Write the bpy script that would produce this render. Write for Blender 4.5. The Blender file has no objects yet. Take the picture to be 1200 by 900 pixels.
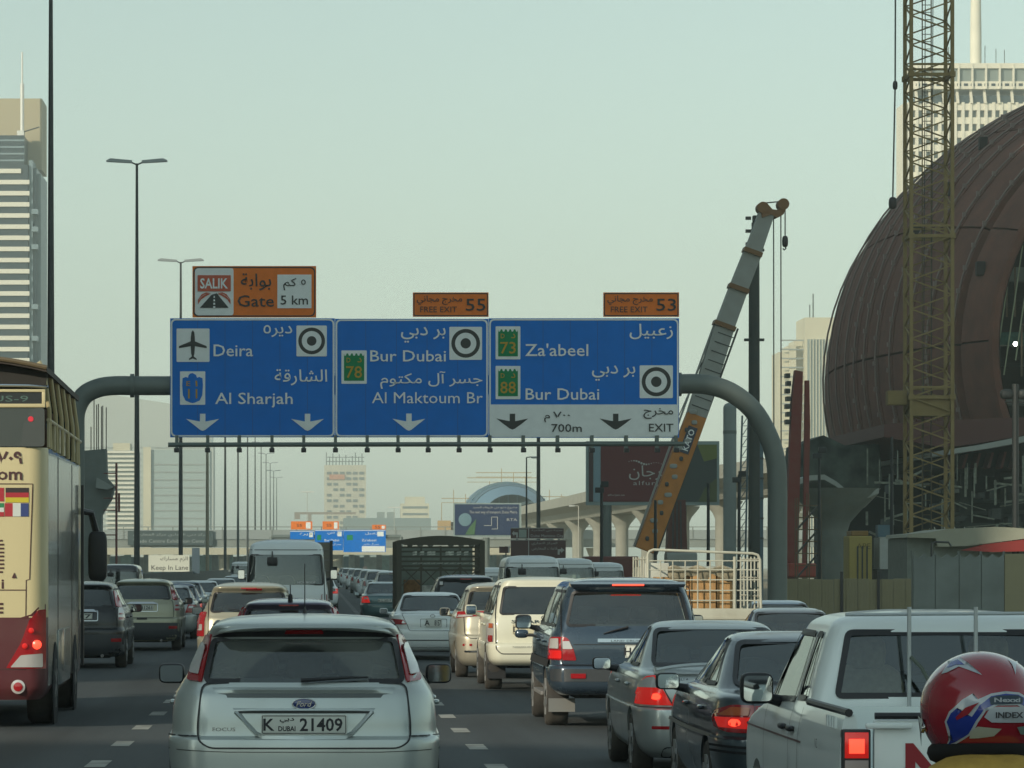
import bpy, bmesh, math, random
from mathutils import Vector, Matrix
from math import sin, cos, pi, sqrt
random.seed(7)
sc = bpy.context.scene
COL = sc.collection

# ---------------------------------------------------------------- camera, sky, sun, exposure
F = 4500.0; VX = 370.0; HY = 663.0; CH = 1.86          # focal length and principal point of the 1200 px wide photograph
cam = bpy.data.cameras.new('camera'); camo = bpy.data.objects.new('camera', cam); COL.objects.link(camo)
camo.location = (0, 0, CH); camo.rotation_euler = (pi / 2, 0, 0)
cam.sensor_width = 36; cam.lens = 135; cam.shift_x = (600 - VX) / 1200; cam.shift_y = (HY - 450) / 1200
cam.clip_start = 0.5; cam.clip_end = 20000
sc.camera = camo
SUN_EL = math.radians(21); SUN_AZ = math.radians(222)   # azimuth from +Y clockwise: behind and left of the camera
w = bpy.data.worlds.new('World'); sc.world = w; w.use_nodes = True
nt = w.node_tree; nt.nodes.clear()
sky = nt.nodes.new('ShaderNodeTexSky'); sky.sky_type = 'NISHITA'; sky.sun_disc = False
sky.sun_elevation = SUN_EL; sky.sun_rotation = SUN_AZ; sky.air_density = 1.6; sky.dust_density = 1.0; sky.ozone_density = 1.5
hs = nt.nodes.new('ShaderNodeHueSaturation'); hs.inputs['Saturation'].default_value = 0.38
tm = nt.nodes.new('ShaderNodeMix'); tm.data_type = 'RGBA'; tm.blend_type = 'MULTIPLY'; tm.inputs[0].default_value = 1
tm.inputs[7].default_value = (0.80, 0.985, 0.99, 1)
bg = nt.nodes.new('ShaderNodeBackground'); bg.inputs[1].default_value = 0.15
wo = nt.nodes.new('ShaderNodeOutputWorld')
nt.links.new(sky.outputs[0], hs.inputs['Color']); nt.links.new(hs.outputs[0], tm.inputs[6])
nt.links.new(tm.outputs[2], bg.inputs[0]); nt.links.new(bg.outputs[0], wo.inputs[0])
sl = bpy.data.lights.new('sun', 'SUN'); sl.energy = 4.2; sl.angle = math.radians(0.5); sl.color = (1.0, 0.90, 0.72)
so = bpy.data.objects.new('sun', sl); COL.objects.link(so)
SD = Vector((sin(SUN_AZ) * cos(SUN_EL), cos(SUN_AZ) * cos(SUN_EL), sin(SUN_EL)))
so.rotation_euler = (-SD).to_track_quat('-Z', 'Y').to_euler(); so.location = (-60, -60, 60)
sc.view_settings.view_transform = 'Standard'; sc.view_settings.look = 'None'; sc.view_settings.exposure = -0.17; sc.view_settings.gamma = 1
sc.render.engine = 'CYCLES'
sc.cycles.volume_bounces = 1; sc.cycles.transparent_max_bounces = 24; sc.cycles.max_bounces = 6

def W(px, py, d):                                       # photograph pixel at distance d -> place in the world
    return Vector(((px - VX) * d / F, d, CH - (py - HY) * d / F))

def gz(x, d):                                           # the carriageway dips a little ahead and falls to the right-hand kerb
    t = min(1, max(0, (d - 20) / 35)); return -.12 * t * t * (3 - 2 * t) - .02 * min(max(0, x), 14)
# ---------------------------------------------------------------- materials
MATS = {}
def mat(name, col, rough=0.6, metal=0.0, coat=0.0, emit=None, var=0.0, scale=4.0, bump=0.0, dirt=0.0, inner=False, detail=4.0, stretch=None, dcol=(0.20, 0.17, 0.12)):
    if name in MATS: return MATS[name]
    m = bpy.data.materials.new(name); m.use_nodes = True; n = m.node_tree; b = n.nodes['Principled BSDF']
    c = (*col, 1) if len(col) == 3 else col
    b.inputs['Base Color'].default_value = c; b.inputs['Roughness'].default_value = rough; b.inputs['Metallic'].default_value = metal
    b.inputs['Coat Weight'].default_value = coat; b.inputs['Coat Roughness'].default_value = 0.06
    if emit:
        b.inputs['Emission Color'].default_value = (*emit[0], 1); b.inputs['Emission Strength'].default_value = emit[1]
    out = None
    if var or bump or dirt:
        tc = n.nodes.new('ShaderNodeTexCoord'); mp = n.nodes.new('ShaderNodeMapping'); n.links.new(tc.outputs['Object'], mp.inputs[0])
        if stretch: mp.inputs['Scale'].default_value = stretch
        nz = n.nodes.new('ShaderNodeTexNoise'); nz.inputs['Scale'].default_value = scale; nz.inputs['Detail'].default_value = detail
        n.links.new(mp.outputs[0], nz.inputs['Vector'])
        if var:
            mr = n.nodes.new('ShaderNodeMapRange'); mr.inputs[1].default_value = 0.3; mr.inputs[2].default_value = 0.7
            mr.inputs[3].default_value = 1 - var; mr.inputs[4].default_value = 1 + var
            mx = n.nodes.new('ShaderNodeMix'); mx.data_type = 'RGBA'; mx.blend_type = 'MULTIPLY'; mx.inputs[0].default_value = 1
            mx.inputs[6].default_value = c; n.links.new(nz.outputs[0], mr.inputs[0]); n.links.new(mr.outputs[0], mx.inputs[7])
            out = mx.outputs[2]
        if dirt:
            n2 = n.nodes.new('ShaderNodeTexNoise'); n2.inputs['Scale'].default_value = 2.2; n2.inputs['Detail'].default_value = 8
            n.links.new(tc.outputs['Object'], n2.inputs['Vector'])
            m2 = n.nodes.new('ShaderNodeMapRange'); m2.inputs[1].default_value = 0.35; m2.inputs[2].default_value = 0.75; m2.inputs[3].default_value = dirt * .25; m2.inputs[4].default_value = dirt
            n.links.new(n2.outputs[0], m2.inputs[0])
            dx = n.nodes.new('ShaderNodeMix'); dx.data_type = 'RGBA'; dx.inputs[6].default_value = c; dx.inputs[7].default_value = (*dcol, 1)
            n.links.new(m2.outputs[0], dx.inputs[0])
            if out: n.links.new(out, dx.inputs[6])
            out = dx.outputs[2]
            rr = n.nodes.new('ShaderNodeMapRange'); rr.inputs[3].default_value = rough; rr.inputs[4].default_value = min(1, rough + dirt * 1.2)
            n.links.new(n2.outputs[0], rr.inputs[0]); n.links.new(rr.outputs[0], b.inputs['Roughness'])
        if out: n.links.new(out, b.inputs['Base Color'])
        if bump:
            bp = n.nodes.new('ShaderNodeBump'); bp.inputs['Strength'].default_value = bump; bp.inputs['Distance'].default_value = 0.02
            n.links.new(nz.outputs[0], bp.inputs['Height']); n.links.new(bp.outputs[0], b.inputs['Normal'])
    if inner:                                           # painted outside, dark trim on the inside of the same panel
        ge = n.nodes.new('ShaderNodeNewGeometry'); d = n.nodes.new('ShaderNodeBsdfDiffuse'); d.inputs[0].default_value = (0.025, 0.025, 0.027, 1)
        ms = n.nodes.new('ShaderNodeMixShader'); o = n.nodes['Material Output']
        n.links.new(ge.outputs['Backfacing'], ms.inputs[0]); n.links.new(b.outputs[0], ms.inputs[1]); n.links.new(d.outputs[0], ms.inputs[2]); n.links.new(ms.outputs[0], o.inputs[0])
    MATS[name] = m; return m
def glass(name, tint, base=0.04, dust=0.0):
    if name in MATS: return MATS[name]
    m = bpy.data.materials.new(name); m.use_nodes = True; n = m.node_tree; n.nodes.clear()
    tr = n.nodes.new('ShaderNodeBsdfTransparent'); tr.inputs[0].default_value = (*tint, 1)
    gl = n.nodes.new('ShaderNodeBsdfGlossy'); gl.inputs['Roughness'].default_value = 0.03; gl.inputs[0].default_value = (.9, .95, .95, 1)
    fr = n.nodes.new('ShaderNodeFresnel'); fr.inputs[0].default_value = 1.5
    ad = n.nodes.new('ShaderNodeMath'); ad.operation = 'ADD'; ad.inputs[1].default_value = base
    ms = n.nodes.new('ShaderNodeMixShader'); o = n.nodes.new('ShaderNodeOutputMaterial')
    n.links.new(fr.outputs[0], ad.inputs[0]); n.links.new(ad.outputs[0], ms.inputs[0]); n.links.new(tr.outputs[0], ms.inputs[1]); n.links.new(gl.outputs[0], ms.inputs[2])
    last = ms
    if dust:
        tc = n.nodes.new('ShaderNodeTexCoord'); nz = n.nodes.new('ShaderNodeTexNoise'); nz.inputs['Scale'].default_value = 5; nz.inputs['Detail'].default_value = 6
        mr = n.nodes.new('ShaderNodeMapRange'); mr.inputs[1].default_value = .3; mr.inputs[2].default_value = .8; mr.inputs[3].default_value = dust * .5; mr.inputs[4].default_value = dust * 1.3
        df = n.nodes.new('ShaderNodeBsdfDiffuse'); df.inputs[0].default_value = (.30, .32, .29, 1)
        m2 = n.nodes.new('ShaderNodeMixShader'); n.links.new(tc.outputs['Object'], nz.inputs['Vector']); n.links.new(nz.outputs[0], mr.inputs[0]); n.links.new(mr.outputs[0], m2.inputs[0])
        n.links.new(ms.outputs[0], m2.inputs[1]); n.links.new(df.outputs[0], m2.inputs[2]); last = m2
    n.links.new(last.outputs[0], o.inputs[0]); MATS[name] = m; return m

G_CAR = glass('car_glass', (.70, .80, .77), .085, .05)
G_DUSTY = glass('dusty_car_glass', (.74, .84, .81), .08, .30)
def wiped(m, px, pz, r0, r1):                            # the arc the wiper keeps clean
    n = m.node_tree; tc = n.nodes['Texture Coordinate']; mr = n.nodes['Map Range']; ms = mr.outputs[0].links[0].to_node; sp = n.nodes.new('ShaderNodeSeparateXYZ'); n.links.new(tc.outputs['Object'], sp.inputs[0])
    cx = n.nodes.new('ShaderNodeCombineXYZ'); n.links.new(sp.outputs[0], cx.inputs[0]); n.links.new(sp.outputs[2], cx.inputs[2])
    ds = n.nodes.new('ShaderNodeVectorMath'); ds.operation = 'DISTANCE'; ds.inputs[1].default_value = (px, 0, pz); n.links.new(cx.outputs[0], ds.inputs[0])
    a = n.nodes.new('ShaderNodeMapRange'); a.inputs[1].default_value = r1 - .015; a.inputs[2].default_value = r1 + .01; a.inputs[3].default_value = .25; a.inputs[4].default_value = 1; n.links.new(ds.outputs['Value'], a.inputs[0])
    mu = n.nodes.new('ShaderNodeMath'); mu.operation = 'MULTIPLY'; n.links.new(a.outputs[0], mu.inputs[0]); n.links.new(mr.outputs[0], mu.inputs[1]); n.links.new(mu.outputs[0], ms.inputs[0])
wiped(G_DUSTY, -.03, .86, 0, .43)
G_TINT = glass('tinted_car_glass', (.16, .19, .22), .07, .08)
G_DARK = glass('dark_tinted_glass', (.04, .045, .06), .07, .06)
M_BLK = mat('black_trim', (.018, .018, .02), .45)
M_RUB = mat('tyre_rubber', (.022, .022, .023), .85, var=.3, scale=9, dirt=.3)
M_RIM = mat('alloy_rim', (.35, .36, .36), .35, .8, dirt=.3)
M_STEELRIM = mat('steel_rim', (.25, .25, .25), .5, .5, dirt=.4)
M_CHR = mat('chrome', (.6, .61, .61), .15, 1.0)
M_MIR = mat('mirror_glass', (.75, .8, .8), .03, 1.0)
M_RED = mat('red_lens', (.30, .008, .012), .15, coat=.8)
M_REDON = mat('lit_brake_lens', (.45, .01, .01), .2, coat=.5, emit=((1.0, .03, .02), .35))
M_HOT = mat('lit_lamp_bulb', (.8, .05, .03), .3, emit=((1.0, .055, .025), 2.6))
M_CLR = mat('clear_lens', (.55, .52, .50), .12, .3, coat=.6)
M_AMB = mat('amber_lens', (.45, .10, .03), .2, coat=.5)
M_PLATE = mat('plate_white', (.62, .64, .58), .5, var=.06)
M_INK = mat('plate_ink', (.02, .02, .025), .5)
M_SEAT = mat('seat_fabric', (.035, .035, .04), .9, var=.2, scale=30)
M_SEATL = mat('seat_fabric_beige', (.42, .34, .22), .9, var=.15, scale=30)
M_UNDER = mat('underbody', (.012, .012, .012), .9)

# ---------------------------------------------------------------- object helpers
def link(o, parent=None):
    COL.objects.link(o)
    if parent: o.parent = parent
    return o
def tag(o, label=None, cat=None, group=None, kind=None):
    if label: o['label'] = label
    if cat: o['category'] = cat
    if group: o['group'] = group
    if kind: o['kind'] = kind
    return o
def empty(name, loc, label, cat, group=None, rz=0):
    o = bpy.data.objects.new(name, None); o.location = loc; o.rotation_euler = (0, 0, rz); o.empty_display_size = .3
    link(o); return tag(o, label, cat, group)
def meshobj(name, verts, faces, m, parent=None, smooth=False, ang=35, mi=None):
    me = bpy.data.meshes.new(name); me.from_pydata([tuple(v) for v in verts], [], faces)
    for x in (m if isinstance(m, (list, tuple)) else [m]): me.materials.append(x)
    if mi: me.polygons.foreach_set('material_index', mi)
    if smooth:
        me.polygons.foreach_set('use_smooth', [True] * len(me.polygons)); me.set_sharp_from_angle(angle=math.radians(ang))
    me.update(); return link(bpy.data.objects.new(name, me), parent)
class MB:
    def __init__(s): s.v = []; s.f = []
    def add(s, vs, fs):
        k = len(s.v); s.v += [Vector(x) for x in vs]; s.f += [tuple(i + k for i in f) for f in fs]; return s
    def box(s, x0, x1, y0, y1, z0, z1, b=0):
        if b:
            bm = bmesh.new(); bmesh.ops.create_cube(bm, size=1, matrix=Matrix.Translation(((x0 + x1) / 2, (y0 + y1) / 2, (z0 + z1) / 2)) @ Matrix.Diagonal((x1 - x0, y1 - y0, z1 - z0, 1)))
            bmesh.ops.bevel(bm, geom=bm.edges[:], offset=b, segments=2, affect='EDGES', profile=.6)
            bm.verts.index_update(); s.add([v.co.copy() for v in bm.verts], [[v.index for v in f.verts] for f in bm.faces]); bm.free(); return s
        return s.add([(x0, y0, z0), (x1, y0, z0), (x1, y1, z0), (x0, y1, z0), (x0, y0, z1), (x1, y0, z1), (x1, y1, z1), (x0, y1, z1)],
                     [(3, 2, 1, 0), (4, 5, 6, 7), (0, 1, 5, 4), (1, 2, 6, 5), (2, 3, 7, 6), (3, 0, 4, 7)])
    def tube(s, pts, r, n=8, caps=True, sq=False):
        pts = [Vector(p) for p in pts]; rs = r if isinstance(r, (list, tuple)) else [r] * len(pts)
        vs = []; fs = []; up = None
        for i, p in enumerate(pts):
            a = pts[max(0, i - 1)]; b = pts[min(len(pts) - 1, i + 1)]; t = (b - a).normalized()
            if up is None: up = Vector((0, 0, 1)) if abs(t.z) < .9 else Vector((0, 1, 0))
            s1 = t.cross(up).normalized(); s2 = s1.cross(t).normalized(); up = s2
            for k in range(n):
                an = 2 * pi * (k + (.5 if sq else 0)) / n; vs.append(p + (s1 * cos(an) + s2 * sin(an)) * rs[i])
        for i in range(len(pts) - 1):
            for k in range(n):
                k2 = (k + 1) % n; fs.append((i * n + k, i * n + k2, (i + 1) * n + k2, (i + 1) * n + k))
        if caps: fs.append(tuple(range(n))[::-1]); fs.append(tuple(range((len(pts) - 1) * n, len(pts) * n)))
        return s.add(vs, fs)
    def bar(s, a, b, r): return s.tube([a, b], r * 1.2, 4, True, True)
    def lathe(s, prof, c=(0, 0, 0), n=24, ax='z'):      # prof: (radius, height along the axis)
        vs = []; fs = []; c = Vector(c)
        for r, h in prof:
            for k in range(n):
                a = 2 * pi * k / n; p = {'z': (r * cos(a), r * sin(a), h), 'x': (h, r * cos(a), r * sin(a)), 'y': (r * sin(a), h, r * cos(a))}[ax]
                vs.append(c + Vector(p))
        for i in range(len(prof) - 1):
            for k in range(n): fs.append((i * n + k, i * n + (k + 1) % n, (i + 1) * n + (k + 1) % n, (i + 1) * n + k))
        fs.append(tuple(range(n))[::-1]); fs.append(tuple(range((len(prof) - 1) * n, len(prof) * n)))
        return s.add(vs, fs)
    def blob(s, c, r, e=3.0, n=14, mth=8):
        vs = []; fs = []
        pw = lambda t: math.copysign(abs(t) ** (2 / e), t)
        for i in range(mth + 1):
            th = -pi / 2 + pi * i / mth
            for k in range(n):
                ph = 2 * pi * k / n
                vs.append((c[0] + r[0] * pw(cos(th)) * pw(cos(ph)), c[1] + r[1] * pw(cos(th)) * pw(sin(ph)), c[2] + r[2] * pw(sin(th))))
        for i in range(mth):
            for k in range(n): fs.append((i * n + k, i * n + (k + 1) % n, (i + 1) * n + (k + 1) % n, (i + 1) * n + k))
        return s.add(vs, fs)
    def prism(s, poly, y0, y1):                          # poly in (x, z), extruded along y
        n = len(poly); ar = sum(poly[i][0] * poly[(i + 1) % n][1] - poly[(i + 1) % n][0] * poly[i][1] for i in range(n))
        if ar < 0: poly = poly[::-1]
        vs = [(x, y0, z) for x, z in poly] + [(x, y1, z) for x, z in poly]
        return s.add(vs, [tuple(range(n)), tuple(range(2 * n - 1, n - 1, -1))] + [(i, i + n, (i + 1) % n + n, (i + 1) % n) for i in range(n)])
    def prismx(s, poly, x0, x1):                         # poly in (y, z), extruded along x
        k = len(s.v); s.prism(poly, 0, 1)
        for i in range(k, len(s.v)): a = s.v[i]; s.v[i] = Vector((x0 + (x1 - x0) * a.y, a.x, a.z))
        return s
    def build(s, name, m, parent=None, smooth=False, ang=35):
        o = meshobj(name, s.v, s.f, m, parent, smooth, ang)
        bm = bmesh.new(); bm.from_mesh(o.data); bmesh.ops.recalc_face_normals(bm, faces=bm.faces[:]); bm.to_mesh(o.data); bm.free()
        return o
def box(name, x0, x1, y0, y1, z0, z1, m, parent=None, b=0):
    return MB().box(x0, x1, y0, y1, z0, z1, b).build(name, m, parent, smooth=b > 0, ang=40)
def rnd(poly, r, n=4):                                   # round the corners of an outline
    out = []; N = len(poly)
    for i in range(N):
        p = Vector(poly[i][:2]); a = Vector(poly[i - 1][:2]); b = Vector(poly[(i + 1) % N][:2]); rr = poly[i][2] if len(poly[i]) > 2 else r
        la = (a - p).length; lb = (b - p).length; d = min(rr, la * .45, lb * .45)
        if d < 1e-4: out.append((p.x, p.y)); continue
        p1 = p + (a - p) * d / la; p2 = p + (b - p) * d / lb
        for k in range(n + 1):
            t = k / n; q = p1 * (1 - t) ** 2 + p * 2 * t * (1 - t) + p2 * t * t; out.append((q.x, q.y))
    return out

# ---------------------------------------------------------------- lettering
AR = {'ا': (0xFE8D, 2), 'ب': (0xFE8F, 4), 'ة': (0xFE93, 2), 'ت': (0xFE95, 4), 'ج': (0xFE9D, 4), 'ح': (0xFEA1, 4), 'خ': (0xFEA5, 4), 'د': (0xFEA9, 2), 'ر': (0xFEAD, 2),
      'ز': (0xFEAF, 2), 'س': (0xFEB1, 4), 'ش': (0xFEB5, 4), 'ع': (0xFEC9, 4), 'ف': (0xFED1, 4), 'ق': (0xFED5, 4), 'ك': (0xFED9, 4), 'ل': (0xFEDD, 4), 'م': (0xFEE1, 4),
      'ن': (0xFEE5, 4), 'ه': (0xFEE9, 4), 'و': (0xFEED, 2), 'ي': (0xFEF1, 4), 'آ': (0xFE81, 2)}
def arab(t):
    out = []
    for i, ch in enumerate(t):
        if ch not in AR: out.append(ch); continue
        b, n = AR[ch]; pj = i > 0 and t[i - 1] in AR and AR[t[i - 1]][1] == 4; nj = n == 4 and i + 1 < len(t) and t[i + 1] in AR
        if ch == 'ه' and not pj and not nj: out.append('٥'); continue
        out.append(chr(b + (3 if pj and nj else 1 if pj else 2 if nj else 0)))
    s = ''.join(out)[::-1]; res = ''; dg = ''
    for ch in s:
        if ch in '٠١٢٣٤٥٦٧٨٩': dg = ch + dg
        else: res += dg + ch; dg = ''
    return res + dg
TEXTS = []
def text(s, m, parent, x, y, z, h, wid=None, align='CENTER', rx=pi / 2, rz=0, depth=.004, bold=0.0, ar=False, name='lettering', shear=0.0, track=1.0, spin=0.0):
    """flat print standing in the x-z plane of its parent, facing -y; h = cap height, wid = wanted width"""
    c = bpy.data.curves.new(name, 'FONT'); c.body = arab(s) if ar else s; c.size = 1; c.resolution_u = 2; c.extrude = 0; c.offset = bold; c.shear = shear; c.space_character = track
    c.align_x = 'LEFT'; c.materials.append(m)
    o = bpy.data.objects.new(name, c); link(o, parent)
    TEXTS.append((o, x, y, z, h, wid, align, rx, rz, spin, ar)); return o
def finish_texts():
    bpy.context.view_layer.update(); dg = bpy.context.evaluated_depsgraph_get()
    for o, x, y, z, h, wid, align, rx, rz, spin, ar in TEXTS:
        me = bpy.data.meshes.new_from_object(o.evaluated_get(dg)); par = o.parent; nm = o.name.split('.')[0]; ms = list(o.data.materials)
        xs = [v.co.x for v in me.vertices]; ys = [v.co.y for v in me.vertices]
        bpy.data.objects.remove(o)
        if not xs: continue
        x0, x1, y0, y1 = min(xs), max(xs), min(ys), max(ys)
        sy = h / (y1 - y0) if ar else h / 0.70
        sx = wid / (x1 - x0) if wid else sy
        ox = {'CENTER': (x0 + x1) / 2, 'LEFT': x0, 'RIGHT': x1}[align]; oy = (y0 + y1) / 2 if ar else 0.35
        for v in me.vertices: v.co = Vector(((v.co.x - ox) * sx, (v.co.y - oy) * sy, 0))
        me.transform(Matrix.Translation((x, y, z)) @ Matrix.Rotation(rz, 4, 'Z') @ Matrix.Rotation(-spin, 4, 'Y') @ Matrix.Rotation(rx, 4, 'X'))
        if not me.materials: me.materials.append(ms[0])
        q = link(bpy.data.objects.new(nm, me), par)
# ---------------------------------------------------------------- vehicles: body as a stack of plan outlines
class Shape:
    """rows: (z, half width, y rear, y front, rear corner width, rear corner length)"""
    def __init__(s, rows, L, taper=.05, bow=.03, sub=3):
        s.L = L; s.tp = taper; s.bow = bow; R = []
        n = len(rows)
        for i in range(n - 1):
            p0 = rows[max(0, i - 1)]; p1 = rows[i]; p2 = rows[i + 1]; p3 = rows[min(n - 1, i + 2)]
            for k in range(sub):
                t = k / sub; q = []
                for a, b, c, d in zip(p0, p1, p2, p3):
                    v = .5 * ((2 * b) + (c - a) * t + (2 * a - 5 * b + 4 * c - d) * t * t + (-a + 3 * b - 3 * c + d) * t ** 3)
                    q.append(min(max(v, min(b, c)), max(b, c)))
                R.append(q)
        R.append(list(rows[-1])); s.R = R
    def ev(s, z):
        R = s.R
        if z <= R[0][0]: return R[0]
        for i in range(len(R) - 1):
            if z <= R[i + 1][0]:
                d = R[i + 1][0] - R[i][0]; t = (z - R[i][0]) / d if d > 1e-6 else 0
                return [a + (b - a) * t for a, b in zip(R[i], R[i + 1])]
        return R[-1]
    def tf(s, y): return 1 - s.tp * ((y - s.L / 2) / (s.L / 2)) ** 2
    def cl(s, r):
        z, w, yr, yf, rw, rl = r; rl = min(rl, (yf - yr) * .4); rw = min(rw, w * .9); fl = min(.35, (yf - yr) * .35); fw = min(.35, w * .7); return z, w, yr, yf, rw, rl, fw, fl
    def rear_y(s, x, z):
        z, w, yr, yf, rw, rl, fw, fl = s.cl(s.ev(z)); x = abs(x); y = yr
        for _ in range(3):
            X = min(x / s.tf(y), w * .9995)
            if X < w - rw: y = yr + s.bow * (X / w) ** 2
            else: y = yr + s.bow * ((w - rw) / w) ** 2 + rl * (1 - sqrt(max(0, 1 - ((X - w + rw) / rw) ** 2)))
        return y
    def side_x(s, y, z):
        z, w, yr, yf, rw, rl, fw, fl = s.cl(s.ev(z)); b = yr + s.bow * ((w - rw) / w) ** 2; X = w
        if y < b + rl: X = w - rw + rw * sqrt(max(0, 1 - (1 - max(0, y - b) / rl) ** 2))
        elif y > yf - fl: X = w - fw + fw * sqrt(max(0, 1 - ((y - yf + fl) / fl) ** 2)) if y < yf else w - fw
        return X * s.tf(y)
    def front_y(s, x, z):
        z, w, yr, yf, rw, rl, fw, fl = s.cl(s.ev(z)); x = abs(x); y = yf
        for _ in range(2):
            X = min(x / s.tf(y), w * .9995); y = yf if X < w - fw else yf - fl * (1 - sqrt(max(0, 1 - ((X - w + fw) / fw) ** 2)))
        return y
    def ring(s, r, q):
        z, w, yr, yf, rw, rl, fw, fl = s.cl(r); P = []
        nr, nc, ns, nf = q; b = s.bow * ((w - rw) / w) ** 2
        for i in range(nr): x = (w - rw) * i / nr; P.append((x, yr + s.bow * (x / w) ** 2))
        for i in range(nc): a = pi / 2 * i / nc; P.append((w - rw + rw * sin(a), yr + b + rl * (1 - cos(a))))
        y0 = yr + b + rl; y1 = yf - fl
        for i in range(ns): P.append((w, y0 + (y1 - y0) * i / ns))
        for i in range(nc): a = pi / 2 * i / nc; P.append((w - fw + fw * cos(a), y1 + fl * sin(a)))
        for i in range(nf + 1): P.append(((w - fw) * (1 - i / nf), yf))
        P = [(x * s.tf(y), y, z) for x, y in P]
        return P + [(-x, y, z) for x, y, z in P[-2:0:-1]]
    def mesh(s, q=(5, 6, 14, 3)):
        V = []; Fc = []
        for r in s.R: ring = s.ring(r, q); n = len(ring); V += ring
        for i in range(len(s.R) - 1):
            for k in range(n): Fc.append((i * n + k, i * n + (k + 1) % n, (i + 1) * n + (k + 1) % n, (i + 1) * n + k))
        # bottom and roof caps as strips between mirrored points
        for base, flip in ((0, 1), ((len(s.R) - 1) * n, 0)):
            h = n // 2
            for k in range(h):
                a, b = k, k + 1; c, d = (n - k - 1) % n, (n - k) % n
                if k == 0: f = (base, base + 1, base + n - 1)
                elif b == c: f = (base + a, base + b, base + d)
                else: f = (base + a, base + b, base + c, base + d)
                Fc.append(tuple(f[::-1]) if flip else tuple(f))
        return V, Fc
    def at(s, mode, a, z, off=0.0):
        def P(a, z):
            if mode == 'rear': return Vector((a, s.rear_y(a, z), z))
            if mode == 'front': return Vector((a, s.front_y(a, z), z))
            return Vector((s.side_x(a, z) * (1 if mode == 'right' else -1), a, z))
        p = P(a, z)
        if off:
            e = .006; du = P(a + e, z) - P(a - e, z); dv = P(a, z + e) - P(a, z - e); n = du.cross(dv)
            n = n.normalized() if n.length > 1e-9 else Vector((0, -1, 0))
            ref = {'rear': Vector((0, -1, .2)), 'front': Vector((0, 1, .2)), 'left': Vector((-1, 0, 0)), 'right': Vector((1, 0, 0))}[mode]
            if n.dot(ref) < 0: n = -n
            p = p + n * off
        return p
def patch(S, name, m, parent, outline, mode='rear', off=.006, thick=.012, step=.09, smooth=True):
    bm = bmesh.new(); vs = [bm.verts.new((a, z, 0)) for a, z in outline]; bm.faces.new(vs)
    for ax in (0, 1):
        lo = min(p[ax] for p in outline); hi = max(p[ax] for p in outline); n = max(1, int((hi - lo) / step))
        for i in range(1, n):
            co = [0, 0, 0]; co[ax] = lo + (hi - lo) * i / n; no = [0, 0, 0]; no[ax] = 1
            bmesh.ops.bisect_plane(bm, geom=bm.verts[:] + bm.edges[:] + bm.faces[:], plane_co=co, plane_no=no)
    if thick:
        ed = [e for e in bm.edges if e.is_boundary]; r = bmesh.ops.extrude_edge_only(bm, edges=ed)
        for g in r['geom']:
            if isinstance(g, bmesh.types.BMVert): g.co.z = -1
    for v in bm.verts: v.co = S.at(mode, v.co.x, v.co.y, off - (thick if v.co.z < -.5 else 0))
    bmesh.ops.recalc_face_normals(bm, faces=bm.faces[:])
    big = max(bm.faces, key=lambda f: f.calc_area()); ref = {'rear': Vector((0, -1, .2)), 'front': Vector((0, 1, .2)), 'left': Vector((-1, 0, 0)), 'right': Vector((1, 0, 0))}[mode]
    if big.normal.dot(ref) < 0: bmesh.ops.reverse_faces(bm, faces=bm.faces[:])
    me = bpy.data.meshes.new(name); bm.to_mesh(me); bm.free(); me.materials.append(m)
    if smooth: me.polygons.foreach_set('use_smooth', [True] * len(me.polygons)); me.set_sharp_from_angle(angle=.7)
    return link(bpy.data.objects.new(name, me), parent)
def band(S, name, m, parent, inner, outer, mode='rear', off=.004, closed=True):
    n = len(inner); V = [S.at(mode, a, z, off) for a, z in inner] + [S.at(mode, a, z, off) for a, z in outer]
    Fc = [(i, (i + 1) % n, (i + 1) % n + n, i + n) for i in range(n if closed else n - 1)]
    return meshobj(name, V, Fc, m, parent, False)
def grow(poly, d):
    c = [sum(p[0] for p in poly) / len(poly), sum(p[1] for p in poly) / len(poly)]; out = []; N = len(poly)
    ar = sum(poly[i][0] * poly[(i + 1) % N][1] - poly[(i + 1) % N][0] * poly[i][1] for i in range(N)); sg = 1 if ar > 0 else -1
    for i in range(N):
        a = Vector(poly[i - 1]); b = Vector(poly[(i + 1) % N]); t = (b - a)
        t = t.normalized() if t.length > 1e-9 else Vector((1, 0)); out.append((poly[i][0] + t.y * d * sg, poly[i][1] - t.x * d * sg))
    return out
def seam(S, parent, pts, mode='rear', wd=.010, m=None, name='panel_gap', off=.007, closed=False, step=.08):
    P = []
    seq = list(pts) + ([pts[0]] if closed else [])
    for a, b in zip(seq[:-1], seq[1:]):
        L = math.dist(a, b); n = max(1, int(L / step))
        for i in range(n): P.append((a[0] + (b[0] - a[0]) * i / n, a[1] + (b[1] - a[1]) * i / n))
    P.append(seq[-1]); A = []; B = []
    for i, p in enumerate(P):
        a = Vector(P[max(0, i - 1)]); b = Vector(P[min(len(P) - 1, i + 1)]); t = (b - a).normalized(); n = Vector((-t.y, t.x)) * wd / 2
        A.append((p[0] + n.x, p[1] + n.y)); B.append((p[0] - n.x, p[1] - n.y))
    return band(S, name, m or M_BLK, parent, A, B, mode, off, False)
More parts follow.
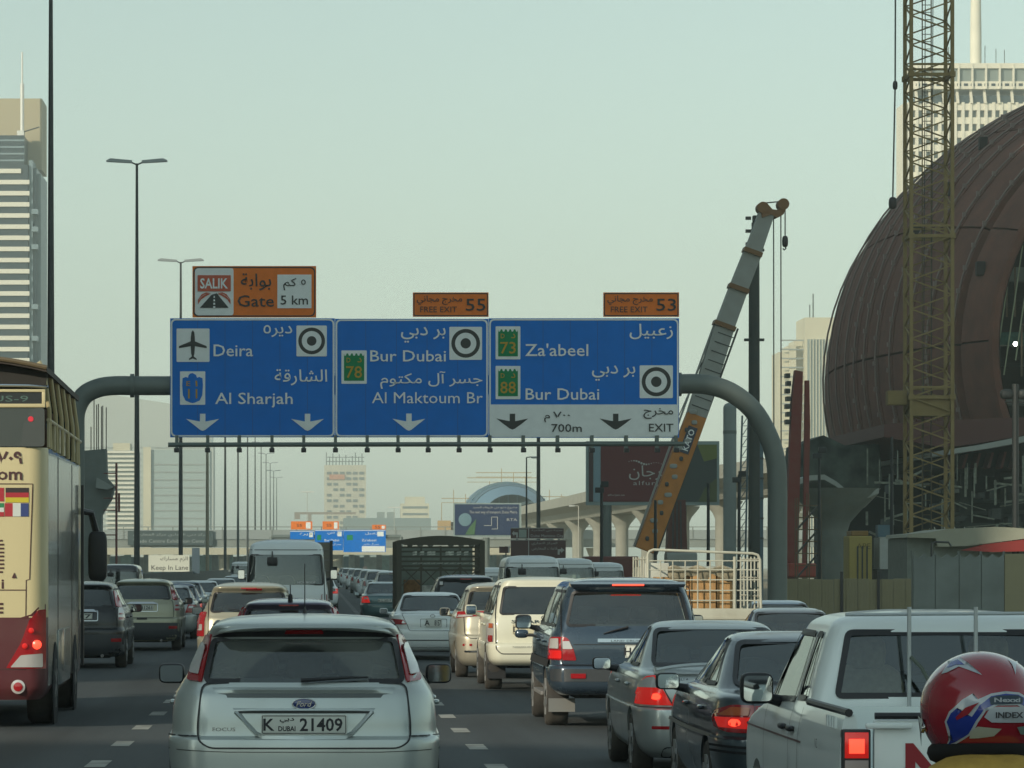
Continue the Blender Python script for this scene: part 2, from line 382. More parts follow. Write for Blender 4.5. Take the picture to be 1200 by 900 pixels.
def cut_window(bm, S, poly, mode):
    """poly convex in (x,z) or (y,z); cuts exactly along the outline and removes what is inside"""
    zs = [p[1] for p in poly]; z0, z1 = min(zs) - .05, max(zs) + .05
    def uv(c): return (c.x, c.z) if mode in ('rear', 'front') else (c.y, c.z)
    us = [p[0] for p in poly]; u0, u1 = min(us) - .12, max(us) + .12
    def sel(c):
        if not (z0 < c.z < z1): return False
        u = uv(c)[0]
        if not (u0 < u < u1): return False
        if mode == 'rear': return abs(c.y - S.rear_y(c.x, c.z)) < .06
        if mode == 'front': return abs(c.y - S.front_y(c.x, c.z)) < .06
        return (c.x > 0) == (mode == 'right') and abs(abs(c.x) - S.side_x(c.y, c.z)) < .05
    N = len(poly); ar = sum(poly[i][0] * poly[(i + 1) % N][1] - poly[(i + 1) % N][0] * poly[i][1] for i in range(N)); sg = 1 if ar > 0 else -1
    cx = sum(us) / N; cz = sum(zs) / N
    for i in range(N):
        a = Vector(poly[i]); b = Vector(poly[(i + 1) % N]); t = b - a
        if t.length < 1e-6: continue
        n2 = Vector((t.y, -t.x)).normalized() * sg
        fs = [f for f in bm.faces if sel(f.calc_center_median())]
        es = {e for f in fs for e in f.edges}; vs = {v for f in fs for v in f.verts}
        if mode in ('rear', 'front'): co = (a.x, 0, a.y); no = (n2.x, 0, n2.y)
        else: co = (0, a.x, a.y); no = (0, n2.x, n2.y)
        bmesh.ops.bisect_plane(bm, geom=list(vs) + list(es) + fs, plane_co=co, plane_no=no, dist=1e-5)
    def inside(u, z):
        for i in range(N):
            a = poly[i]; b = poly[(i + 1) % N]
            if sg * ((b[0] - a[0]) * (z - a[1]) - (b[1] - a[1]) * (u - a[0])) < -1e-6: return False
        return True
    kill = [f for f in bm.faces if sel(f.calc_center_median()) and inside(*uv(f.calc_center_median()))]
    bmesh.ops.delete(bm, geom=kill, context='FACES')
def wheel(parent, x, y, r, wd, rim=None, sgn=1):
    t = MB().lathe([(r * .62, -wd / 2 + .01), (r * .9, -wd / 2), (r * .98, -wd * .38), (r, -wd * .2), (r, wd * .2), (r * .98, wd * .38), (r * .9, wd / 2), (r * .62, wd / 2 - .01)], (x, y, r), 26, 'x')
    o = t.build('wheel', M_RUB, parent, True, 40)
    b = MB().lathe([(r * .62, -.012), (r * .6, .0), (r * .56, -.03), (r * .15, -.02), (r * .12, .01)], (0, 0, 0), 20, 'x')
    for k in range(6):
        a = k * pi / 3; b.box(-.02, .012, -.028, .028, r * .1, r * .6); 
        for v in b.v[-8:]:
            c, s_ = cos(a), sin(a); yy, zz = v.y, v.z; v.y = yy * c - zz * s_; v.z = yy * s_ + zz * c
    for v in b.v: v.x = v.x * sgn + x + sgn * (wd / 2 - .005); v.y += y; v.z += r
    b.build('rim', rim or M_RIM, o, True, 40); return o
def side_mirror(parent, sgn, x, y, z, rx=.10, rz=.075, m=None, arm=.10):
    s = MB().blob((sgn * x, y, z), (rx, .07, rz), 4, 16, 10)
    s.tube([(sgn * (x - rx * .6), y + .02, z - rz * .6), (sgn * (x - rx - arm), y + .05, z - rz * 1.0)], [.03, .04], 8)
    o = s.build('side_mirror', m or M_BLK, parent, True, 50)
    g = rnd([(-rx * .84, -rz * .8), (rx * .84, -rz * .8), (rx * .84, rz * .8), (-rx * .84, rz * .8)], .03)
    MB().prism([(sgn * x + a, z + b) for a, b in g], y - .076, y - .060).build('mirror_glass', M_MIR, o)
    return o
def seats(parent, S, y_front, zb, hw, rows2=True, mm=None, top=.0):
    mm = mm or M_SEAT
    for ys, xs in ((y_front, (-hw * .5, hw * .5)), (y_front - .85, (-hw * .55, 0, hw * .55))):
        if ys < y_front and not rows2: break
        for x in xs:
            wd = .24 if ys == y_front else .2
            s = MB().blob((x, ys, zb + .28), (wd, .07, .32), 4, 12, 8); s.blob((x, ys + .22, zb), (wd, .25, .09), 4, 10, 6)
            o = s.build('seat', mm, parent, True, 60)
            MB().blob((x, ys - .01, zb + .68 + top), (.13, .05, .085), 3.5, 12, 8).build('headrest', mm, o, True, 60)
def plate(parent, x, y, z, wd, h, left, right, mid=None, m=None, small=None):
    o = box('number_plate', x - wd / 2, x + wd / 2, y - .012, y, z - h / 2, z + h / 2, m or M_PLATE, parent, .003)
    band_ = MB()
    for a, b, c, d in ((x - wd / 2 + .008, x + wd / 2 - .008, z + h / 2 - .012, z + h / 2 - .007), (x - wd / 2 + .008, x + wd / 2 - .008, z - h / 2 + .007, z - h / 2 + .012),
                       (x - wd / 2 + .006, x - wd / 2 + .010, z - h / 2 + .012, z + h / 2 - .012), (x + wd / 2 - .010, x + wd / 2 - .006, z - h / 2 + .012, z + h / 2 - .012)):
        band_.box(a, b, y - .0145, y - .0125, c, d)
    band_.build('plate_border', M_INK, o)
    if left: text(left, M_INK, o, x - wd * .41, y - .014, z, h * .58, None, 'CENTER', bold=.02)
    if right: text(right, M_INK, o, x + wd * .45, y - .014, z, h * .62, wd * (.50 if len(right) > 4 else .40), 'RIGHT', bold=.02)
    if mid: 
        text(mid, M_INK, o, x - wd * .20, y - .014, z - h * .2, h * .24, wd * .20, 'CENTER', bold=.02)
        text('دبي', M_INK, o, x - wd * .20, y - .014, z + h * .2, h * .26, wd * .17, 'CENTER', ar=True, bold=.02)
    return o
BODIES = {}
def carbody(T, S, paint, windows, arches=(), arch_r=.36, q=(5, 6, 16, 3), gm=None, inner=.35):
    """closed shell -> wheel arches -> exact window openings -> glass panes with black seals"""
    key = repr((S.R, [(a, b) for a, b, c in windows], arches, arch_r, q, S.tp, S.bow, S.L))
    V, Fc = S.mesh(q) if key not in BODIES else ((), ())
    if key in BODIES: me = BODIES[key].copy()
    elif arches:
        o = meshobj('body', V, Fc, [paint, M_UNDER], None)
        bm = bmesh.new(); bm.from_mesh(o.data); bmesh.ops.recalc_face_normals(bm, faces=bm.faces[:]); bm.to_mesh(o.data); bm.free()
        wm = max(r[1] for r in S.R); c = MB()
        for y in arches:
            for sg in (-1, 1): c.lathe([(arch_r, 0), (arch_r, 1)], (0, y, arch_r * .93), 28, 'x')
            for v in c.v[-56 * 1:]: v.x = (-(wm + .2) + v.x * (inner + .2))
            for v in c.v[-112:-56]: v.x = ((wm + .2) - v.x * (inner + .2))
        co = c.build('cutter', M_UNDER)
        md = o.modifiers.new('b', 'BOOLEAN'); md.operation = 'DIFFERENCE'; md.object = co; md.solver = 'EXACT'
        bpy.context.view_layer.update()
        me = bpy.data.meshes.new_from_object(o.evaluated_get(bpy.context.evaluated_depsgraph_get()))
        old = o.data; bpy.data.objects.remove(o); bpy.data.meshes.remove(old); bpy.data.objects.remove(co)
    else:
        o = meshobj('body', V, Fc, [paint, M_UNDER], None); me = o.data; bpy.data.objects.remove(o)
    if key not in BODIES:
        bm = bmesh.new(); bm.from_mesh(me); bmesh.ops.recalc_face_normals(bm, faces=bm.faces[:])
        for mode, poly, g in windows:
            for md in (('left', 'right') if mode == 'side' else (mode,)): cut_window(bm, S, poly, md)
        bm.to_mesh(me); bm.free(); BODIES[key] = me; me = me.copy()
    me.name = 'body'
    me.materials.clear(); me.materials.append(paint); me.materials.append(M_UNDER)
    me.polygons.foreach_set('use_smooth', [True] * len(me.polygons)); me.set_sharp_from_angle(angle=math.radians(38))
    B = link(bpy.data.objects.new('body', me), T)
    for mode, poly, g in windows:
        for md in (('left', 'right') if mode == 'side' else (mode,)):
            nm = {'rear': 'rear_window', 'front': 'windscreen'}.get(md, 'side_window')
            p = patch(S, nm, g or gm, T, grow(poly, .004), md, -.004, 0, .10)
            band(S, 'window_seal', M_BLK, p, grow(poly, -.022), grow(poly, .012), md, .008)
    return B
# ---------------------------------------------------------------- ground, carriageway, markings
def setting():
    def sheet(name, xs, ys, lift, m):
        V = [(x, y, gz(x, y) + lift) for y in ys for x in xs]; n = len(xs)
        return tag(MB().add(V, [(j * n + i, j * n + i + 1, (j + 1) * n + i + 1, (j + 1) * n + i) for j in range(len(ys) - 1) for i in range(n - 1)]).build(name, m, None, True, 60), kind='structure')
    ys = [-60, -20, 0, 10] + [20 + 2.5 * i for i in range(15)] + [60, 80, 120, 200, 400, 800, 1600, 3300]
    sheet('ground', [-700, -200, -60, -11, -5, 0, 3, 6, 9, 12, 14, 20, 60, 200, 700], ys, 0, mat('sand_ground', (.26, .22, .15), .95, var=.25, scale=.3, bump=.3))
    a = mat('asphalt', (.036, .043, .045), .85, var=.22, scale=40, bump=.25, detail=8)
    n = a.node_tree; b = n.nodes['Principled BSDF']          # tyre-polished tracks and patches along the lanes
    tc = n.nodes.new('ShaderNodeTexCoord'); mp = n.nodes.new('ShaderNodeMapping'); mp.inputs['Scale'].default_value = (.8, .025, 1)
    nz = n.nodes.new('ShaderNodeTexNoise'); nz.inputs['Scale'].default_value = 1.6; nz.inputs['Detail'].default_value = 6
    mr = n.nodes.new('ShaderNodeMapRange'); mr.inputs[1].default_value = .3; mr.inputs[2].default_value = .7; mr.inputs[3].default_value = .55; mr.inputs[4].default_value = 1.5
    mx = n.nodes.new('ShaderNodeMix'); mx.data_type = 'RGBA'; mx.blend_type = 'MULTIPLY'; mx.inputs[0].default_value = 1
    old = b.inputs['Base Color'].links[0].from_socket
    n.links.new(tc.outputs['Object'], mp.inputs[0]); n.links.new(mp.outputs[0], nz.inputs['Vector']); n.links.new(nz.outputs[0], mr.inputs[0]); n.links.new(old, mx.inputs[6]); n.links.new(mr.outputs[0], mx.inputs[7]); n.links.new(mx.outputs[2], b.inputs['Base Color'])
    sheet('carriageway', [-9.4, -5, 0, 3, 6, 9, 13.2], ys, .004, a); sheet('opposite_carriageway', [-32, -25, -18, -13.8], ys, .004, a)
    mk = mat('road_paint', (.46, .46, .41), .7, dirt=.85, dcol=(.12, .12, .11))
    for x in (-5.75, -2.1, 1.75, 5.4, 9.05):
        s = MB()
        for i in range(60):
            y0 = 12.9 + 4.7 * i; y1 = y0 + 1.35
            s.add([(x - .1, y0, gz(x, y0) + .008), (x + .1, y0, gz(x, y0) + .008), (x + .1, y1, gz(x, y1) + .008), (x - .1, y1, gz(x, y1) + .008)], [(0, 1, 2, 3)])
        tag(s.build('lane_marking', mk), kind='structure')
    for x in (-9.1, 12.9):
        V = [(x + k, y, gz(x, y) + .008) for y in ys for k in (-.08, .08)]; tag(MB().add(V, [(2 * j, 2 * j + 1, 2 * j + 3, 2 * j + 2) for j in range(len(ys) - 1)]).build('edge_line', mk), kind='structure')
    for x, nm in ((-9.7, 'kerb'), (13.45, 'kerb')):
        s = MB()
        for k in range(120): y0 = 6 + k * 5; s.box(x - .13, x + .13, y0, y0 + 4.97, -.5, gz(x, y0) + .14, .0)
        o = tag(s.build(nm, mat('kerb_concrete', (.30, .28, .23), .9, dirt=.4)), kind='structure')
    # median barrier
    t = empty('median_barrier', (-10.6, 60, -.12), 'long dull concrete median barrier left of the traffic, below the lamp masts', 'barrier'); m = mat('barrier_concrete', (.12, .13, .12), .9, dirt=.4)
    pr = [(-.35, 0), (-.35, .25), (-.14, .65), (-.10, 1.5), (.10, 1.5), (.14, .65), (.35, .25), (.35, 0)]
    me = None
    for i in range(70):
        if me is None: o = MB().prism(pr, .03, 5.97).build('barrier_block', m, t); me = o.data
        else: o = link(bpy.data.objects.new('barrier_block', me), t)
        o.location = (0, i * 6, 0)
setting()

# ---------------------------------------------------------------- lighting masts
M_DST = mat('dark_steel', (.055, .062, .06), .5, .4, var=.15); M_GALV = mat('gantry_grey', (.16, .19, .175), .55, .3, dirt=.15, dcol=(.10, .10, .09))
def lamps_row():
    names = ['nearest', 'second', 'third', 'fourth', 'fifth', 'sixth', 'seventh', 'eighth', 'ninth', 'tenth', 'eleventh', 'twelfth', 'thirteenth']
    for i in range(13):
        d = 187 + 90 * i; X = -12.9; T = empty('lighting_mast', (X, d, -.12), '%s twin-headed lighting mast in the median row' % names[i], 'street light', 'twin-headed lighting masts down the median')
        MB().tube([(0, 0, 0), (0, 0, 9), (0, 0, 31)], [.22, .19, .09], 10).build('mast', M_DST if i != 3 else mat('tan_steel', (.28, .25, .17), .6), T, True)
        for sg in (-1, 1):
            MB().tube([(0, 0, 30.9), (sg * .5, 0, 31.12)], .06, 6).build('arm', M_DST, T, True)
            MB().prism([(sg * .35, 31.02), (sg * 2.2, 31.12), (sg * 2.2, 31.22), (sg * 1.9, 31.36), (sg * .35, 31.22)], -.2, .2).build('lamp_head', mat('lamp_head_grey', (.32, .36, .36), .4, .3), T)
        MB().lathe([(.3, 0), (.3, .5), (.23, .6)], (0, 0, 0), 10).build('base', M_DST, T)
    for k, (px, py, s, h, lab, side) in enumerate(((617, 536, 12.8, None, 'single-arm lamp post right of centre, before the far shell roof', 1), (678, 593, 9.5, None, 'short pale lamp post in front of the viaduct piers', -1), (360, 577, 5.0, None, 'tiny far lamp post left of the distant white tower', 0), (462, 595, 4.6, None, 'tiny far lamp post right of the distant white tower', 0))):
        d = F / s; X = (px - VX) / s; g = gz(X, d); z = CH - (py - HY) / s; m = mat('pale_steel', (.40, .40, .34), .6) if k else M_DST
        T = empty('lamp_post', (X, d, g), lab, 'street light'); MB().tube([(0, 0, 0), (0, 0, 3), (0, 0, z - g)], [.14, .10, .06], 8).build('post', m, T, True)
        if side: MB().tube([(0, 0, z - g), (side * .5, 0, z - g + .05)], .05, 6).build('arm', m, T); MB().blob((side * .8, 0, z - g), (.42, .15, .1), 3).build('lamp_head', mat('lamp_head_white', (.5, .52, .48), .5), T, True)
        else: MB().box(-1.6, 1.6, -.2, .2, z - g - .05, z - g + .25).build('lamp_head', mat('lamp_head_white', (.5, .52, .48), .5), T)
    d = F / 13; T = empty('steel_pole', ((631 - VX) / 13, d, -.4), 'tall bare steel pole just right of the single-arm lamp post', 'pole'); MB().tube([(0, 0, 0), (0, 0, 21)], [.2, .14], 8).build('post', M_DST, T, True); MB().box(-.3, .3, -.1, .1, 20.8, 21.2).build('cap', M_DST, T)
    for k, (px, y0, s, lab) in enumerate(((705, 568, 27, 'dark site camera post left of the large crane boom'), (768, 586, 27, 'dark slim post directly behind the orange boom'), (830, 566, 27, 'dark slim post standing below the right end of the maroon billboard'), (866, 556, 27, 'dark slim post right of the pale grey casing'), (960, 528, 27, 'dark slim post beside the concrete mushroom pier'), (1045, 512, 28, 'dark slim post left of the tower crane mast'), (1190, 450, 30, 'dark floodlight post with two heads at the right edge'))):
        d = F / s; X = (px - VX) / s; g = gz(X, d); z = CH - (y0 - HY) / s - g; T = empty('slim_post', (X, d, g), lab, 'post')
        MB().tube([(0, 0, 0), (0, 0, z)], [.09 if k < 6 else .13, .06 if k < 6 else .13], 8).build('post', mat('black_steel', (.02, .025, .025), .6), T, True)
        if k in (0, 3, 4): MB().box(-.28, .1, -.12, .12, z - .35, z - .12, .02).box(-.02, .3, -.12, .12, z - .1, z + .15, .02).build('camera', MATS['black_steel'], T)
        if k == 6:
            for sg in (-1, 1): MB().blob((sg * .34, 0, z - .4), (.26, .2, .2), 3).build('flood_lamp', MATS['black_steel'], T, True)
            MB().tube([(-.4, 0, z - .7), (.4, 0, z - .7)], .05, 6).build('cross_arm', MATS['black_steel'], T)
lamps_row()

# ---------------------------------------------------------------- sign gantry and its signs
GS = 33.0; GD = F / GS
def gp(px, py, y=0): return Vector(((px - VX) / GS, y, CH - (py - HY) / GS))
def gantry():
    T = empty('sign_gantry', (0, GD, 0), 'grey tubular gantry arching over the road and carrying the blue signs', 'gantry')
    pts = [gp(88, 720), gp(88, 505), gp(89, 482), gp(96, 465), gp(112, 455), gp(133, 452), gp(200, 452), gp(500, 452), gp(796, 450)]
    def smooth(P, n=4):
        out = []
        for i in range(len(P) - 1):
            p0, p1, p2, p3 = P[max(0, i - 1)], P[i], P[i + 1], P[min(len(P) - 1, i + 2)]
            for k in range(n): t = k / n; out.append(.5 * ((2 * p1) + (p2 - p0) * t + (2 * p0 - 5 * p1 + 4 * p2 - p3) * t * t + (-p0 + 3 * p1 - 3 * p2 + p3) * t ** 3))
        return out + [P[-1]]
    MB().tube(smooth([gp(88, 505), gp(89, 482), gp(98, 464), gp(114, 455), gp(133, 452), gp(160, 452), gp(200, 452)]), .34, 20).tube([gp(88, 724), gp(88, 505)], .34, 20).build('left_arm', M_GALV, T, True)
    MB().tube([gp(200, 452), gp(796, 450)], .34, 20).build('crossbeam', M_GALV, T, True)
    MB().tube(smooth([gp(796, 450), gp(826, 450.5), gp(855, 459), gp(881, 479), gp(899, 508), gp(909, 540), gp(911, 575), gp(911, 600)]), .35, 20).tube([gp(911, 600), gp(911, 726)], .35, 20).build('right_arm', M_GALV, T, True)
    for px in (155, 796): p = gp(px, 452 if px < 200 else 450.5); MB().lathe([(.42, -.07), (.42, .07)], p, 20, 'x').build('flange', M_GALV, T, True)
    for px in (88, 911): p = gp(px, 719); MB().box(p.x - .6, p.x + .6, -.6, .6, -.5, -.05).build('base', mat('kerb_concrete', (.3, .28, .23)), T)
    MB().tube([gp(198, 522, -.75), gp(800, 521, -.75)], .085, 10).build('lamp_rail', mat('rail_grey', (.13, .16, .145), .5, .4), T, True)
    for px in (208, 244, 281, 319, 356, 393, 430, 466, 501, 537, 573, 612, 652, 692, 732, 768, 790):
        a = gp(px, 511); o = MB().box(a.x - .055, a.x + .055, -.80, -.35, gp(px, 529).z, a.z).build('rail_bracket', MATS['rail_grey'], T); MB().box(a.x - .09, a.x + .09, -.98, -.70, gp(px, 531).z, gp(px, 526).z, .02).build('sign_lamp', M_BLK, o)
    for px in range(215, 790, 48): a = gp(px, 0); MB().box(a.x - .08, a.x + .08, -.30, -.2, gp(0, 510).z, gp(0, 378).z).build('upright', M_GALV, T)
gantry()
BLU = mat('sign_blue', (.001, .16, .58), .45, var=.05, scale=2); WHT = mat('sign_white', (.76, .80, .78), .45, var=.04); ORG = mat('sign_orange', (.75, .19, .03), .45, var=.06); BKS = mat('sign_black', (.016, .02, .018), .5); GRN = mat('sign_green', (.006, .22, .08), .45); YEL = mat('sign_yellow', (.48, .30, .04), .45)
for _m in (BLU, WHT, ORG, GRN, YEL): _m.node_tree.nodes['Principled BSDF'].inputs['Specular IOR Level'].default_value = .15
SY = -.45
def rrect(x0, x1, y0, y1, r): return rnd([gp(x0, y1).xz, gp(x1, y1).xz, gp(x1, y0).xz, gp(x0, y0).xz], r / GS, 6)
def flat(name, poly, m, par, k): return MB().prism(poly, SY - .03 - .012 * k, SY - .03 - .012 * (k - 1) + .001).build(name, m, par)
def sign(name, x0, x1, y0, y1, m, label, border=True, bm=None, group=None, inset=0.8, r=6, lw=1.7, back=None):
    T = empty(name, (0, GD, 0), label, 'road sign', group)
    p = [gp(x0, y1).xz, gp(x1, y1).xz, gp(x1, y0).xz, gp(x0, y0).xz]; MB().prism([tuple(q) for q in p], SY - .03, SY + .04).build('panel', back or m, T)
    if border:
        A = rrect(x0 + inset, x1 - inset, y0 + inset, y1 - inset, r); B = rrect(x0 + inset + lw, x1 - inset - lw, y0 + inset + lw, y1 - inset - lw, r - lw * .6); n = len(A); yy = SY - .044
        MB().add([(a[0], yy, a[1]) for a in A] + [(b[0], yy, b[1]) for b in B], [(i, (i + 1) % n, (i + 1) % n + n, i + n) for i in range(n)]).build('border', bm or WHT, T)
    if y1 - y0 > 100:
        for i in range(1, int((x1 - x0) / 30)): x = x0 + i * (x1 - x0) / int((x1 - x0) / 30); MB().box(gp(x, 0).x - .008, gp(x, 0).x + .008, SY - .034, SY - .0305, gp(0, y1 - 3).z, gp(0, y0 + 3).z).build('sheet_joint', mat('sign_blue_joint', (.002, .09, .33), .5), T)
    return T
def stx(T, t, px0, px1, y0, y1, m, ar=False, bold=.006, k=3):
    """lettering between pixel columns px0-px1; y0-y1 = cap height span (Latin) or full ink (Arabic)"""
    c = gp((px0 + px1) / 2, (y0 + y1) / 2); return text(t, m, T, c.x, SY - .03 - .012 * k, c.z, (y1 - y0) / GS, (px1 - px0) / GS, 'CENTER', ar=ar, bold=bold)
def down_arrow(T, x0, x1, y0, y1, m):
    c = (x0 + x1) / 2; w = 3.2; q = lambda x, y: tuple(gp(x, y).xz); wy = y0 + (y1 - y0) * .30
    flat('arrow', [q(c - w, y0), q(c - w, wy + 3), q(c - 6, wy + 2.6), q(x0, wy), q(x0 + 9, wy + 7), q(c - 3, y1 - 1.2), q(c, y1), q(c + 3, y1 - 1.2), q(x1 - 9, wy + 7), q(x1, wy), q(c + 6, wy + 2.6), q(c + w, wy + 3), q(c + w, y0)], m, T, 2)
def target(T, x0, x1, y0, y1):
    o = flat('symbol_plate', rrect(x0, x1, y0, y1, 1.5), WHT, T, 2); cx, cy, r = (x0 + x1) / 2, (y0 + y1) / 2, (x1 - x0) / 2 * .88
    c = gp(cx, cy)
    for k, (a, b, m) in enumerate(((1, .74, BKS), (.36, 0, BKS))):
        n = 36; R1, R0 = a * r / GS, max(b * r / GS, .001); yy = SY - .03 - .026
        MB().add([(c.x + R1 * cos(2 * pi * i / n), yy, c.z + R1 * sin(2 * pi * i / n)) for i in range(n)] + [(c.x + R0 * cos(2 * pi * i / n), yy, c.z + R0 * sin(2 * pi * i / n)) for i in range(n)], [(i, (i + 1) % n, (i + 1) % n + n, i + n) for i in range(n)]).build('ring' if k == 0 else 'dot', m, o)
def shield(T, x0, x1, y0, y1, num):
    o = flat('route_plate', rrect(x0, x1, y0, y1, 1), WHT, T, 2); a, b, c, d = x0 + 3, x1 - 3, y0 + 3.5, y1 - 3.5; P = [tuple(gp(a, d).xz), tuple(gp(b, d).xz), tuple(gp(b, c).xz)]
    n = 9
    for i in range(n): x = b - (b - a) * (i + .5) / n; P += [tuple(gp(x + (b - a) / n * .3, c + (2.6 if i % 2 == 0 else 0)).xz), tuple(gp(x - (b - a) / n * .3, c + (2.6 if i % 2 == 0 else 0)).xz)]
    P.append(tuple(gp(a, c).xz)); flat('route_shield', P, GRN, o, 3)
    h = y1 - y0; stx(o, 'D', x0 + 6, x0 + 10.5, y0 + h * .22, y0 + h * .36, YEL, k=5); stx(o, 'د', x1 - 11, x1 - 6, y0 + h * .22, y0 + h * .36, YEL, True, k=5); stx(o, num, x0 + 5.5, x1 - 5.5, y0 + h * .47, y0 + h * .82, YEL, k=5)
def signs():
    g = 'blue direction signs on the gantry'
    T = sign('direction_sign', 200, 392.3, 374, 513, BLU, 'blue direction sign reading Deira and Al Sharjah, left of the three', group=g)
    o = flat('symbol_plate', rrect(207.5, 246, 386, 425, 1.5), WHT, T, 2); q = lambda x, y: tuple(gp(x, y).xz)
    half = [(226.5, 388), (228.2, 390.5), (228.8, 396), (229, 401), (242.5, 406.5), (242.8, 409), (229, 406.6), (228.3, 415.5), (227.6, 418.5), (231, 421.3), (231, 422.8), (226.5, 421)]
    flat('aeroplane', [q(x, y) for x, y in half] + [q(453 - x, y) for x, y in half[-2:0:-1]], BKS, o, 3)
    stx(T, 'Deira', 250.7, 296.8, 404.5, 418.3, WHT); stx(T, 'ديره', 309, 342.5, 382, 396, WHT, True); target(T, 347.5, 383, 382.5, 418.5)
    o = flat('route_plate', rrect(211.5, 241, 436, 475, 1), WHT, T, 2)
    hl = [(226.2, 438), (230, 440), (231.5, 443.5), (234, 442.5), (237.8, 444), (238.3, 452), (237.5, 464), (234.5, 470), (229, 472.5), (226.2, 473)]
    flat('eagle_shield', [q(x, y) for x, y in hl] + [q(452.4 - x, y) for x, y in hl[-2:1:-1]] + [q(221.5, 440.5), q(223.5, 438.6)], BLU, o, 3)
    stx(o, 'E', 219, 223.5, 447.5, 453, YEL, k=5); stx(o, 'ا', 229.5, 232, 447, 453.5, YEL, True, k=5); stx(o, '11', 221, 231.8, 456.5, 467.5, YEL, k=5)
    stx(T, 'الشارقة', 322, 383.3, 433.5, 452.5, WHT, True); stx(T, 'Al Sharjah', 252.5, 343.2, 460.8, 474, WHT)
    down_arrow(T, 218.7, 257.3, 485.5, 505.5, WHT); down_arrow(T, 341.3, 379.6, 485.5, 505.5, WHT)
    T = sign('direction_sign', 392.6, 571.6, 374.6, 513, BLU, 'blue direction sign reading Bur Dubai and Al Maktoum Br, middle one', group=g)
    shield(T, 400, 429.6, 411.6, 450.5, '78'); stx(T, 'بر دبي', 469.5, 521.6, 384, 402.5, WHT, True); stx(T, 'Bur Dubai', 433.6, 522, 411.2, 424.3, WHT); target(T, 526, 564.2, 384, 422.6)
    stx(T, 'جسر آل مكتوم', 445.3, 564.6, 436, 456.5, WHT, True); stx(T, 'Al Maktoum Br', 435.6, 565, 460, 473.2, WHT, bold=0); down_arrow(T, 459.6, 498, 485.3, 505.3, WHT)
    T = sign('direction_sign', 571.9, 794.3, 374, 513.5, BLU, "blue and white direction sign reading Za'abeel, with exit band, right of the three", group=g)
    flat('exit_band', [q(573.5, 512), q(792.6, 512), q(792.6, 474.7), q(573.5, 474.7)], WHT, T, 1.3)
    shield(T, 580, 609, 383.5, 422, '73'); shield(T, 580, 609, 429.7, 468.5, '88'); stx(T, "Za'abeel", 614.5, 688.2, 404, 418, WHT); stx(T, 'زعبيل', 736.4, 787, 380.5, 398.5, WHT, True)
    stx(T, 'بر دبي', 692.5, 743, 429, 447, WHT, True); stx(T, 'Bur Dubai', 615, 701, 455.7, 469, WHT); target(T, 748.2, 787, 429, 467.3)
    down_arrow(T, 581, 618.3, 485.5, 504, BKS); down_arrow(T, 701.5, 739, 485.5, 504, BKS)
    stx(T, 'م', 636.7, 643.4, 487, 495.5, BKS, True, k=4); stx(T, '٧٠٠', 647, 667, 483, 490.5, BKS, True, k=4); stx(T, '700m', 645, 680.6, 497.4, 506.7, BKS, k=4); stx(T, 'مخرج', 752.5, 787.3, 479, 491.5, BKS, True, k=4); stx(T, 'EXIT', 759, 787.5, 497, 506.3, BKS, k=4)
    T = sign('toll_sign', 226, 370.5, 313, 373, ORG, 'orange toll gate sign with Salik logo and 5 km box', True, BKS, r=7, lw=1.3, inset=1)
    o = flat('logo_plate', rrect(229, 274, 315.5, 370.5, 3), WHT, T, .9); flat('logo_block', rrect(232, 270.8, 323.8, 342.6, .5), mat('sign_red_orange', (.48, .07, .02), .45), o, 3); stx(o, 'SALIK', 235, 267.5, 327.5, 339, WHT, bold=.02, k=4)
    flat('road_symbol', [q(234.7, 361.8), q(248.5, 346.5), q(254.5, 344.8), q(268.3, 361.8)], BKS, o, 3)
    for a in (0, 1, 2, 3): flat('road_dash', [q(250.9 - .2 * a, 348 + a * 4), q(252.1 + .2 * a, 348 + a * 4), q(252.3 + .2 * a, 350.2 + a * 4), q(250.7 - .2 * a, 350.2 + a * 4)], WHT, o, 4)
    for sg in (-1, 1):
        f = lambda x: 251.5 + sg * (x - 251.5)
        for e in (0, 3.2): flat('road_stripe', [q(f(255.5), 344.6 + e * .2), q(f(262), 345.5 + e), q(f(267), 349 + e), q(f(270.5), 354.5 + e), q(f(270.5), 352.5 + e * .6), q(f(266), 346 + e * .9), q(f(261), 343.8 + e * .6)], MATS['sign_red_orange'], o, 3)
    stx(T, 'بوابة', 282.5, 318, 321.5, 341.5, BKS, True); stx(T, 'Gate', 278.7, 321.3, 347, 360.3, BKS)
    o = flat('distance_plate', rrect(325.2, 365, 323, 362.3, .5), WHT, T, 2); stx(o, 'كم', 332, 347.5, 327, 341.5, BKS, True, k=4); stx(o, '٥', 353, 358.3, 328.8, 334.8, BKS, True, k=4); stx(o, '5 km', 329, 361, 347.3, 358, BKS, k=4)
    for dx, n, lab in ((0, '55', 'small orange free exit 55 sign over the middle blue sign'), (222.5, '53', 'small orange free exit 53 sign over the right blue sign')):
        T = sign('exit_number_sign', 483.4 + dx, 571.8 + dx, 343.8, 372.2, ORG, lab, True, BKS, 'orange exit number signs', .8, 2, 1.1)
        stx(T, 'مخرج مجاني', 488 + dx, 541 + dx, 347.5, 358.5, BKS, True); stx(T, 'FREE EXIT', 492 + dx, 534.8 + dx, 360.3, 367, BKS, bold=0); stx(T, n, 545.2 + dx, 568.2 + dx, 351, 365.2, BKS)
signs()
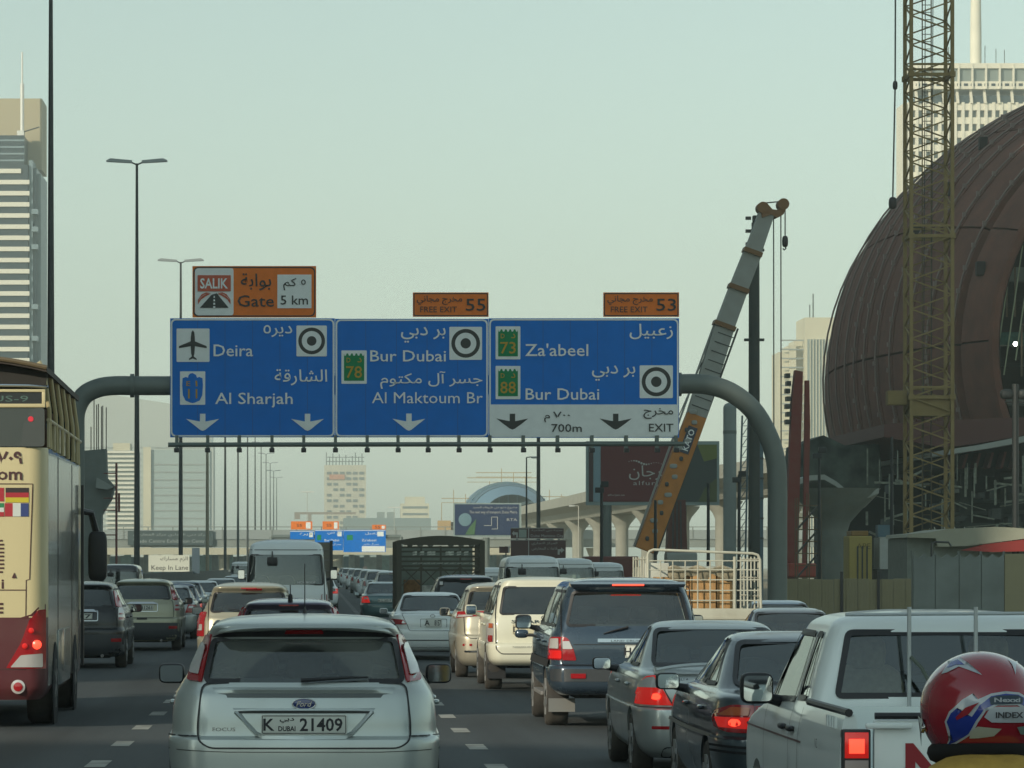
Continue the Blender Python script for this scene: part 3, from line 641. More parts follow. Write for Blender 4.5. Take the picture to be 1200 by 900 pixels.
# ---------------------------------------------------------------- far buildings
def tower(name, label, px0, px1, pyt, d, m, dep=30, cat='building', z0=-.4):
    s = F / d; T = empty(name, ((px0 + px1) / 2 / s - VX / s, d, z0), label, cat); w_ = (px1 - px0) / s; h = CH - (pyt - HY) / s - z0
    if m: box('wall', -w_ / 2, w_ / 2, 0, dep, 0, h, m, T)
    return T, w_, h, s
def far_buildings():
    wl = mat('sunlit_cream_wall', (.50, .46, .33), .8, var=.08, scale=.1); gl = mat('tower_glass', (.022, .038, .048), .4, .0); bw = mat('white_spandrel', (.62, .60, .50), .7); wb = mat('blue_grey_cladding', (.16, .22, .24), .5)
    # banded tower at the left edge
    T, w_, h, s = tower('banded_tower', 'tall tower at the left edge with white and dark bands and a rooftop mast', -60, 33, 193, 1090, gl)
    for i in range(36):
        z = h - 1.2 - i * 3.16
        if z < 2: break
        b = box('floor_band', -w_ / 2 - .4, w_ / 2 + (.4 if i else -2), -.6, 30, z - 1.25, z, bw, T)
    box('plant_storey', -w_ / 2, w_ / 2 - 1.2, .5, 26, h + .01, h + 8.4, gl, T)
    for i in range(4): box('plant_louvre', -w_ / 2, w_ / 2 - 1.1, .3, .49, h + 1 + i * 1.9, h + 1.5 + i * 1.9, wb, T)
    lx = lambda px: (px - VX) / s - T.location.x
    box('service_core', lx(-20), lx(45), 14, 34, h, h + 20.5, mat('core_beige', (.36, .31, .20), .8), T)
    for k, (a, b_, yt) in enumerate(((33.4, 38, 178), (38.2, 42, 186), (42.2, 46.5, 192))): box('side_fin', lx(a), lx(b_), 1 + k * 2, 30, 0, (HY - yt) / s, wb if k != 1 else mat('blue_grey_dark', (.08, .12, .15), .4), T)
    for i in range(11): box('balcony', lx(37), lx(44.5), -.5, 3, h - 14 - i * (5 if i < 3 else 9), h - 12.6 - i * (5 if i < 3 else 9), wb, T)
    MB().tube([(lx(23.5), 8, h), (lx(23.5), 8, h + 24)], .55, 8).tube([(lx(23.5), 8, h + 24), (lx(23.5), 8, h + 33)], .25, 8).build('mast', mat('mast_white', (.6, .6, .55), .5), T, True); box('mast_base', lx(18), lx(26), 6, 10, h, h + 10.4, mat('mast_white'  , (.6, .6, .55)), T)
    MB().tube([(lx(24), 7, h + 10), (lx(44), 7, h + 11.5)], .2, 6).build('boom', M_DST, T)
    # world trade tower at the right
    T, w_, h, s = tower('white_tower', 'white high-rise with arched openings and crown mast behind the brown shell', 1062, 1228, 122, 1166, mat('recess_glass', (.10, .12, .12), .3), 12)
    lx = lambda px: (px - VX) / s - T.location.x; lz = lambda py: CH + .4 - (py - HY) / s
    wh = mat('tower_white', (.64, .60, .48), .8, var=.05, scale=.2)
    for px in range(1063, 1226, 9): box('pier', lx(px), lx(px + 3.4), -1.6, 0, 0, h + .4, wh, T)
    for i in range(33):
        z = h - i * 4.15
        if z < 3: break
        box('floor_beam', -w_ / 2 + .1, w_ / 2 - .1, -1.3, -.05, z - 2.0, z, wh, T)
    for sg in (-1, 1): box('end_wall', sg * (w_ / 2 + .6) - .6, sg * (w_ / 2 + .6) + .6, -1.7, 12, 0, h, wh, T)
    box('crown_base', -w_ / 2 + 3.5, w_ / 2 - 1, -.8, 11, h + .01, lz(112), gl, T)
    box('crown', lx(1068), lx(1212), -3.6, 14, lz(106), lz(97), wh, T); box('crown_glazing', lx(1072), lx(1208), -3.0, 12, lz(97) + .01, lz(82), mat('crown_glass', (.18, .21, .19), .3), T); box('crown_roof', lx(1068), lx(1212), -4, 14, lz(82) + .01, lz(76), wh, T)
    for px in range(1072, 1212, 16):
        box('crown_fin', lx(px), lx(px + 2), -4.2, -3.05, lz(106), lz(76.5), wh, T)
        MB().prism([(lx(px), lz(122)), (lx(px + 3), lz(122)), (lx(px + 1.5), lz(106)), (lx(px - 1.5), lz(106))], -2.2, -1.2).build('crown_strut', wh, T)
    for px in range(1070, 1206, 8): box('crown_window', lx(px + 1.2), lx(px + 6), -3.7, -3.5, lz(102.5), lz(99.5), gl, T)
    MB().lathe([(1.75, lz(78)), (1.75, lz(40)), (1.6, lz(0)), (1.4, lz(-40)), (.6, lz(-90))], (lx(1147.5), 6, 0), 16).build('mast', wh, T, True)
    for px in (1174, 1184, 1118, 1161): MB().tube([(lx(px), 10, lz(76)), (lx(px), 10, lz(48 + px % 9))], .12, 5).build('antenna', M_DST, T)
    # slab building right of the gantry
    T, w_, h, s = tower('stepped_tower', 'sunlit stepped cream tower between the crane cables and brown shell', 943, 978, 372, 1400, wl, 25)
    lx = lambda px: (px - VX) / s - T.location.x; lz = lambda py: CH + .4 - (py - HY) / s
    for k, (a, b_, yt, y) in enumerate(((914, 926, 412, 4), (926, 934, 404, 2), (934, 943, 398, 6))): box('wing', lx(a), lx(b_) - .05, y, 25, 0, lz(yt), wl, T)
    box('shaded_wing', lx(946), lx(980), -2.5, -.05, 0, lz(398), mat('grey_wall_in_shade', (.18, .22, .21), .5), T)  # darker right face: its shade is put into the wall colour
    for k in range(9): box('mullion', lx(948 + k * 3.6), lx(948.8 + k * 3.6), -3.0, -2.55, 0, lz(398), wl, T)
    for k in range(30): box('floor_line', lx(915), lx(943), 1.7, 1.95, h - 8 - k * 3.3 - .5, h - 8 - k * 3.3, mat('pale_glass', (.22, .24, .22), .4), T)
    MB().tube([(lx(955), 5, h), (lx(955), 5, h + 9)], .25, 6).tube([(lx(951), 5, h), (lx(951), 5, h + 5)], .2, 6).build('antenna', M_DST, T)
    # hazy white tower under construction, straight ahead
    T, w_, h, s = tower('unfinished_tower', 'hazy concrete tower under construction straight ahead beyond the flyover', 380, 429, 545, 2300, mat('raw_concrete_light', (.42, .39, .30), .9, var=.1, scale=.1), 30)
    lx = lambda px: (px - VX) / s - T.location.x; lz = lambda py: CH + .4 - (py - HY) / s; dk = mat('open_floor_dark', (.10, .12, .12), .8)
    for k in range(17): 
        for j in range(6): box('open_bay', lx(383 + j * 7.6), lx(388.4 + j * 7.6), -.4, -.02, h - 4 - k * 3.3 - 1.6, h - 4 - k * 3.3, dk, T) if (k < 2 or (k * 7 + j * 5) % 3 != 0) else None  # dark panels stand in for the shade inside the open floors
    box('banner', lx(386), lx(404), -.9, -.45, lz(562), lz(556), mat('faded_red', (.40, .16, .08), .7), T)
    for k in range(12): box('rooftop_scaffold', lx(382 + k * 3.8), lx(383 + k * 3.8), 4, 4.5, h + .01, lz(530 + (k * 5) % 9), M_DST, T)
    for z in (536, 541): box('rooftop_scaffold', lx(382), lx(427), 4.6, 5, lz(z), lz(z - .8), M_DST, T)
    T, w_, h, s = tower('small_white_block', 'small white office block just right of the hazy tower', 470, 503, 590, 2300, wl, 25)
    lx = lambda px: (px - VX) / s - T.location.x; lz = lambda py: CH + .4 - (py - HY) / s
    for k in range(6): box('floor_line', -w_ / 2 + 1, w_ / 2 - 1, -.3, -.02, h - 3 - k * 4, h - 1.7 - k * 4, dk, T)
    box('roof_storey', lx(475), lx(498), 2, 20, h + .01, lz(582), wl, T)
    T, w_, h, s = tower('grey_hall', 'long low blue-grey hall below the white office block', 403, 505, 607, 1500, mat('grey_hall_wall', (.17, .22, .22), .7), 40)
    for sg in (0, 1): box('roof_tank', -w_ / 2 + 13 + sg * 4, -w_ / 2 + 16 + sg * 4, 5, 8, h, h + 2.4, mat('tank', (.2, .24, .23), .6), T)
    # hazy blocks behind the station pier, left
    pl = mat('pale_hazy_block', (.34, .36, .33), .8); T, w_, h, s = tower('sloped_building', 'very hazy building with a sloping roofline, left behind the gantry arm', 100, 250, 520, 2300, None, 40)
    lx = lambda px: (px - VX) / s - T.location.x; lz = lambda py: CH + .4 - (py - HY) / s
    MB().prism([(lx(97), 0), (lx(97), lz(468)), (lx(121), lz(461)), (lx(199), lz(473)), (lx(250), lz(520)), (lx(250), 0)], 0, 40).build('wall', pl, T)
    for k in range(24): box('floor_line', lx(99), lx(198 if k < 5 else 246), -.5, -.02, lz(476 + k * 7), lz(474.6 + k * 7), mat('pale_line', (.24, .26, .25), .8), T) if k > 6 else None
    T, w_, h, s = tower('louvred_building', 'pale building with sunlit horizontal louvres behind the rebar-topped pier', 126, 160, 528, 1500, mat('louvre_back', (.25, .28, .26), .7), 30)
    lx = lambda px: (px - VX) / s - T.location.x; lz = lambda py: CH + .4 - (py - HY) / s
    for k in range(19): box('louvre', -w_ / 2 - .6, w_ / 2, -1.2, -.05, lz(531 + k * 5.2), lz(528.6 + k * 5.2), bw, T)
    box('roof_box', lx(132), lx(152), 3, 20, h + .01, lz(519), wl, T)
    T, w_, h, s = tower('box_building', 'pale box-shaped block with a bright left corner, behind the second mast', 167, 246, 527, 1700, mat('box_wall', (.27, .33, .32), .7), 30)
    lx = lambda px: (px - VX) / s - T.location.x; lz = lambda py: CH + .4 - (py - HY) / s
    box('bright_corner', lx(168), lx(177), -1.5, -.03, 0, lz(524), wl, T)
    for k in range(9): box('floor_line', lx(180), lx(245), -.3, -.03, lz(545 + k * 9), lz(543.5 + k * 9), mat('pale_line', (.24, .26, .25)), T)
    T, w_, h, s = tower('striped_tower', 'faint hazy tower edge beside the third mast, behind the left sign', 236, 249, 505, 2400, pl, 20)
    for k in range(22): box('floor_band', -w_ / 2 - .3, w_ / 2 + .3, -.4, -.02, h - 3.4 - k * 3.6, h - 1.8 - k * 3.6, mat('tower_band_blue', (.20, .28, .30), .5), T)
    # far tower crane
    T = empty('far_tower_crane', (W(363, 0, 2000).x, 2000, -.4), 'tiny hazy tower crane left of the unfinished tower', 'crane'); m = mat('crane_faded_red', (.20, .15, .11), .7)
    MB().box(-.9, .9, -.9, .9, 0, 30).build('mast', m, T); MB().box(-8, 24, -.5, .5, 29, 30.2).build('jib', m, T); MB().box(-8, -5, -1, 1, 26.5, 29).build('counterweight', m, T)
far_buildings()

def far_flyover():
    d = 800; s = F / d; X = lambda px: (px - VX) / s; Z = lambda py: CH + .4 - (py - HY) / s
    T = empty('flyover', (0, d, -.4), 'long grey road flyover crossing the highway in the distance', 'bridge'); c = mat('flyover_grey', (.20, .22, .20), .85, var=.1, scale=.3); lt = mat('flyover_beige', (.42, .40, .30), .8)
    MB().box(X(-40), X(1060), 0, 12, Z(641), Z(630)).build('deck', c, T); box('parapet', X(-40), X(1060), -.3, -.02, Z(632), Z(621), mat('parapet_grey', (.25, .28, .27), .8), T); box('edge_beam', X(-40), X(600), -.5, -.02, Z(650), Z(642), lt, T)
    for k in range(36): box('parapet_post', X(-30 + k * 29), X(-28.6 + k * 29), -.4, -.31, Z(631), Z(617), c, T)
    box('rail', X(-30), X(1000), -.36, -.30, Z(618), Z(617), c, T)
    for px in (120, 262, 395, 560, 700): MB().lathe([(1.1, 0), (1.1, Z(655)), (2, Z(642))], (X(px), 6, 0), 14).build('pier', lt, T, True)
    box('banner_frame', X(150), X(250), -.9, -.55, Z(639), Z(622), mat('banner_dark', (.035, .055, .055), .6), T)
    for i, (t, y) in enumerate((('مركز دبي التجاري مركز المعارض', 627), ('Trade Centre Exhibition Centre', 634))): text(t, mat('banner_text', (.3, .34, .32), .6), T, X(200), -.93, Z(y), .7, 15.5, ar=i == 0)
    # blue-grey hoarding under the bridge
    T = empty('site_hoarding', (0, d + 14, -.4), 'blue-green and grey panelled hoarding under the distant flyover', 'hoarding'); ms = [mat('hoarding_' + n, c_, .6, var=.2, scale=1) for n, c_ in (('blue', (.07, .16, .20)), ('aqua', (.16, .30, .29)), ('grey', (.15, .18, .17)), ('pale', (.30, .36, .33)))]
    random.seed(4); px = 60.0
    while px < 620:
        w_ = random.uniform(3, 9); box('hoarding_panel', X(px), X(px + w_) - .02, random.uniform(0, .3), .6, 0, Z(650 + random.uniform(-1, 3)), random.choice(ms), T); px += w_
    T = empty('round_sign', (X(410.5), 560, -.4), 'small pale round road sign ahead below the flyover', 'road sign'); MB().tube([(0, 0, 0), (0, 0, 1.6)], .05, 6).build('post', M_GALV, T); MB().lathe([(.35, -.03), (.35, .03)], (0, 0, 1.95 - .1), 20, 'y').build('disc', mat('pale_sign', (.55, .42, .36), .5), T)
    # second gantry
    d = 690; s = F / d; X = lambda px: (px - VX) / s; Z = lambda py: CH + .4 - (py - HY) / s
    T = empty('far_sign_gantry', (0, d, -.4), 'distant second gantry over the road', 'gantry'); MB().tube([(X(318), 0, Z(629)), (X(470), 0, Z(629))], .35, 8).tube([(X(318), 0, 0), (X(318), 0, Z(629))], .35, 8).tube([(X(470), 0, 0), (X(470), 0, Z(629))], .35, 8).build('frame', M_GALV, T, True)
    for (x0, x1, y0, y1, m, lab, tx) in ((340, 368, 622, 632, BLU, 'distant blue sign, leftmost on the second gantry', 'ديرة'), (369, 402, 621, 645, BLU, 'distant blue sign, middle one on the second gantry', 'بر دبي'), (402.5, 452, 621, 647, BLU, 'distant blue sign with white exit strip, rightmost on the second gantry', 'زعبيل'), (341, 366, 611, 620.5, ORG, 'distant orange sign, leftmost above the second gantry', None), (378, 397, 611, 620.5, ORG, 'distant orange sign, middle one above the second gantry', None), (436, 452, 615, 620.5, ORG, 'distant orange sign, rightmost above the second gantry', None)):
        B = empty('distant_sign', (0, d, -.4), lab, 'road sign', 'distant signs on the second gantry'); MB().prism([(X(x0), Z(y1)), (X(x1), Z(y1)), (X(x1), Z(y0)), (X(x0), Z(y0))], -.7, -.5).build('panel', m, B)
        cx = lambda f: X(x0 + (x1 - x0) * f)
        if m is BLU:
            box('border', X(x0 + .3), X(x1 - .3), -.715, -.705, Z(y0 + 1.1), Z(y0 + .5), WHT, B)
            text(tx, WHT, B, cx(.66), -.72, Z(y0 + 4), .55, 2.2, ar=True); box('target_plate', cx(.80), cx(.95), -.72, -.705, Z(y0 + 7.5), Z(y0 + 2), WHT, B)
            if y1 > 640:
                text('Bur Dubai' if x0 < 400 else "Za'abeel", WHT, B, cx(.6), -.72, Z(y0 + 12), .42, 2.6); box('route_plate', cx(.08), cx(.22), -.72, -.705, Z(y0 + 12), Z(y0 + 6), GRN, B); text('جسر آل مكتوم', WHT, B, cx(.66), -.72, Z(y0 + 17), .5, 2.8, ar=True)
            if x1 == 452: box('exit_band', X(424), X(451), -.72, -.705, Z(646.5), Z(640), WHT, B)
        else: box('distance_plate', cx(.70), cx(.92), -.72, -.705, Z(y1 - 1), Z(y0 + 1.2), WHT, B); text('55', BKS, B, cx(.4), -.72, Z((y0 + y1) / 2), .5, .9)
    # keep in lane board
    d = 330; s = F / d; X = lambda px: (px - VX) / s; Z = lambda py: CH + .12 - (py - HY) / s
    T = empty('lane_sign', (X(198), d, -.12), 'white board reading Keep In Lane above the left lane traffic', 'road sign'); lx = lambda px: X(px) - X(198)
    MB().prism([(lx(174), Z(670)), (lx(222), Z(670)), (lx(222), Z(650.5)), (lx(174), Z(650.5))], -.05, .05).build('panel', mat('lane_sign_white', (.62, .65, .56), .6), T); MB().tube([(lx(178), .1, 0), (lx(178), .1, Z(652))], .06, 6).tube([(lx(218), .1, 0), (lx(218), .1, Z(652))], .06, 6).build('post', M_GALV, T)
    text('الزم مسارك', M_INK, T, lx(204), -.06, Z(655.5), 6.5 / s, 32 / s, ar=True); text('Keep In Lane', M_INK, T, lx(199), -.06, Z(665), 5.5 / s, 43 / s); 
    MB().box(lx(225), lx(234), -.1, .1, Z(672), Z(642)).build('side_panel', mat('blue_grey_dark', (.08, .12, .15)), T)
far_flyover()

# ---------------------------------------------------------------- elevated railway, stations
def railway():
    c = mat('viaduct_concrete', (.30, .30, .25), .85, var=.12, scale=.5); dk = mat('viaduct_underside', (.22, .22, .19), .9)
    P = [Vector((62, 352, 0)), Vector((55, 400, 0)), Vector((50, 460, 0)), Vector((48, 540, 0)), Vector((47, 640, 0)), Vector((45, 760, 0)), Vector((45, 900, 0)), Vector((46, 1150, 0)), Vector((50, 1400, 0))]
    T = empty('railway_viaduct', (0, 0, -.4), 'pale elevated railway viaduct running away along the right side', 'bridge')
    sec = [(-5, 13.9), (-4.7, 13.9), (-4.7, 12.8), (4.7, 12.8), (4.7, 13.9), (5, 13.9), (5, 12.3), (2.6, 11.5), (1.8, 10.2), (-1.8, 10.2), (-2.6, 11.5), (-5, 12.3)]
    for i in range(len(P) - 1):
        a, b = P[i], P[i + 1]; V = []
        for p, q in ((a, P[max(0, i - 1)]), (b, P[min(len(P) - 1, i + 2)])):
            t = (b - a).normalized() if p == q else ((p - q) if p is a else (q - p)).normalized(); n = Vector((t.y, -t.x, 0)); V += [p + n * x + Vector((0, 0, z)) for x, z in sec]
        k = len(sec); MB().add(V, [(j, (j + 1) % k, (j + 1) % k + k, j + k) for j in range(k)] + [tuple(range(k)), tuple(range(2 * k - 1, k - 1, -1))]).build('deck_span', c, T)
    y = 385
    while y < 1380:
        for i in range(len(P) - 1):
            if P[i].y <= y < P[i + 1].y: x = P[i].x + (P[i + 1].x - P[i].x) * (y - P[i].y) / (P[i + 1].y - P[i].y)
        MB().lathe([(1.0, 0), (1.0, 8.0), (1.3, 8.7), (2.3, 9.9), (2.4, 10.15)], (x, y, 0), 16).build('pier', c, T, True); y += 42
    # second, nearer track ramp below it on the left
    # far shell station
    d = 900; s = 5.0; X = lambda px: (px - VX) / s; Z = lambda py: CH + .4 - (py - HY) / s
    T = empty('far_station', (X(592), d, -.4), 'distant station with a blue-grey shell roof under scaffolding', 'station'); Rx, Rz, Ry = 10.5, 9.5, 40; zc = 12.5; bl = [mat('shell_blue', (.14, .24, .32), .4, .2), mat('shell_blue_dark', (.07, .13, .18), .4, .2)]
    n = 14
    for j in range(5):
        V = []; a0, a1 = -.9 + j * .36, -.9 + (j + 1) * .36 - .02
        for ph in (a0, a1):
            for i in range(n + 1): th = pi * .02 + pi * .96 * i / n; V.append((Rx * cos(ph) * cos(th), Ry * sin(ph) + 0, zc + Rz * cos(ph) * sin(th) ** .9))
        MB().add(V, [(i, i + 1, i + n + 2, i + n + 1) for i in range(n)]).build('roof_panel', bl[j % 2], T, True)
    MB().prism([(Rx * .96 * cos(pi * i / 20), zc + Rz * .96 * sin(pi * i / 20)) for i in range(21)], -14, -13.6).build('glazed_end', mat('far_glazing', (.10, .16, .19), .4), T)
    for i in range(-4, 5): MB().box(i * 2.1 - .12, i * 2.1 + .12, -14.3, -14.05, zc, zc + Rz * .93 * sqrt(1 - (i * 2.1 / Rx) ** 2)).build('glazing_bar', bl[0], T)
    box('platform', -15, 14, -20, 20, 8.5, 12.3, mat('far_station_wall', (.24, .22, .16), .8), T); box('brick_end_wall', -16.5, -13.5, -22, -20.02, 0, 12.6, mat('tan_wall', (.40, .28, .14), .8), T); box('undercroft', -13, 13, -10, 10, 0, 8.4, dk, T)
    sc_ = MB()
    for i in range(12):
        x = -15 + i * 2.8; zt = 15 + (7 if 3 < i < 9 else 2) + (i * 3 % 4); sc_.bar((x, -3, 12.4), (x, -3, zt), .09)
    for x0, x1, z in ((-15, -5, 18), (-9, 8, 22.8), (-7, 6, 24), (4, 14, 18.4)): sc_.bar((x0, -3, z), (x1, -3, z), .1).bar((x0, -3, z - 1), (x1, -3, z - 1), .07)
    tag(sc_.build('scaffold', mat('scaffold_tan', (.32, .24, .12), .7), T), kind='stuff')
railway()

def shell_station():
    C = Vector((65.1, 300, 16.9)); Rx, Ry, Rz = 24.0, 60.0, 22.5
    T = empty('shell_station', (C.x, C.y, -.4), 'huge dark brown shell-roofed station under construction at the right', 'station'); o0 = Vector((C.x, C.y, -.4))
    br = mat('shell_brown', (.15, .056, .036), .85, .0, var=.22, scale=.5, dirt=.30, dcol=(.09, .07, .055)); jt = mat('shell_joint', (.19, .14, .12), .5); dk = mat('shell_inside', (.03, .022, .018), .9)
    def sp(y, th, k=1.0):                                # th from 0 = left horizon going over the top
        f = sqrt(max(0, 1 - ((y - C.y) / Ry) ** 2)) * k; return Vector((C.x - Rx * f * cos(th), y, C.z + Rz * f * sin(th))) - o0
    ys = [263, 268.5, 273.2, 277.5, 281.6, 285.5, 289.3, 293, 297, 302, 308, 316, 326, 338]; t0 = -.42; t1 = pi + .42; NT = 9; fine = 4
    for j in range(len(ys) - 1):
        for k in range(NT):
            a0 = t0 + (t1 - t0) * k / NT; a1 = t0 + (t1 - t0) * (k + 1) / NT
            ya, yb = ys[j] + .12, ys[j + 1] - .12
            if j == 0: yb -= .9 if k < 3 else 0                 # open slit behind the rim strip
            V = []
            for kk in (1.0, .972):
                for i in range(fine + 1):
                    th = a0 + (a1 - a0) * i / fine + (.004 if i == 0 else -.004 if i == fine else 0); V += [sp(ya, th, kk), sp((ya + yb) / 2, th, kk * 1.003), sp(yb, th, kk)]
            n = (fine + 1) * 3; Fc = []
            for b in (0, n):
                for i in range(fine):
                    for q in range(2): Fc.append((b + i * 3 + q, b + i * 3 + q + 1, b + i * 3 + q + 4, b + i * 3 + q + 3))
            for i in range(fine): Fc += [(i * 3, i * 3 + 3, n + i * 3 + 3, n + i * 3), (i * 3 + 2, n + i * 3 + 2, n + i * 3 + 5, i * 3 + 5)]
            Fc += [(0, 1, n + 1, n), (1, 2, n + 2, n + 1), (fine * 3, n + fine * 3, n + fine * 3 + 1, fine * 3 + 1), (fine * 3 + 1, n + fine * 3 + 1, n + fine * 3 + 2, fine * 3 + 2)]
            MB().add(V, Fc).build('shell_panel', br, T, True, 50)
        if j:
            pts = [sp(ys[j], t0 + (t1 - t0) * i / 46, 1.010) for i in range(47)]; MB().tube(pts, .075, 4).build('panel_joint', jt, T)
            if j < 8:
                b = MB()
                for i in range(1, 30): p = sp(ys[j], t0 + (t1 - t0) * (i + (j * .37) % 1) / 46, 1.012); b.box(p.x - .12, p.x + .12, p.y - .15, p.y + .1, p.z - .16, p.z + .16)
                tag(b.build('fixing_block', jt, T), kind='stuff')
    V = [sp(y, t0 + (t1 - t0) * i / 40, .966) for y in ys for i in range(41)]; MB().add(V, [(j * 41 + i, j * 41 + i + 1, (j + 1) * 41 + i + 1, (j + 1) * 41 + i) for j in range(len(ys) - 1) for i in range(40)]).build('sky_gap_liner', dk, T, True, 60)  # added liner, keeps sky light from showing through the panel gaps
    V = [sp(330, t0 + (t1 - t0) * i / 40, .96) for i in range(41)]; MB().add(V, [tuple(range(41))]).build('far_end_blind', dk, T)  # added dark sheet, blocks the bright view through the far end
    MB().tube([sp(262.9, t0 + (t1 - t0) * i / 46, .99) for i in range(47)], .35, 6).build('rim_beam', br, T, True)
    for i in range(5):                                   # clutter on the skin: opened access hatches
        p = sp(266 + (i * 37 % 19), .3 + (i * 53 % 90) / 100, 1.01); MB().box(p.x - .3, p.x + .3, p.y - .5, p.y + .3, p.z - .5, p.z + .5, .1).build('access_hatch', mat('hatch_dark', (.025, .022, .02), .8), T)
    # structure inside the open end
    L = lambda x, y, z: Vector((x, y, z)) - o0
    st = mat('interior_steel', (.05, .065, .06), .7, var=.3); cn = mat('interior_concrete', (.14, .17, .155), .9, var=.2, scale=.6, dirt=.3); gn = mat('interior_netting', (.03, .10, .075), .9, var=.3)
    for i, z in enumerate((13.2, 17.4, 22.0, 27.0, 31.5)):
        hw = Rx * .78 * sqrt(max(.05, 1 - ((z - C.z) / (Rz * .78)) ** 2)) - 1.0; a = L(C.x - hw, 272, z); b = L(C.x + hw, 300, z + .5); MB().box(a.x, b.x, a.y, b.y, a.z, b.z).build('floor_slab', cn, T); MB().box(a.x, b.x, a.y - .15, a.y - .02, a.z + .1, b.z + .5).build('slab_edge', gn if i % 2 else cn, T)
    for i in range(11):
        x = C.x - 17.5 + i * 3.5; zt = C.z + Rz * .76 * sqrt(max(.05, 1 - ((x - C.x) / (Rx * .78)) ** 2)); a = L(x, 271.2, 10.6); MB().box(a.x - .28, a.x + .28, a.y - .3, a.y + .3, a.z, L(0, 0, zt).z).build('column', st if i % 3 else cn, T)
    for i in range(9):
        x = C.x - 15.5 + i * 3.5
        for j, z in enumerate((13.8, 18, 22.6)):
            if (i + j) % 3 == 0 or abs(x - C.x) > 14: continue
            a = L(x - 1.4, 271.6, z); b = MB(); m_ = cn if (i * j) % 2 else mat('block_wall', (.19, .22, .21), .9, var=.2, scale=2)
            for r in range(5): b.box(a.x, a.x + 2.9, a.y, a.y + .2, a.z + r * .68, a.z + r * .68 + .62)
            b.build('infill_wall', m_, T)
    b = MB()
    random.seed(9)
    for i in range(64):
        x = C.x - 18 + random.random() * 36; z = 11 + random.random() * 22
        if ((x - C.x) / (Rx * .76)) ** 2 + ((z - C.z) / (Rz * .76)) ** 2 > .86: continue
        a = L(x, 268.5 + random.random() * 2, z); k = random.random()
        b.bar(a, a + (Vector((0, 0, 3.5)) if k < .5 else Vector((3.2, 0, random.uniform(-.4, 1.6)))), .07)
    tag(b.build('scaffold', mat('scaffold_rust', (.12, .09, .05), .8), T), kind='stuff')
    for i in range(3): a = L(46.6 + i * .8, 264.5, 14 + i); MB().bar(a, a + Vector((1.3, 0, 9)), .05).build('prop', mat('prop_pale', (.28, .32, .20), .7), T)
    p = L(*W(1190, 403, 269).xyz); MB().blob(p, (.17, .12, .17), 2).build('work_lamp', mat('work_lamp_glow', (1, 1, 1), .5, emit=((1, .97, .9), 12)), T, True)
    # concourse edge, brackets, undercroft with its shade put into near-black colour
    wc = mat('concourse_white', (.30, .33, .31), .8, dirt=.2); mo = mat('concourse_maroon', (.085, .028, .022), .7)
    def quadbox(name, pts, y0, y1, m): MB().prism([((px - VX) * y0 / F - o0.x, CH - (py - HY) * y0 / F - o0.z) for px, py in pts], y0 - o0.y, y1 - o0.y).build(name, m, T)
    quadbox('concourse_edge', [(1108, 533), (1108, 527), (1150, 521), (1200, 511), (1300, 505), (1300, 511), (1200, 518), (1150, 527)], 250, 290, wc)
    quadbox('concourse_beam', [(1036, 512), (1036, 497), (1112, 492), (1300, 486), (1300, 504), (1200, 510), (1150, 519), (1108, 525)], 256, 290, mo)
    quadbox('undercroft_fascia', [(1105, 548), (1108, 534), (1150, 528), (1200, 519), (1300, 512), (1300, 545)], 254, 290, mat('undercroft_shade_dark', (.02, .024, .024), .9))
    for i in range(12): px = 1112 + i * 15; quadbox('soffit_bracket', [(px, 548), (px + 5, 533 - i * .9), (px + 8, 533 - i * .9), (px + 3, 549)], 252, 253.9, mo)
    quadbox('undercroft_shade_backdrop', [(962, 690), (962, 585), (1000, 560), (1028, 545), (1400, 545), (1400, 690)], 286, 290, mat('undercroft_shade_dark', (.02, .024, .024)))  # dark backdrop added to stand in for the shaded void
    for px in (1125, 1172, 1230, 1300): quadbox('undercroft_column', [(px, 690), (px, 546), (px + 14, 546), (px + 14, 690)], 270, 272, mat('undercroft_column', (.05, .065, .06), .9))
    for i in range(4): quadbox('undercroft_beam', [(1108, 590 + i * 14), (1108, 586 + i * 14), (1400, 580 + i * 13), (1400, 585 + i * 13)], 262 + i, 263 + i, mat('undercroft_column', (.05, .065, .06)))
    random.seed(21); b = MB()
    for i in range(70):
        px = 1000 + random.random() * 230; py = 560 + random.random() * 70; y_ = 240 + random.random() * 12; a = Vector(((px - VX) * y_ / F - o0.x, y_ - o0.y, CH - (py - HY) * y_ / F - o0.z)); k = random.random()
        b.bar(a, a + (Vector((0, 0, random.uniform(.8, 2.4))) if k < .45 else Vector((random.uniform(.8, 2.6), 0, random.uniform(-.6, .6)))), random.choice((.03, .05, .08)))
    tag(b.build('formwork_props', mat('props_grey_green', (.16, .18, .14), .8, var=.4), T), kind='stuff')
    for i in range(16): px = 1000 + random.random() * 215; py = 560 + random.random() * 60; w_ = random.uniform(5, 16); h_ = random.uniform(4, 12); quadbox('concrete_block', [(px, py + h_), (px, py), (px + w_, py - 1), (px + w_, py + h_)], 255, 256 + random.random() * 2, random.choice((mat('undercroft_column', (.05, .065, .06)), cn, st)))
    quadbox('green_netting', [(935, 560), (940, 520), (965, 510), (990, 522), (1030, 520), (1034, 560), (1030, 575), (985, 580), (950, 566)], 266, 275, mat('netting_green', (.05, .066, .056), .95, var=.7, scale=.9, bump=.5))
    # mushroom pier with white wavy lip
    q = empty('mushroom_pier', (W(982, 0, 232).x, 232, -.4), 'flared concrete pier with a pale wavy lip under the brown shell', 'pier'); s = F / 232; lx = lambda px: (px - 982) / s; lz = lambda py: CH + .4 - (py - HY) / s
    cc = mat('pier_concrete', (.15, .18, .165), .9, var=.15, scale=.8, dirt=.25)
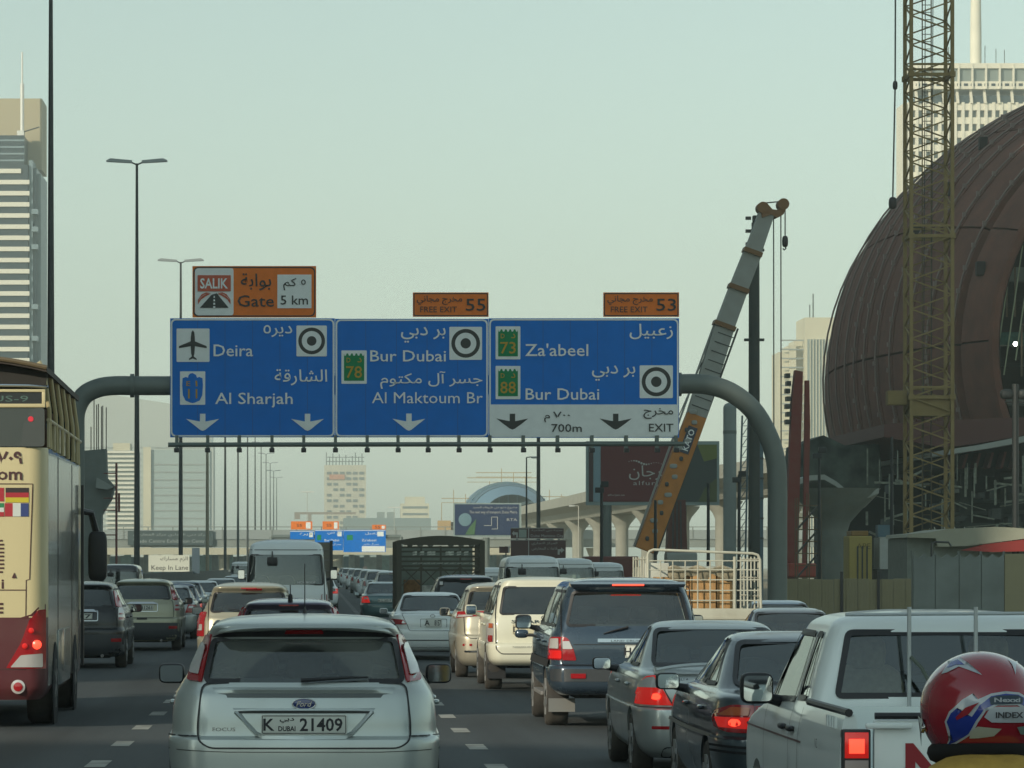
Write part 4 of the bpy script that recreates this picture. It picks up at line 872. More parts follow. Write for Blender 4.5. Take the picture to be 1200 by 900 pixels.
    MB().lathe([(.80, 0), (.80, lz(622)), (.95, lz(612)), (1.6, lz(598)), (2.4, lz(582)), (2.8, lz(572))], (0, 1.5, 0), 24).build('column', cc, q, True, 60)
    top = [(925, 568), (935, 562), (950, 557), (966, 556), (980, 564), (992, 574), (1005, 579), (1018, 577), (1030, 572)]
    V = []; 
    for px, py in top: V += [(lx(px), 0, lz(py)), (lx(px), 0, lz(py + 6)), (lx(982 + (px - 982) * .8), 2.5, lz(py + 22)), (lx(px), 4, lz(py))]
    MB().add(V, [(i * 4 + k, i * 4 + (k + 1) % 4, i * 4 + 4 + (k + 1) % 4, i * 4 + 4 + k) for i in range(len(top) - 1) for k in range(4)]).build('flare', mat('lip_pale', (.33, .36, .33), .8, dirt=.2), q, True, 40)
    # left pier with starter bars
    d = 400; s = F / d; q = empty('unfinished_pier', (W(118, 0, d).x, d, -.12), 'unfinished concrete pier with rebar starters and a red ladder tower, left', 'pier'); lx = lambda px: (px - 118) / s; lz = lambda py: CH + .12 - (py - HY) / s
    MB().prism([(lx(98), 0), (lx(98), lz(528)), (lx(124), lz(526)), (lx(125), lz(560)), (lx(134), lz(570)), (lx(130), lz(585)), (lx(119), lz(603)), (lx(118), 0)], 0, 3).build('column', cc, q)
    MB().prism([(lx(114), lz(560)), (lx(134), lz(571)), (lx(126), lz(574)), (lx(113), lz(572))], -1.2, -.02).build('bracket', mat('bracket_pale', (.28, .31, .28), .8), q)
    for i, (px, yt) in enumerate(((106.5, 500), (110, 468), (113, 474), (115, 473), (118.5, 476), (120, 475), (124, 477))): MB().tube([(lx(px), .3 + i * .1, lz(527)), (lx(px), .3 + i * .1, lz(yt))], .055, 5).build('rebar', mat('rebar_rust', (.05, .035, .03), .8), q)
    rd = mat('red_oxide', (.16, .03, .022), .7)
    for px, yt, yb in ((137, 543, 690), (140, 578, 600)): MB().tube([(lx(px), -1, lz(yb)), (lx(px), -1, lz(yt))], .12, 6).build('tower_post', rd, q)
    for py in (555, 571, 584, 598, 627): MB().tube([(lx(122), -1, lz(py)), (lx(137), -1, lz(py))], .06, 5).build('tower_rail', rd, q)
shell_station()

# ---------------------------------------------------------------- cranes and rigs
YC = mat('crane_yellow', (.25, .19, .075), .55, dirt=.35, dcol=(.10, .07, .03))
def tower_crane():
    d = 188; T = empty('tower_crane', (30.0, d, -.4), 'yellow lattice tower crane mast standing in front of the brown shell', 'crane'); h = 1.0; step = .715
    z = 2.6; sec = 0
    while z < 46:
        n = 11; b = MB()
        for sx_ in (-1, 1):
            for sy_ in (-1, 1): b.box(sx_ * h - .085, sx_ * h + .085, sy_ * h - .085, sy_ * h + .085, z, z + n * step)
        for k in range(n):
            za, zb = z + k * step, z + (k + 1) * step
            for f in (-1, 1):
                s_ = 1 if (k + sec * n + (f > 0)) % 2 else -1
                b.bar((-h * s_, f * h, za), (h * s_, f * h, zb), .04); b.bar((f * h, -h * s_, za), (f * h, h * s_, zb), .04)
        o = b.build('mast_section', YC, T)
        c = MB()
        for f in (-1, 1): c.bar((-h, f * h, z), (h, f * h, z), .09).bar((f * h, -h, z), (f * h, h, z), .09).bar((-h, f * h, z + .5), (h, f * h, z + .5), .06)
        for sx_ in (-1, 1):
            for sy_ in (-1, 1): c.box(sx_ * h - .14, sx_ * h + .14, sy_ * h - .14, sy_ * h + .14, z - .12, z + .14)
        c.build('splice', YC, o); 
        l = MB()
        for sg in (-.22, .22): l.bar((sg, .55, z), (sg, .55, z + n * step), .03)
        for k in range(n * 2): l.bar((-.22, .55, z + k * .36), (.22, .55, z + k * .36), .02)
        l.build('ladder', mat('crane_ladder', (.12, .10, .05), .7), o); z += n * step; sec += 1
    box('base_frame', -1.5, 1.5, -1.5, 1.5, 2.0, 2.55, YC, T); box('foundation', -2.4, 2.4, -2.4, 2.4, 0, 1.98, mat('kerb_concrete', (.3, .28, .23)), T)
    zs = CH + .4 - (470 - HY) * d / F; box('climbing_frame', -.95, .95, -.9, .9, zs - .75, zs + .25, YC, T); MB().box(-2.05, -1.1, -.4, .4, zs - .2, zs + .5, .05).build('hydraulic_unit', YC, T)
    box('slewing_ring', -1.5, 1.5, -1.5, 1.5, z, z + 1.2, YC, T); MB().box(-26, 8, -.6, .6, z + 1.6, z + 3.0).build('jib', YC, T); MB().box(6, 8.5, -.8, .8, z - .6, z + 1.5).build('counterweight', cb_ if False else mat('kerb_concrete', (.3, .28, .23)), T); box('cab', -3, -1.55, -.8, .8, z - .8, z + 1.4, M_DST, T)
    x0 = W(1049, 0, d).x - 30.0; MB().tube([(x0 + .08, 0, z + 1.6), (x0, 0, CH + .4 - (100 - HY) * d / F), (x0 - .12, 0, CH + .4 - (235 - HY) * d / F)], .04, 6).build('hoist_rope', M_DST, T)
    MB().blob((x0, 0, CH + .4 - (100 - HY) * d / F), (.12, .12, .22), 3).build('rope_block', M_BLK, T, True); MB().blob((x0 - .12, 0, CH + .4 - (238 - HY) * d / F), (.2, .2, .3), 3).build('hook_block', M_BLK, T, True)
    for px in (1083, 1092): MB().tube([(W(px, 0, d).x - 30, .4, 3), (W(px + 5, 0, d).x - 30, .4, z)], .022, 5).build('power_cable', M_DST, T)
tower_crane()
def mobile_crane():
    d = 200; s = F / d; A = W(756, 645, d); T = empty('mobile_crane', (A.x, d, -.35), 'mobile crane with an orange and grey telescopic boom raised to the right', 'crane')
    def P(px, py, y=0): w_ = W(px, py, d); return Vector((w_.x - A.x, y, w_.z + .35))
    og = mat('boom_orange', (.52, .21, .04), .5, dirt=.3, dcol=(.08, .05, .03)); gy = mat('boom_grey', (.30, .33, .31), .5, dirt=.25)
    def beam(name, a, b, wa, wb, m, th=.5): 
        t = (b - a).normalized(); n = Vector((t.z, 0, -t.x)); V = []
        for p, w_ in ((a, wa), (b, wb)):
            for u, v in ((-1, -1), (1, -1), (1, 1), (-1, 1)): V.append(p + n * u * w_ / 2 + Vector((0, v * th, 0)))
        return MB().add(V, [(0, 1, 5, 4), (1, 2, 6, 5), (2, 3, 7, 6), (3, 0, 4, 7), (3, 2, 1, 0), (4, 5, 6, 7)]).build(name, m, T)
    t = (P(898, 252) - P(756, 645)).normalized(); n = Vector((t.z, 0, -t.x))
    beam('boom_base_section', P(756, 645), P(816, 487), 1.10, 1.02, og, .55); beam('boom_second_section', P(816, 487), P(848, 385), 1.04, 1.02, gy, .46); beam('boom_third_section', P(848, 385), P(865, 339), 1.0, .96, gy, .43); beam('boom_fourth_section', P(865, 339), P(882, 296), .95, .92, gy, .40); beam('boom_tip_section', P(882, 296), P(898, 250), .86, .80, gy, .36)
    for (px, py), w_ in (((848.5, 382), 1.18), ((865, 338.5), 1.08), ((881.5, 296), 1.0)): c = P(px, py); beam('collar', c - t * .12, c + t * .12, w_, w_, mat('collar_brown', (.17, .09, .03), .6), .6)
    for f in (-1, 1): c = P(756, 645) + n * f * .62; beam('luffing_pipe', c, c + t * 12.5, .10, .08, gy if f < 0 else M_DST, .15)
    for i in range(15): c = P(756, 645) + t * (.6 + i * .5) + n * (.1 if i % 2 else -.15) + Vector((0, -.58, 0)); MB().blob(c, (.10 + .05 * (i % 3), .04, .12), 3).build('boom_fitting', gy if i % 3 else M_DST, T, True)
    for i in range(9):
        c0 = P(816, 487) + t * (.4 + i * .5); beam('weld_rib', c0 + Vector((0, -.47, 0)), c0 + t * .05 + Vector((0, -.47, 0)), .9, .9, M_DST, .02)
    ang = math.atan2(t.z, t.x); c = P(805.5, 516, -.57); o = beam('nameplate', c - t * .72 , c + t * .72, .5, .5, mat('plate_dark_blue', (.015, .03, .06), .4), .03)
    text('KATO', WHT, T, c.x, -.615, c.z, .30, 1.15, spin=ang, bold=.02)
    hd = mat('boom_head_brown', (.22, .11, .04), .6, dirt=.3); MB().prism([tuple(P(*q).xz) for q in ((889, 240), (897, 238), (904, 246), (911, 247), (914, 238), (920, 236), (921, 243), (917, 252), (909, 256), (903, 252), (892, 256))], -.45, .45).build('boom_head', hd, T)
    for q in ((893, 244), (917, 240)): c = P(*q); MB().lathe([(.3, -.5), (.3, .5)], c, 16, 'y').build('sheave', hd, T, True)
    for a, b in (((920, 242), (920, 279)), ((915, 250), (915.5, 640)), ((906.5, 256), (907, 640)), ((895, 238), (917, 236))): MB().tube([P(*a), P(*b)], .035, 5).build('hoist_rope', M_DST, T)
    MB().blob(P(920, 283), (.16, .16, .30), 3).build('hook_block', M_BLK, T, True); MB().tube([P(920, 288), P(921, 291), P(919, 293), P(917.5, 291)], .04, 6).build('hook', M_BLK, T, True)
    for a, b in (((808, 487), (850, 395)), ((818, 492), (832, 487))): MB().tube([P(a[0] - 12, a[1], .2), P(b[0] - 14, b[1], .2)], .025, 5).build('hose', M_DST, T)
    dr = mat('crane_body_maroon', (.12, .02, .02), .5, dirt=.3); MB().box(-3.2, -.4, -1.2, 1.6, 1.55, 2.7, .12).build('superstructure', dr, T); MB().box(-3.6, 3.2, -1.3, 1.7, .7, 1.5, .08).build('chassis', dr, T); MB().box(1.0, 2.6, -1.3, .2, 1.55, 2.9, .12).build('cab', gy, T)
    for x in (-2.7, -1.3, 1.2, 2.5):
        for y in (-1.25, 1.6): MB().lathe([(.5, -.16), (.5, .16)], (x, y, .5), 18, 'y').build('wheel', M_RUB, T, True)
mobile_crane()
def rigs():
    def post(name, label, px0, px1, y0, y1, s, m, n=14, cat='post', taper=1.0):
        d = F / s; g = gz(20, d); X = ((px0 + px1) / 2 - VX) / s; T = empty(name, (X, d, g), label, cat); r = (px1 - px0) / 2 / s; zt = CH - (y0 - HY) / s - g; MB().tube([(0, 0, 0), (0, 0, zt)], [r * taper, r], n).build('shaft', m, T, True); return T, r, zt, s
    dg = mat('mast_dark_green', (.035, .05, .048), .6, .2, dirt=.15)
    T, r, zt, s = post('steel_mast', 'thick dark steel mast crossing the upper end of the crane boom', 877.5, 890, 291, 650, 21, dg, taper=1.15)
    for k in range(5): z = zt + .05 + k * .36; MB().box(-r * .8 + .04 * k, r * .8 - .03 * k, -r, r, z, z + .33, .03).build('head_segment', dg, T); MB().box(-r - .18, -r * .6, -.1, .1, z + .1, z + .28).build('head_light', M_DST, T) if k % 2 == 0 else None
    for py in (292, 397): z = CH + .34 - (py - HY) / s; MB().box(-r - .25, r + .25, -.2, .2, z - .07, z + .07).build('cross_bracket', dg, T)
    T, r, zt, s = post('grey_casing', 'pale grey steel casing with a rounded top, left of the gantry curve', 847.5, 863, 478, 650, 19, mat('casing_grey', (.24, .29, .28), .6, dirt=.2)); MB().blob((0, 0, zt), (r, r, r * .8), 2, 16, 8).build('cap', mat('casing_grey', (.2, .2, .2)), T, True); MB().lathe([(r * 1.04, -.1), (r * 1.04, .1)], (0, 0, zt - 1.5), 18).build('band', M_GALV, T)
    bs = mat('steel_blue_rig', (.06, .13, .17), .6, dirt=.3)
    T, r, zt, s = post('blue_casing', 'steel blue casing standing inside the gantry curve', 877, 894.5, 508, 650, 19.5, bs)
    for k in range(6): MB().lathe([(r * 1.06, -.05), (r * 1.06, .05)], (0, 0, zt - .3 - k * 1.2), 18).build('band', M_DST, T)
    d = F / 20; T = empty('blue_lattice_leader', (W(871, 0, d).x, d, -.34), 'slim blue lattice leader leaning between the two casings', 'rig'); zt = CH + .34 - (487 - HY) / 20
    b = MB()
    for sx_ in (-1, 1):
        for sy_ in (-1, 1): b.bar((sx_ * .22 - .15, sy_ * .22, 0), (sx_ * .18 + .12, sy_ * .2, zt), .035)
    b.build('chord', bs, T)
    b = MB()
    for k in range(18): z = k * zt / 18; x = -.15 + .27 * k / 18; b.bar((x - .2, -.2, z), (x + .2, -.2, z + zt / 18), .025).bar((x - .2, -.2, z), (x + .2, -.2, z), .02)
    tag(b.build('lacing', bs, T), kind='stuff')
    rd = mat('rig_red', (.17, .018, .014), .55, dirt=.25)
    d = 215; s = F / d; T = empty('piling_rig', (W(925, 0, d).x, d, -.34), 'dark red piling rig leader rising right of the gantry post', 'rig'); q = lambda px, py: ((px - 925) / s, CH + .34 - (py - HY) / s)
    MB().prism([q(918, 690), q(933, 690), q(939, 470), q(940, 436), q(931, 434), q(927, 470)], -.4, .4).build('leader', rd, T); MB().prism([q(940, 690), q(945, 690), q(949, 500), q(948, 446), q(943, 446)], -.2, .2).build('back_stay', rd, T)
    for k in range(7): x, z = q(926 + k % 2, 440 + k * 9); MB().box(x - .3, x - .05, -.5, .3, z - .15, z + .1).build('leader_fitting', M_DST, T)
    MB().box(*[q(921, 0)[0], q(953, 0)[0]], -1.2, 1.5, q(0, 676)[1], q(0, 660)[1], .08).build('engine_body', mat('rig_orange_red', (.28, .035, .02), .5, dirt=.2), T); MB().box(-.6, 2.0, -1.5, -1.0, 0, .9, .2).build('track', M_BLK, T); MB().box(-.6, 2.0, 1.2, 1.7, 0, .9, .2).build('track', M_BLK, T)
    # scaffold stair tower
    d = 205; s = F / d; T = empty('stair_tower', (W(947, 0, d).x, d, -.34), 'rusty scaffold stair tower beside the red rig', 'scaffold'); b = MB(); rs = mat('scaffold_rust', (.12, .09, .05)); h = CH + .34 - (578 - HY) / s
    for x in (-.62, 0, .62):
        for y in (-.5, .5): MB().bar((x, y, 0), (x, y, h - abs(x) * .4), .035).build('upright', rs, T)
    for k in range(9): z = .3 + k * h / 9.5; MB().bar((-.62, -.5, z), (.62, -.5, z), .03).bar((-.62, .5, z), (.62, .5, z), .03).build('ledger', rs, T); MB().box(-.05, .6, -.45, .45, z - .02, z + .03).build('landing', M_DST, T) if k % 2 else None
    for k in range(4): z = .3 + k * 2 * h / 9.5; MB().bar((-.6, 0, z), (.55, 0, z + 2 * h / 9.5), .06).build('stair_flight', M_DST, T)
    # maroon formwork pier, pale round pier
    for (a, b_, y0, s_, m_, lab, nm) in ((778, 806, 586, 17.5, mat('formwork_maroon', (.10, .025, .02), .7, dirt=.2), 'dark maroon formwork pier behind the orange boom', 'formwork_pier'),):
        d = F / s_; T = empty(nm, (W((a + b_) / 2, 0, d).x, d, -.34), lab, 'pier'); hw = (b_ - a) / 2 / s_; zt = CH + .34 - (y0 - HY) / s_; MB().prism([(-hw, 0), (hw, 0), (hw * .72, zt), (-hw * .6, zt)], -.8, .8).build('casing', m_, T)
        for k in range(-1, 2): MB().prism([(k * hw * .4 - .05, .2), (k * hw * .4 + .05, .2), (k * hw * .3 + .05, zt - .1), (k * hw * .3 - .05, zt - .1)], -.87, -.81).build('stiffener', M_DST, T)
rigs()

# ---------------------------------------------------------------- billboards, brown sign, hoardings, site clutter
def boards():
    d = 262; s = F / d; T = empty('large_billboard', (W(765, 0, d).x, d, -.34), 'large maroon billboard with white Arabic lettering behind the crane boom', 'billboard'); q = lambda px, py: ((px - 765) / s, CH + .34 - (py - HY) / s)
    fr = mat('billboard_frame', (.24, .31, .30), .6)
    def pl(name, pts, m, y0, y1): return MB().prism([q(*p) for p in pts], y0, y1).build(name, m, T)
    pl('backing', [(687, 592), (843, 592), (843, 517), (687, 517)], fr, 0, .5)
    pl('maroon_panel', [(704, 588), (791, 588), (791, 523), (704, 523)], mat('billboard_maroon', (.12, .022, .022), .6), -.05, -.01)
    pl('dark_panel', [(791, 588), (840, 588), (840, 521), (791, 521)], mat('billboard_dark', (.045, .06, .055), .6), -.05, -.01)
    pl('olive_shape', [(817, 521), (840, 521), (840, 537), (825, 541)], mat('billboard_olive', (.13, .16, .04), .6), -.08, -.052); pl('olive_shape', [(818, 588), (840, 588), (840, 560), (826, 572)], mat('billboard_olive_dark', (.08, .10, .04), .6), -.08, -.052)
    pl('dark_strip', [(690, 588), (695, 588), (695, 524), (690, 524)], mat('billboard_strip', (.06, .03, .03), .6), -.05, -.01); pl('pale_strip', [(695.5, 588), (703.5, 588), (703.5, 523), (695.5, 523)], mat('billboard_pale_blue', (.20, .30, .34), .6), -.05, -.01)
    wt = mat('billboard_white', (.42, .43, .40), .6); x, z = q(766, 554); text('الفرجان', wt, T, x, -.08, z, 17 / s, 58 / s, ar=True); x, z = q(763, 566); text('alfurjan', wt, T, x, -.08, z, 5 / s, 42 / s, track=1.2); x, z = q(722, 580); text('alfurjan.ae', wt, T, x, -.08, z, 2.2 / s, 20 / s)
    for i in range(16): x, z = q(737 + i * 2.9, 541 - 1.6 * sin(i * .7) + (i * .25)); MB().lathe([((.03 + .05 * sin(pi * min(1, (i + 1) / 12)) ** 2), -.08), (.02, -.10)], (x, 0, z), 10, 'y').build('dot', wt, T)
    for px in (712, 800): x, z = q(px, 592); MB().tube([(x, .3, 0), (x, .3, z)], .3, 10).build('post', M_GALV, T, True)
    d = 560; s2 = F / d; T = empty('blue_billboard', (W(570, 0, d).x, d, -.34), 'navy blue billboard with a pale globe below the far shell station', 'billboard'); q = lambda px, py: ((px - 570) / s2, CH + .34 - (py - HY) / s2)
    pl2 = lambda name, pts, m, y0, y1: MB().prism([q(*p) for p in pts], y0, y1).build(name, m, T)
    pl2('backing', [(531.5, 629), (611, 629), (611, 589.5), (531.5, 589.5)], fr, 0, .8); pl2('print', [(533, 627), (608, 627), (608, 591), (533, 591)], mat('billboard_navy', (.012, .03, .085), .6), -.1, -.01)
    x, z = q(545, 609); MB().lathe([(.95, -.12), (.3, -.16)], (x, 0, z), 24, 'y').build('globe', mat('globe_pale', (.14, .24, .28), .6), T, True); pl2('green_wedge', [(545, 626.5), (556, 626.5), (558, 608), (550, 618)], mat('wedge_green', (.06, .14, .06), .6), -.14, -.11)
    x, z = q(578, 600); text('The next way of transport, Dubai Metro', wt, T, x, -.12, z, 3.2 / s2, 56 / s2); x, z = q(580, 595); text('مشروع مترو دبي طريقك الجديد', wt, T, x, -.12, z, 3.4 / s2, 52 / s2, ar=True); x, z = q(600, 609); text('RTA', wt, T, x, -.12, z, 3 / s2, 12 / s2); x, z = q(570, 630); MB().tube([(x, .4, 0), (x, .4, z)], .5, 10).build('post', M_GALV, T, True)
    for a, b in (((567, 616), (576, 616)), ((576, 616), (576, 606)), ((576, 606), (583, 606)), ((583, 606), (583, 620)), ((576, 620), (583, 620))): x0, z0 = q(*a); x1, z1 = q(*b); MB().tube([(x0, -.12, z0), (x1, -.12, z1)], .05, 4).build('route_line', wt, T)
    d = 300; s3 = F / d; bn = mat('sign_brown', (.085, .035, .03), .5); g = 'brown direction boards on one frame'
    for k, (x0, x1, y0, y1, ar_, en, lab) in enumerate(((598.5, 660.5, 618.5, 631.5, 'مدينة دبي الملاحية', 'Dubai Maritime City', 'brown direction board with left turn arrow reading Dubai Maritime City'), (598.5, 663, 632.5, 662, 'المركز التجاري', 'قاعات المعارض', 'brown direction board with right turn arrow below the Maritime City one'))):
        T = empty('brown_sign', (W(630, 0, d).x, d, -.34), lab, 'road sign', g); q = lambda px, py: ((px - 630) / s3, CH + .34 - (py - HY) / s3); A = [q(x0, y1), q(x1, y1), q(x1, y0), q(x0, y0)]
        MB().prism(A, 0, .08).build('panel', bn, T); x, z = q(619.5, 0); MB().box(x - .03, x + .03, -.03, -.005, q(0, y1 - .5)[1], q(0, y0 + .5)[1]).build('divider', wt, T)
        for yy in (y0 + .4, y1 - .4): MB().box(q(x0, 0)[0], q(x1, 0)[0], -.03, -.005, q(0, yy)[1] - .025, q(0, yy)[1] + .025).build('border', wt, T)
        if k == 0:
            x, z = q(641, 621.8); text(ar_, wt, T, x, -.04, z, 3.8 / s3, 36 / s3, ar=True); x, z = q(641, 627.8); text(en, wt, T, x, -.04, z, 3.3 / s3, 38 / s3)
            MB().prism([q(608, 630), q(608, 620.5), q(617, 620.5), q(617, 630)], -.03, -.005).build('symbol_plate', mat('sign_pale_green', (.28, .34, .30), .5), T)
            MB().prism([q(605, 630), q(605, 626.5), q(602.5, 626.5), q(602.5, 628), q(599.8, 625), q(602.5, 622), q(602.5, 623.8), q(606.8, 623.8), q(606.8, 630)], -.03, -.005).build('arrow', wt, T)
        else:
            x, z = q(638, 637); text(ar_, wt, T, x, -.04, z, 4.4 / s3, 30 / s3, ar=True); x, z = q(638, 643); text(en, wt, T, x, -.04, z, 4.2 / s3, 30 / s3, ar=True)
            MB().prism([q(653.5, 650), q(653.5, 643.5), q(657.5, 643.5), q(657.5, 641.5), q(661.5, 644.8), q(657.5, 648), q(657.5, 646.2), q(655.8, 646.2), q(655.8, 650)], -.03, -.005).build('arrow', wt, T)
            for px in (606, 655): x, z = q(px, 662); MB().tube([(x, .15, 0), (x, .15, q(0, 620)[1])], .09, 8).build('post', M_GALV, T, True)
    T = empty('small_red_sign', (W(593, 0, 330).x, 330, -.3), 'small dark red board left of the brown direction boards', 'road sign'); q = lambda px, py: ((px - 593) * 330 / F, CH + .3 - (py - HY) * 330 / F)
    MB().prism([q(585, 648), q(597, 648), q(597, 640.5), q(585, 640.5)], 0, .06).build('panel', bn, T); MB().prism([q(595.5, 647.5), q(597.5, 647.5), q(597.5, 640), q(595.5, 640)], -.03, -.002).build('edge', wt, T); MB().tube([(.0, .1, 0), (0, .1, q(0, 640)[1])], .06, 6).build('post', M_GALV, T)
    # hoardings by the site
    s4 = 31; d = F / s4; T = empty('low_hoarding', (W(996, 0, d).x, d, gz(20, d)), 'low beige ribbed hoarding along the site, right of the gantry post', 'hoarding'); g = T.location.z; q = lambda px, py: ((px - 996) / s4, CH - g - (py - HY) / s4); bg = mat('hoarding_beige', (.27, .25, .15), .75, dirt=.25)
    px = 921
    while px < 1072:
        x0 = q(px, 0)[0]; x1 = q(px + 14, 0)[0] - .015; b = MB().box(x0, x1, 0, .05, 0, q(0, 678.5 + .6 * sin(px))[1])
        for r in range(4): xr = x0 + (r + .5) * (x1 - x0) / 4; b.box(xr - .02, xr + .02, -.03, -.001, .05, q(0, 680)[1])
        b.build('hoarding_panel', bg, T); px += 14
    for px in (986, 1029): x = q(px, 0)[0]; MB().box(x - .05, x + .05, -.12, -.04, 0, q(0, 670)[1]).build('post', M_BLK, T)
    s5 = 40; d = F / s5; T = empty('tall_hoarding', (W(1130, 0, d).x, d, gz(20, d)), 'taller grey screened hoarding with scalloped netting along its top', 'hoarding'); g = T.location.z; q = lambda px, py: ((px - 1130) / s5, CH - g - (py - HY) / s5); gr = mat('hoarding_grey', (.15, .165, .135), .85, dirt=.25, var=.1); lit = mat('hoarding_beige', (.27, .25, .15))
    for k, (a, b_) in enumerate(((1070, 1096), (1096, 1124), (1124, 1150), (1150, 1177), (1177, 1204), (1204, 1232), (1232, 1260))):
        n = 10; P = [(q(a, 0)[0] + .01, 0), (q(b_, 0)[0] - .01, 0)] + [(q(b_ - (b_ - a) * i / n, 0)[0] + (-.01 if i == 0 else .01 if i == n else 0), q(0, 649 + 5.5 * (1 - abs(2 * ((i * 2.0 / n) % 1) - 1)) * (k < 4))[1]) for i in range(n + 1)]
        MB().prism(P, 0, .06).build('screen_panel', gr if k < 4 else lit, T); x = q(a, 0)[0]; MB().box(x - .03, x + .03, .07, .15, 0, q(0, 646)[1]).build('post', M_GALV, T)  # right-hand panels are beige: sunlight put into their colour
    MB().tube([(q(1093, 0)[0], .2, q(0, 655)[1]), (q(1093, 0)[0], .2, q(0, 637)[1]), (q(1098, 0)[0], .2, q(0, 635)[1]), (q(1113, 0)[0], .2, q(0, 635.5)[1]), (q(1116, 0)[0], .2, q(0, 640)[1])], .03, 6).build('pipe_arch', M_DST, T)
    # site office
    d = 150; s = F / d; T = empty('site_office', (W(1135, 0, d).x, d, gz(20, d)), 'low site office with a pale corrugated roof and red fascia, right edge', 'building'); g = T.location.z; q = lambda px, py: ((px - 1135) / s, CH - g - (py - HY) / s)
    rf = mat('corrugated_roof', (.30, .31, .24), .6, dirt=.2); MB().prism([q(1063, 690), q(1063, 631), q(1096, 628), q(1165, 622), q(1260, 622), q(1260, 690)], 0, 5).build('wall', mat('office_wall', (.17, .20, .175), .8, var=.1), T)
    MB().prism([q(1060, 630), q(1062, 626), q(1085, 624), q(1108, 620), q(1162, 617.5), q(1185, 618.5), q(1262, 626), q(1262, 632), q(1200, 631), q(1130, 640), q(1096, 641), q(1094, 631)], -.6, 5.2).build('roof', rf, T); MB().prism([q(1122, 645), q(1150, 638), q(1200, 632), q(1262, 632), q(1262, 645), q(1200, 646), q(1160, 647)], -.7, -.61).build('fascia', mat('fascia_red', (.24, .022, .018), .6), T)
    for i in range(11): x, z = q(1098 + i * 12, 0); MB().bar((x, -.62, q(0, 640 - i * .8)[1]), (x + .3, 2.5, q(0, 618)[1] + .02), .02).build('roof_rib', rf, T)
    # yellow and white machines behind the hoarding
    d = 165; s = F / d; T = empty('yellow_generator', (W(1012, 0, d).x, d, gz(20, d)), 'boxy yellow generator behind the low hoarding, left of a white one', 'generator'); g = T.location.z; q = lambda px, py: ((px - 1012) / s, CH - g - (py - HY) / s); yl = mat('generator_yellow', (.33, .27, .07), .6, dirt=.25)
    MB().box(q(995, 0)[0], q(1022, 0)[0], 0, 1.8, .4, q(0, 628)[1], .05).build('housing', yl, T); MB().box(q(998, 0)[0], q(1018, 0)[0], .1, 1.6, q(0, 627.8)[1], q(0, 622)[1], .03).build('hatch', mat('generator_top', (.20, .12, .03), .6), T); MB().box(q(995, 0)[0], q(1028, 0)[0], -.1, 1.9, 0, .39).build('skid', M_DST, T)
    for i in range(3): x = q(1005 + i * 11 / 2, 0)[0]; MB().box(x - .03, x + .03, -.05, -.001, .5, q(0, 640)[1]).build('door_bar', M_DST, T)
    text('APE', mat('generator_letter', (.15, .11, .03), .6), T, q(1012, 0)[0], -.012, q(0, 640)[1], .25, .6)
    T = empty('white_generator', (W(1047, 0, d).x, d, gz(20, d)), 'white louvred generator with sloping top, between yellow one and site office', 'generator'); q = lambda px, py: ((px - 1047) / s, CH - g - (py - HY) / s); wg = mat('generator_white', (.38, .42, .40), .6, dirt=.3)
    MB().prism([q(1031, 667), q(1031, 630), q(1055, 628), q(1062, 634), q(1062, 660), q(1040, 667)], 0, 1.8).build('housing', wg, T)
    for i in range(3): MB().box(q(1054, 0)[0], q(1062, 0)[0], -.04, -.002, q(0, 643 + i * 4.4)[1], q(0, 641 + i * 4.4)[1]).build('louvre', M_BLK, T)
    MB().box(q(1028, 0)[0], q(1064, 0)[0], -.02, 1.9, 0, q(0, 668)[1]).build('skid', M_DST, T); MB().box(q(1070, 0)[0], q(1086, 0)[0], 0, 1, q(0, 656)[1], q(0, 636)[1], .04).build('side_unit', wg, T); MB().box(q(1030, 0)[0], q(1044, 0)[0], .3, 1, q(0, 629)[1], q(0, 615)[1]).build('tank', mat('steel_blue_rig', (.06, .13, .17)), T)
    for i in range(2): MB().box(q(1073, 0)[0], q(1083, 0)[0], -.03, -.002, q(0, 643 + i * 4.4)[1], q(0, 641 + i * 4.4)[1]).build('louvre', M_BLK, T)
boards()

# ---------------------------------------------------------------- unseen towers added left of the highway, heights and gaps set to shade the road
def shade_towers():
    gm = mat('curtain_wall', (.14, .17, .18), .12, .2, coat=.6); cm = mat('tower_concrete', (.34, .31, .25), .8)
    labs = ['glass office tower left of the highway beside the camera', 'second glass office tower left of the highway', 'third office tower left of the highway', 'fourth office tower left of the highway', 'fifth office tower left of the highway', 'sixth office tower left of the highway', 'seventh office tower left of the highway']
    for i, (y0, y1, h) in enumerate(((-190, -50, 48), (-10, 36, 60), (40, 73, 100), (78, 134, 104), (138, 228, 138), (268, 380, 60), (392, 560, 50))):
        T = empty('shade_tower', (-72, (y0 + y1) / 2, -.4), labs[i] + ', outside the picture', 'building', 'office towers outside the picture on the left'); l = (y1 - y0) / 2
        box('wall', -24, 0, -l, l, 0, h, gm, T); b = MB()
        for k in range(int(h / 3.6)): b.box(-.0, .35, -l, l, 3 + k * 3.6, 3.9 + k * 3.6)
        tag(b.build('floor_band', cm, T), kind='stuff')
shade_towers()
# ---------------------------------------------------------------- desert haze over the whole scene
HZ = bpy.data.materials.new('haze'); HZ.use_nodes = True; n = HZ.node_tree; n.nodes.clear(); v = n.nodes.new('ShaderNodeVolumePrincipled'); oo = n.nodes.new('ShaderNodeOutputMaterial'); n.links.new(v.outputs[0], oo.inputs['Volume'])
v.inputs['Color'].default_value = (.86, .97, .91, 1); v.inputs['Density'].default_value = .00028; v.inputs['Anisotropy'].default_value = .0
o = box('haze', -720, 720, -70, 3400, -1.6, 215, HZ); tag(o, kind='stuff')
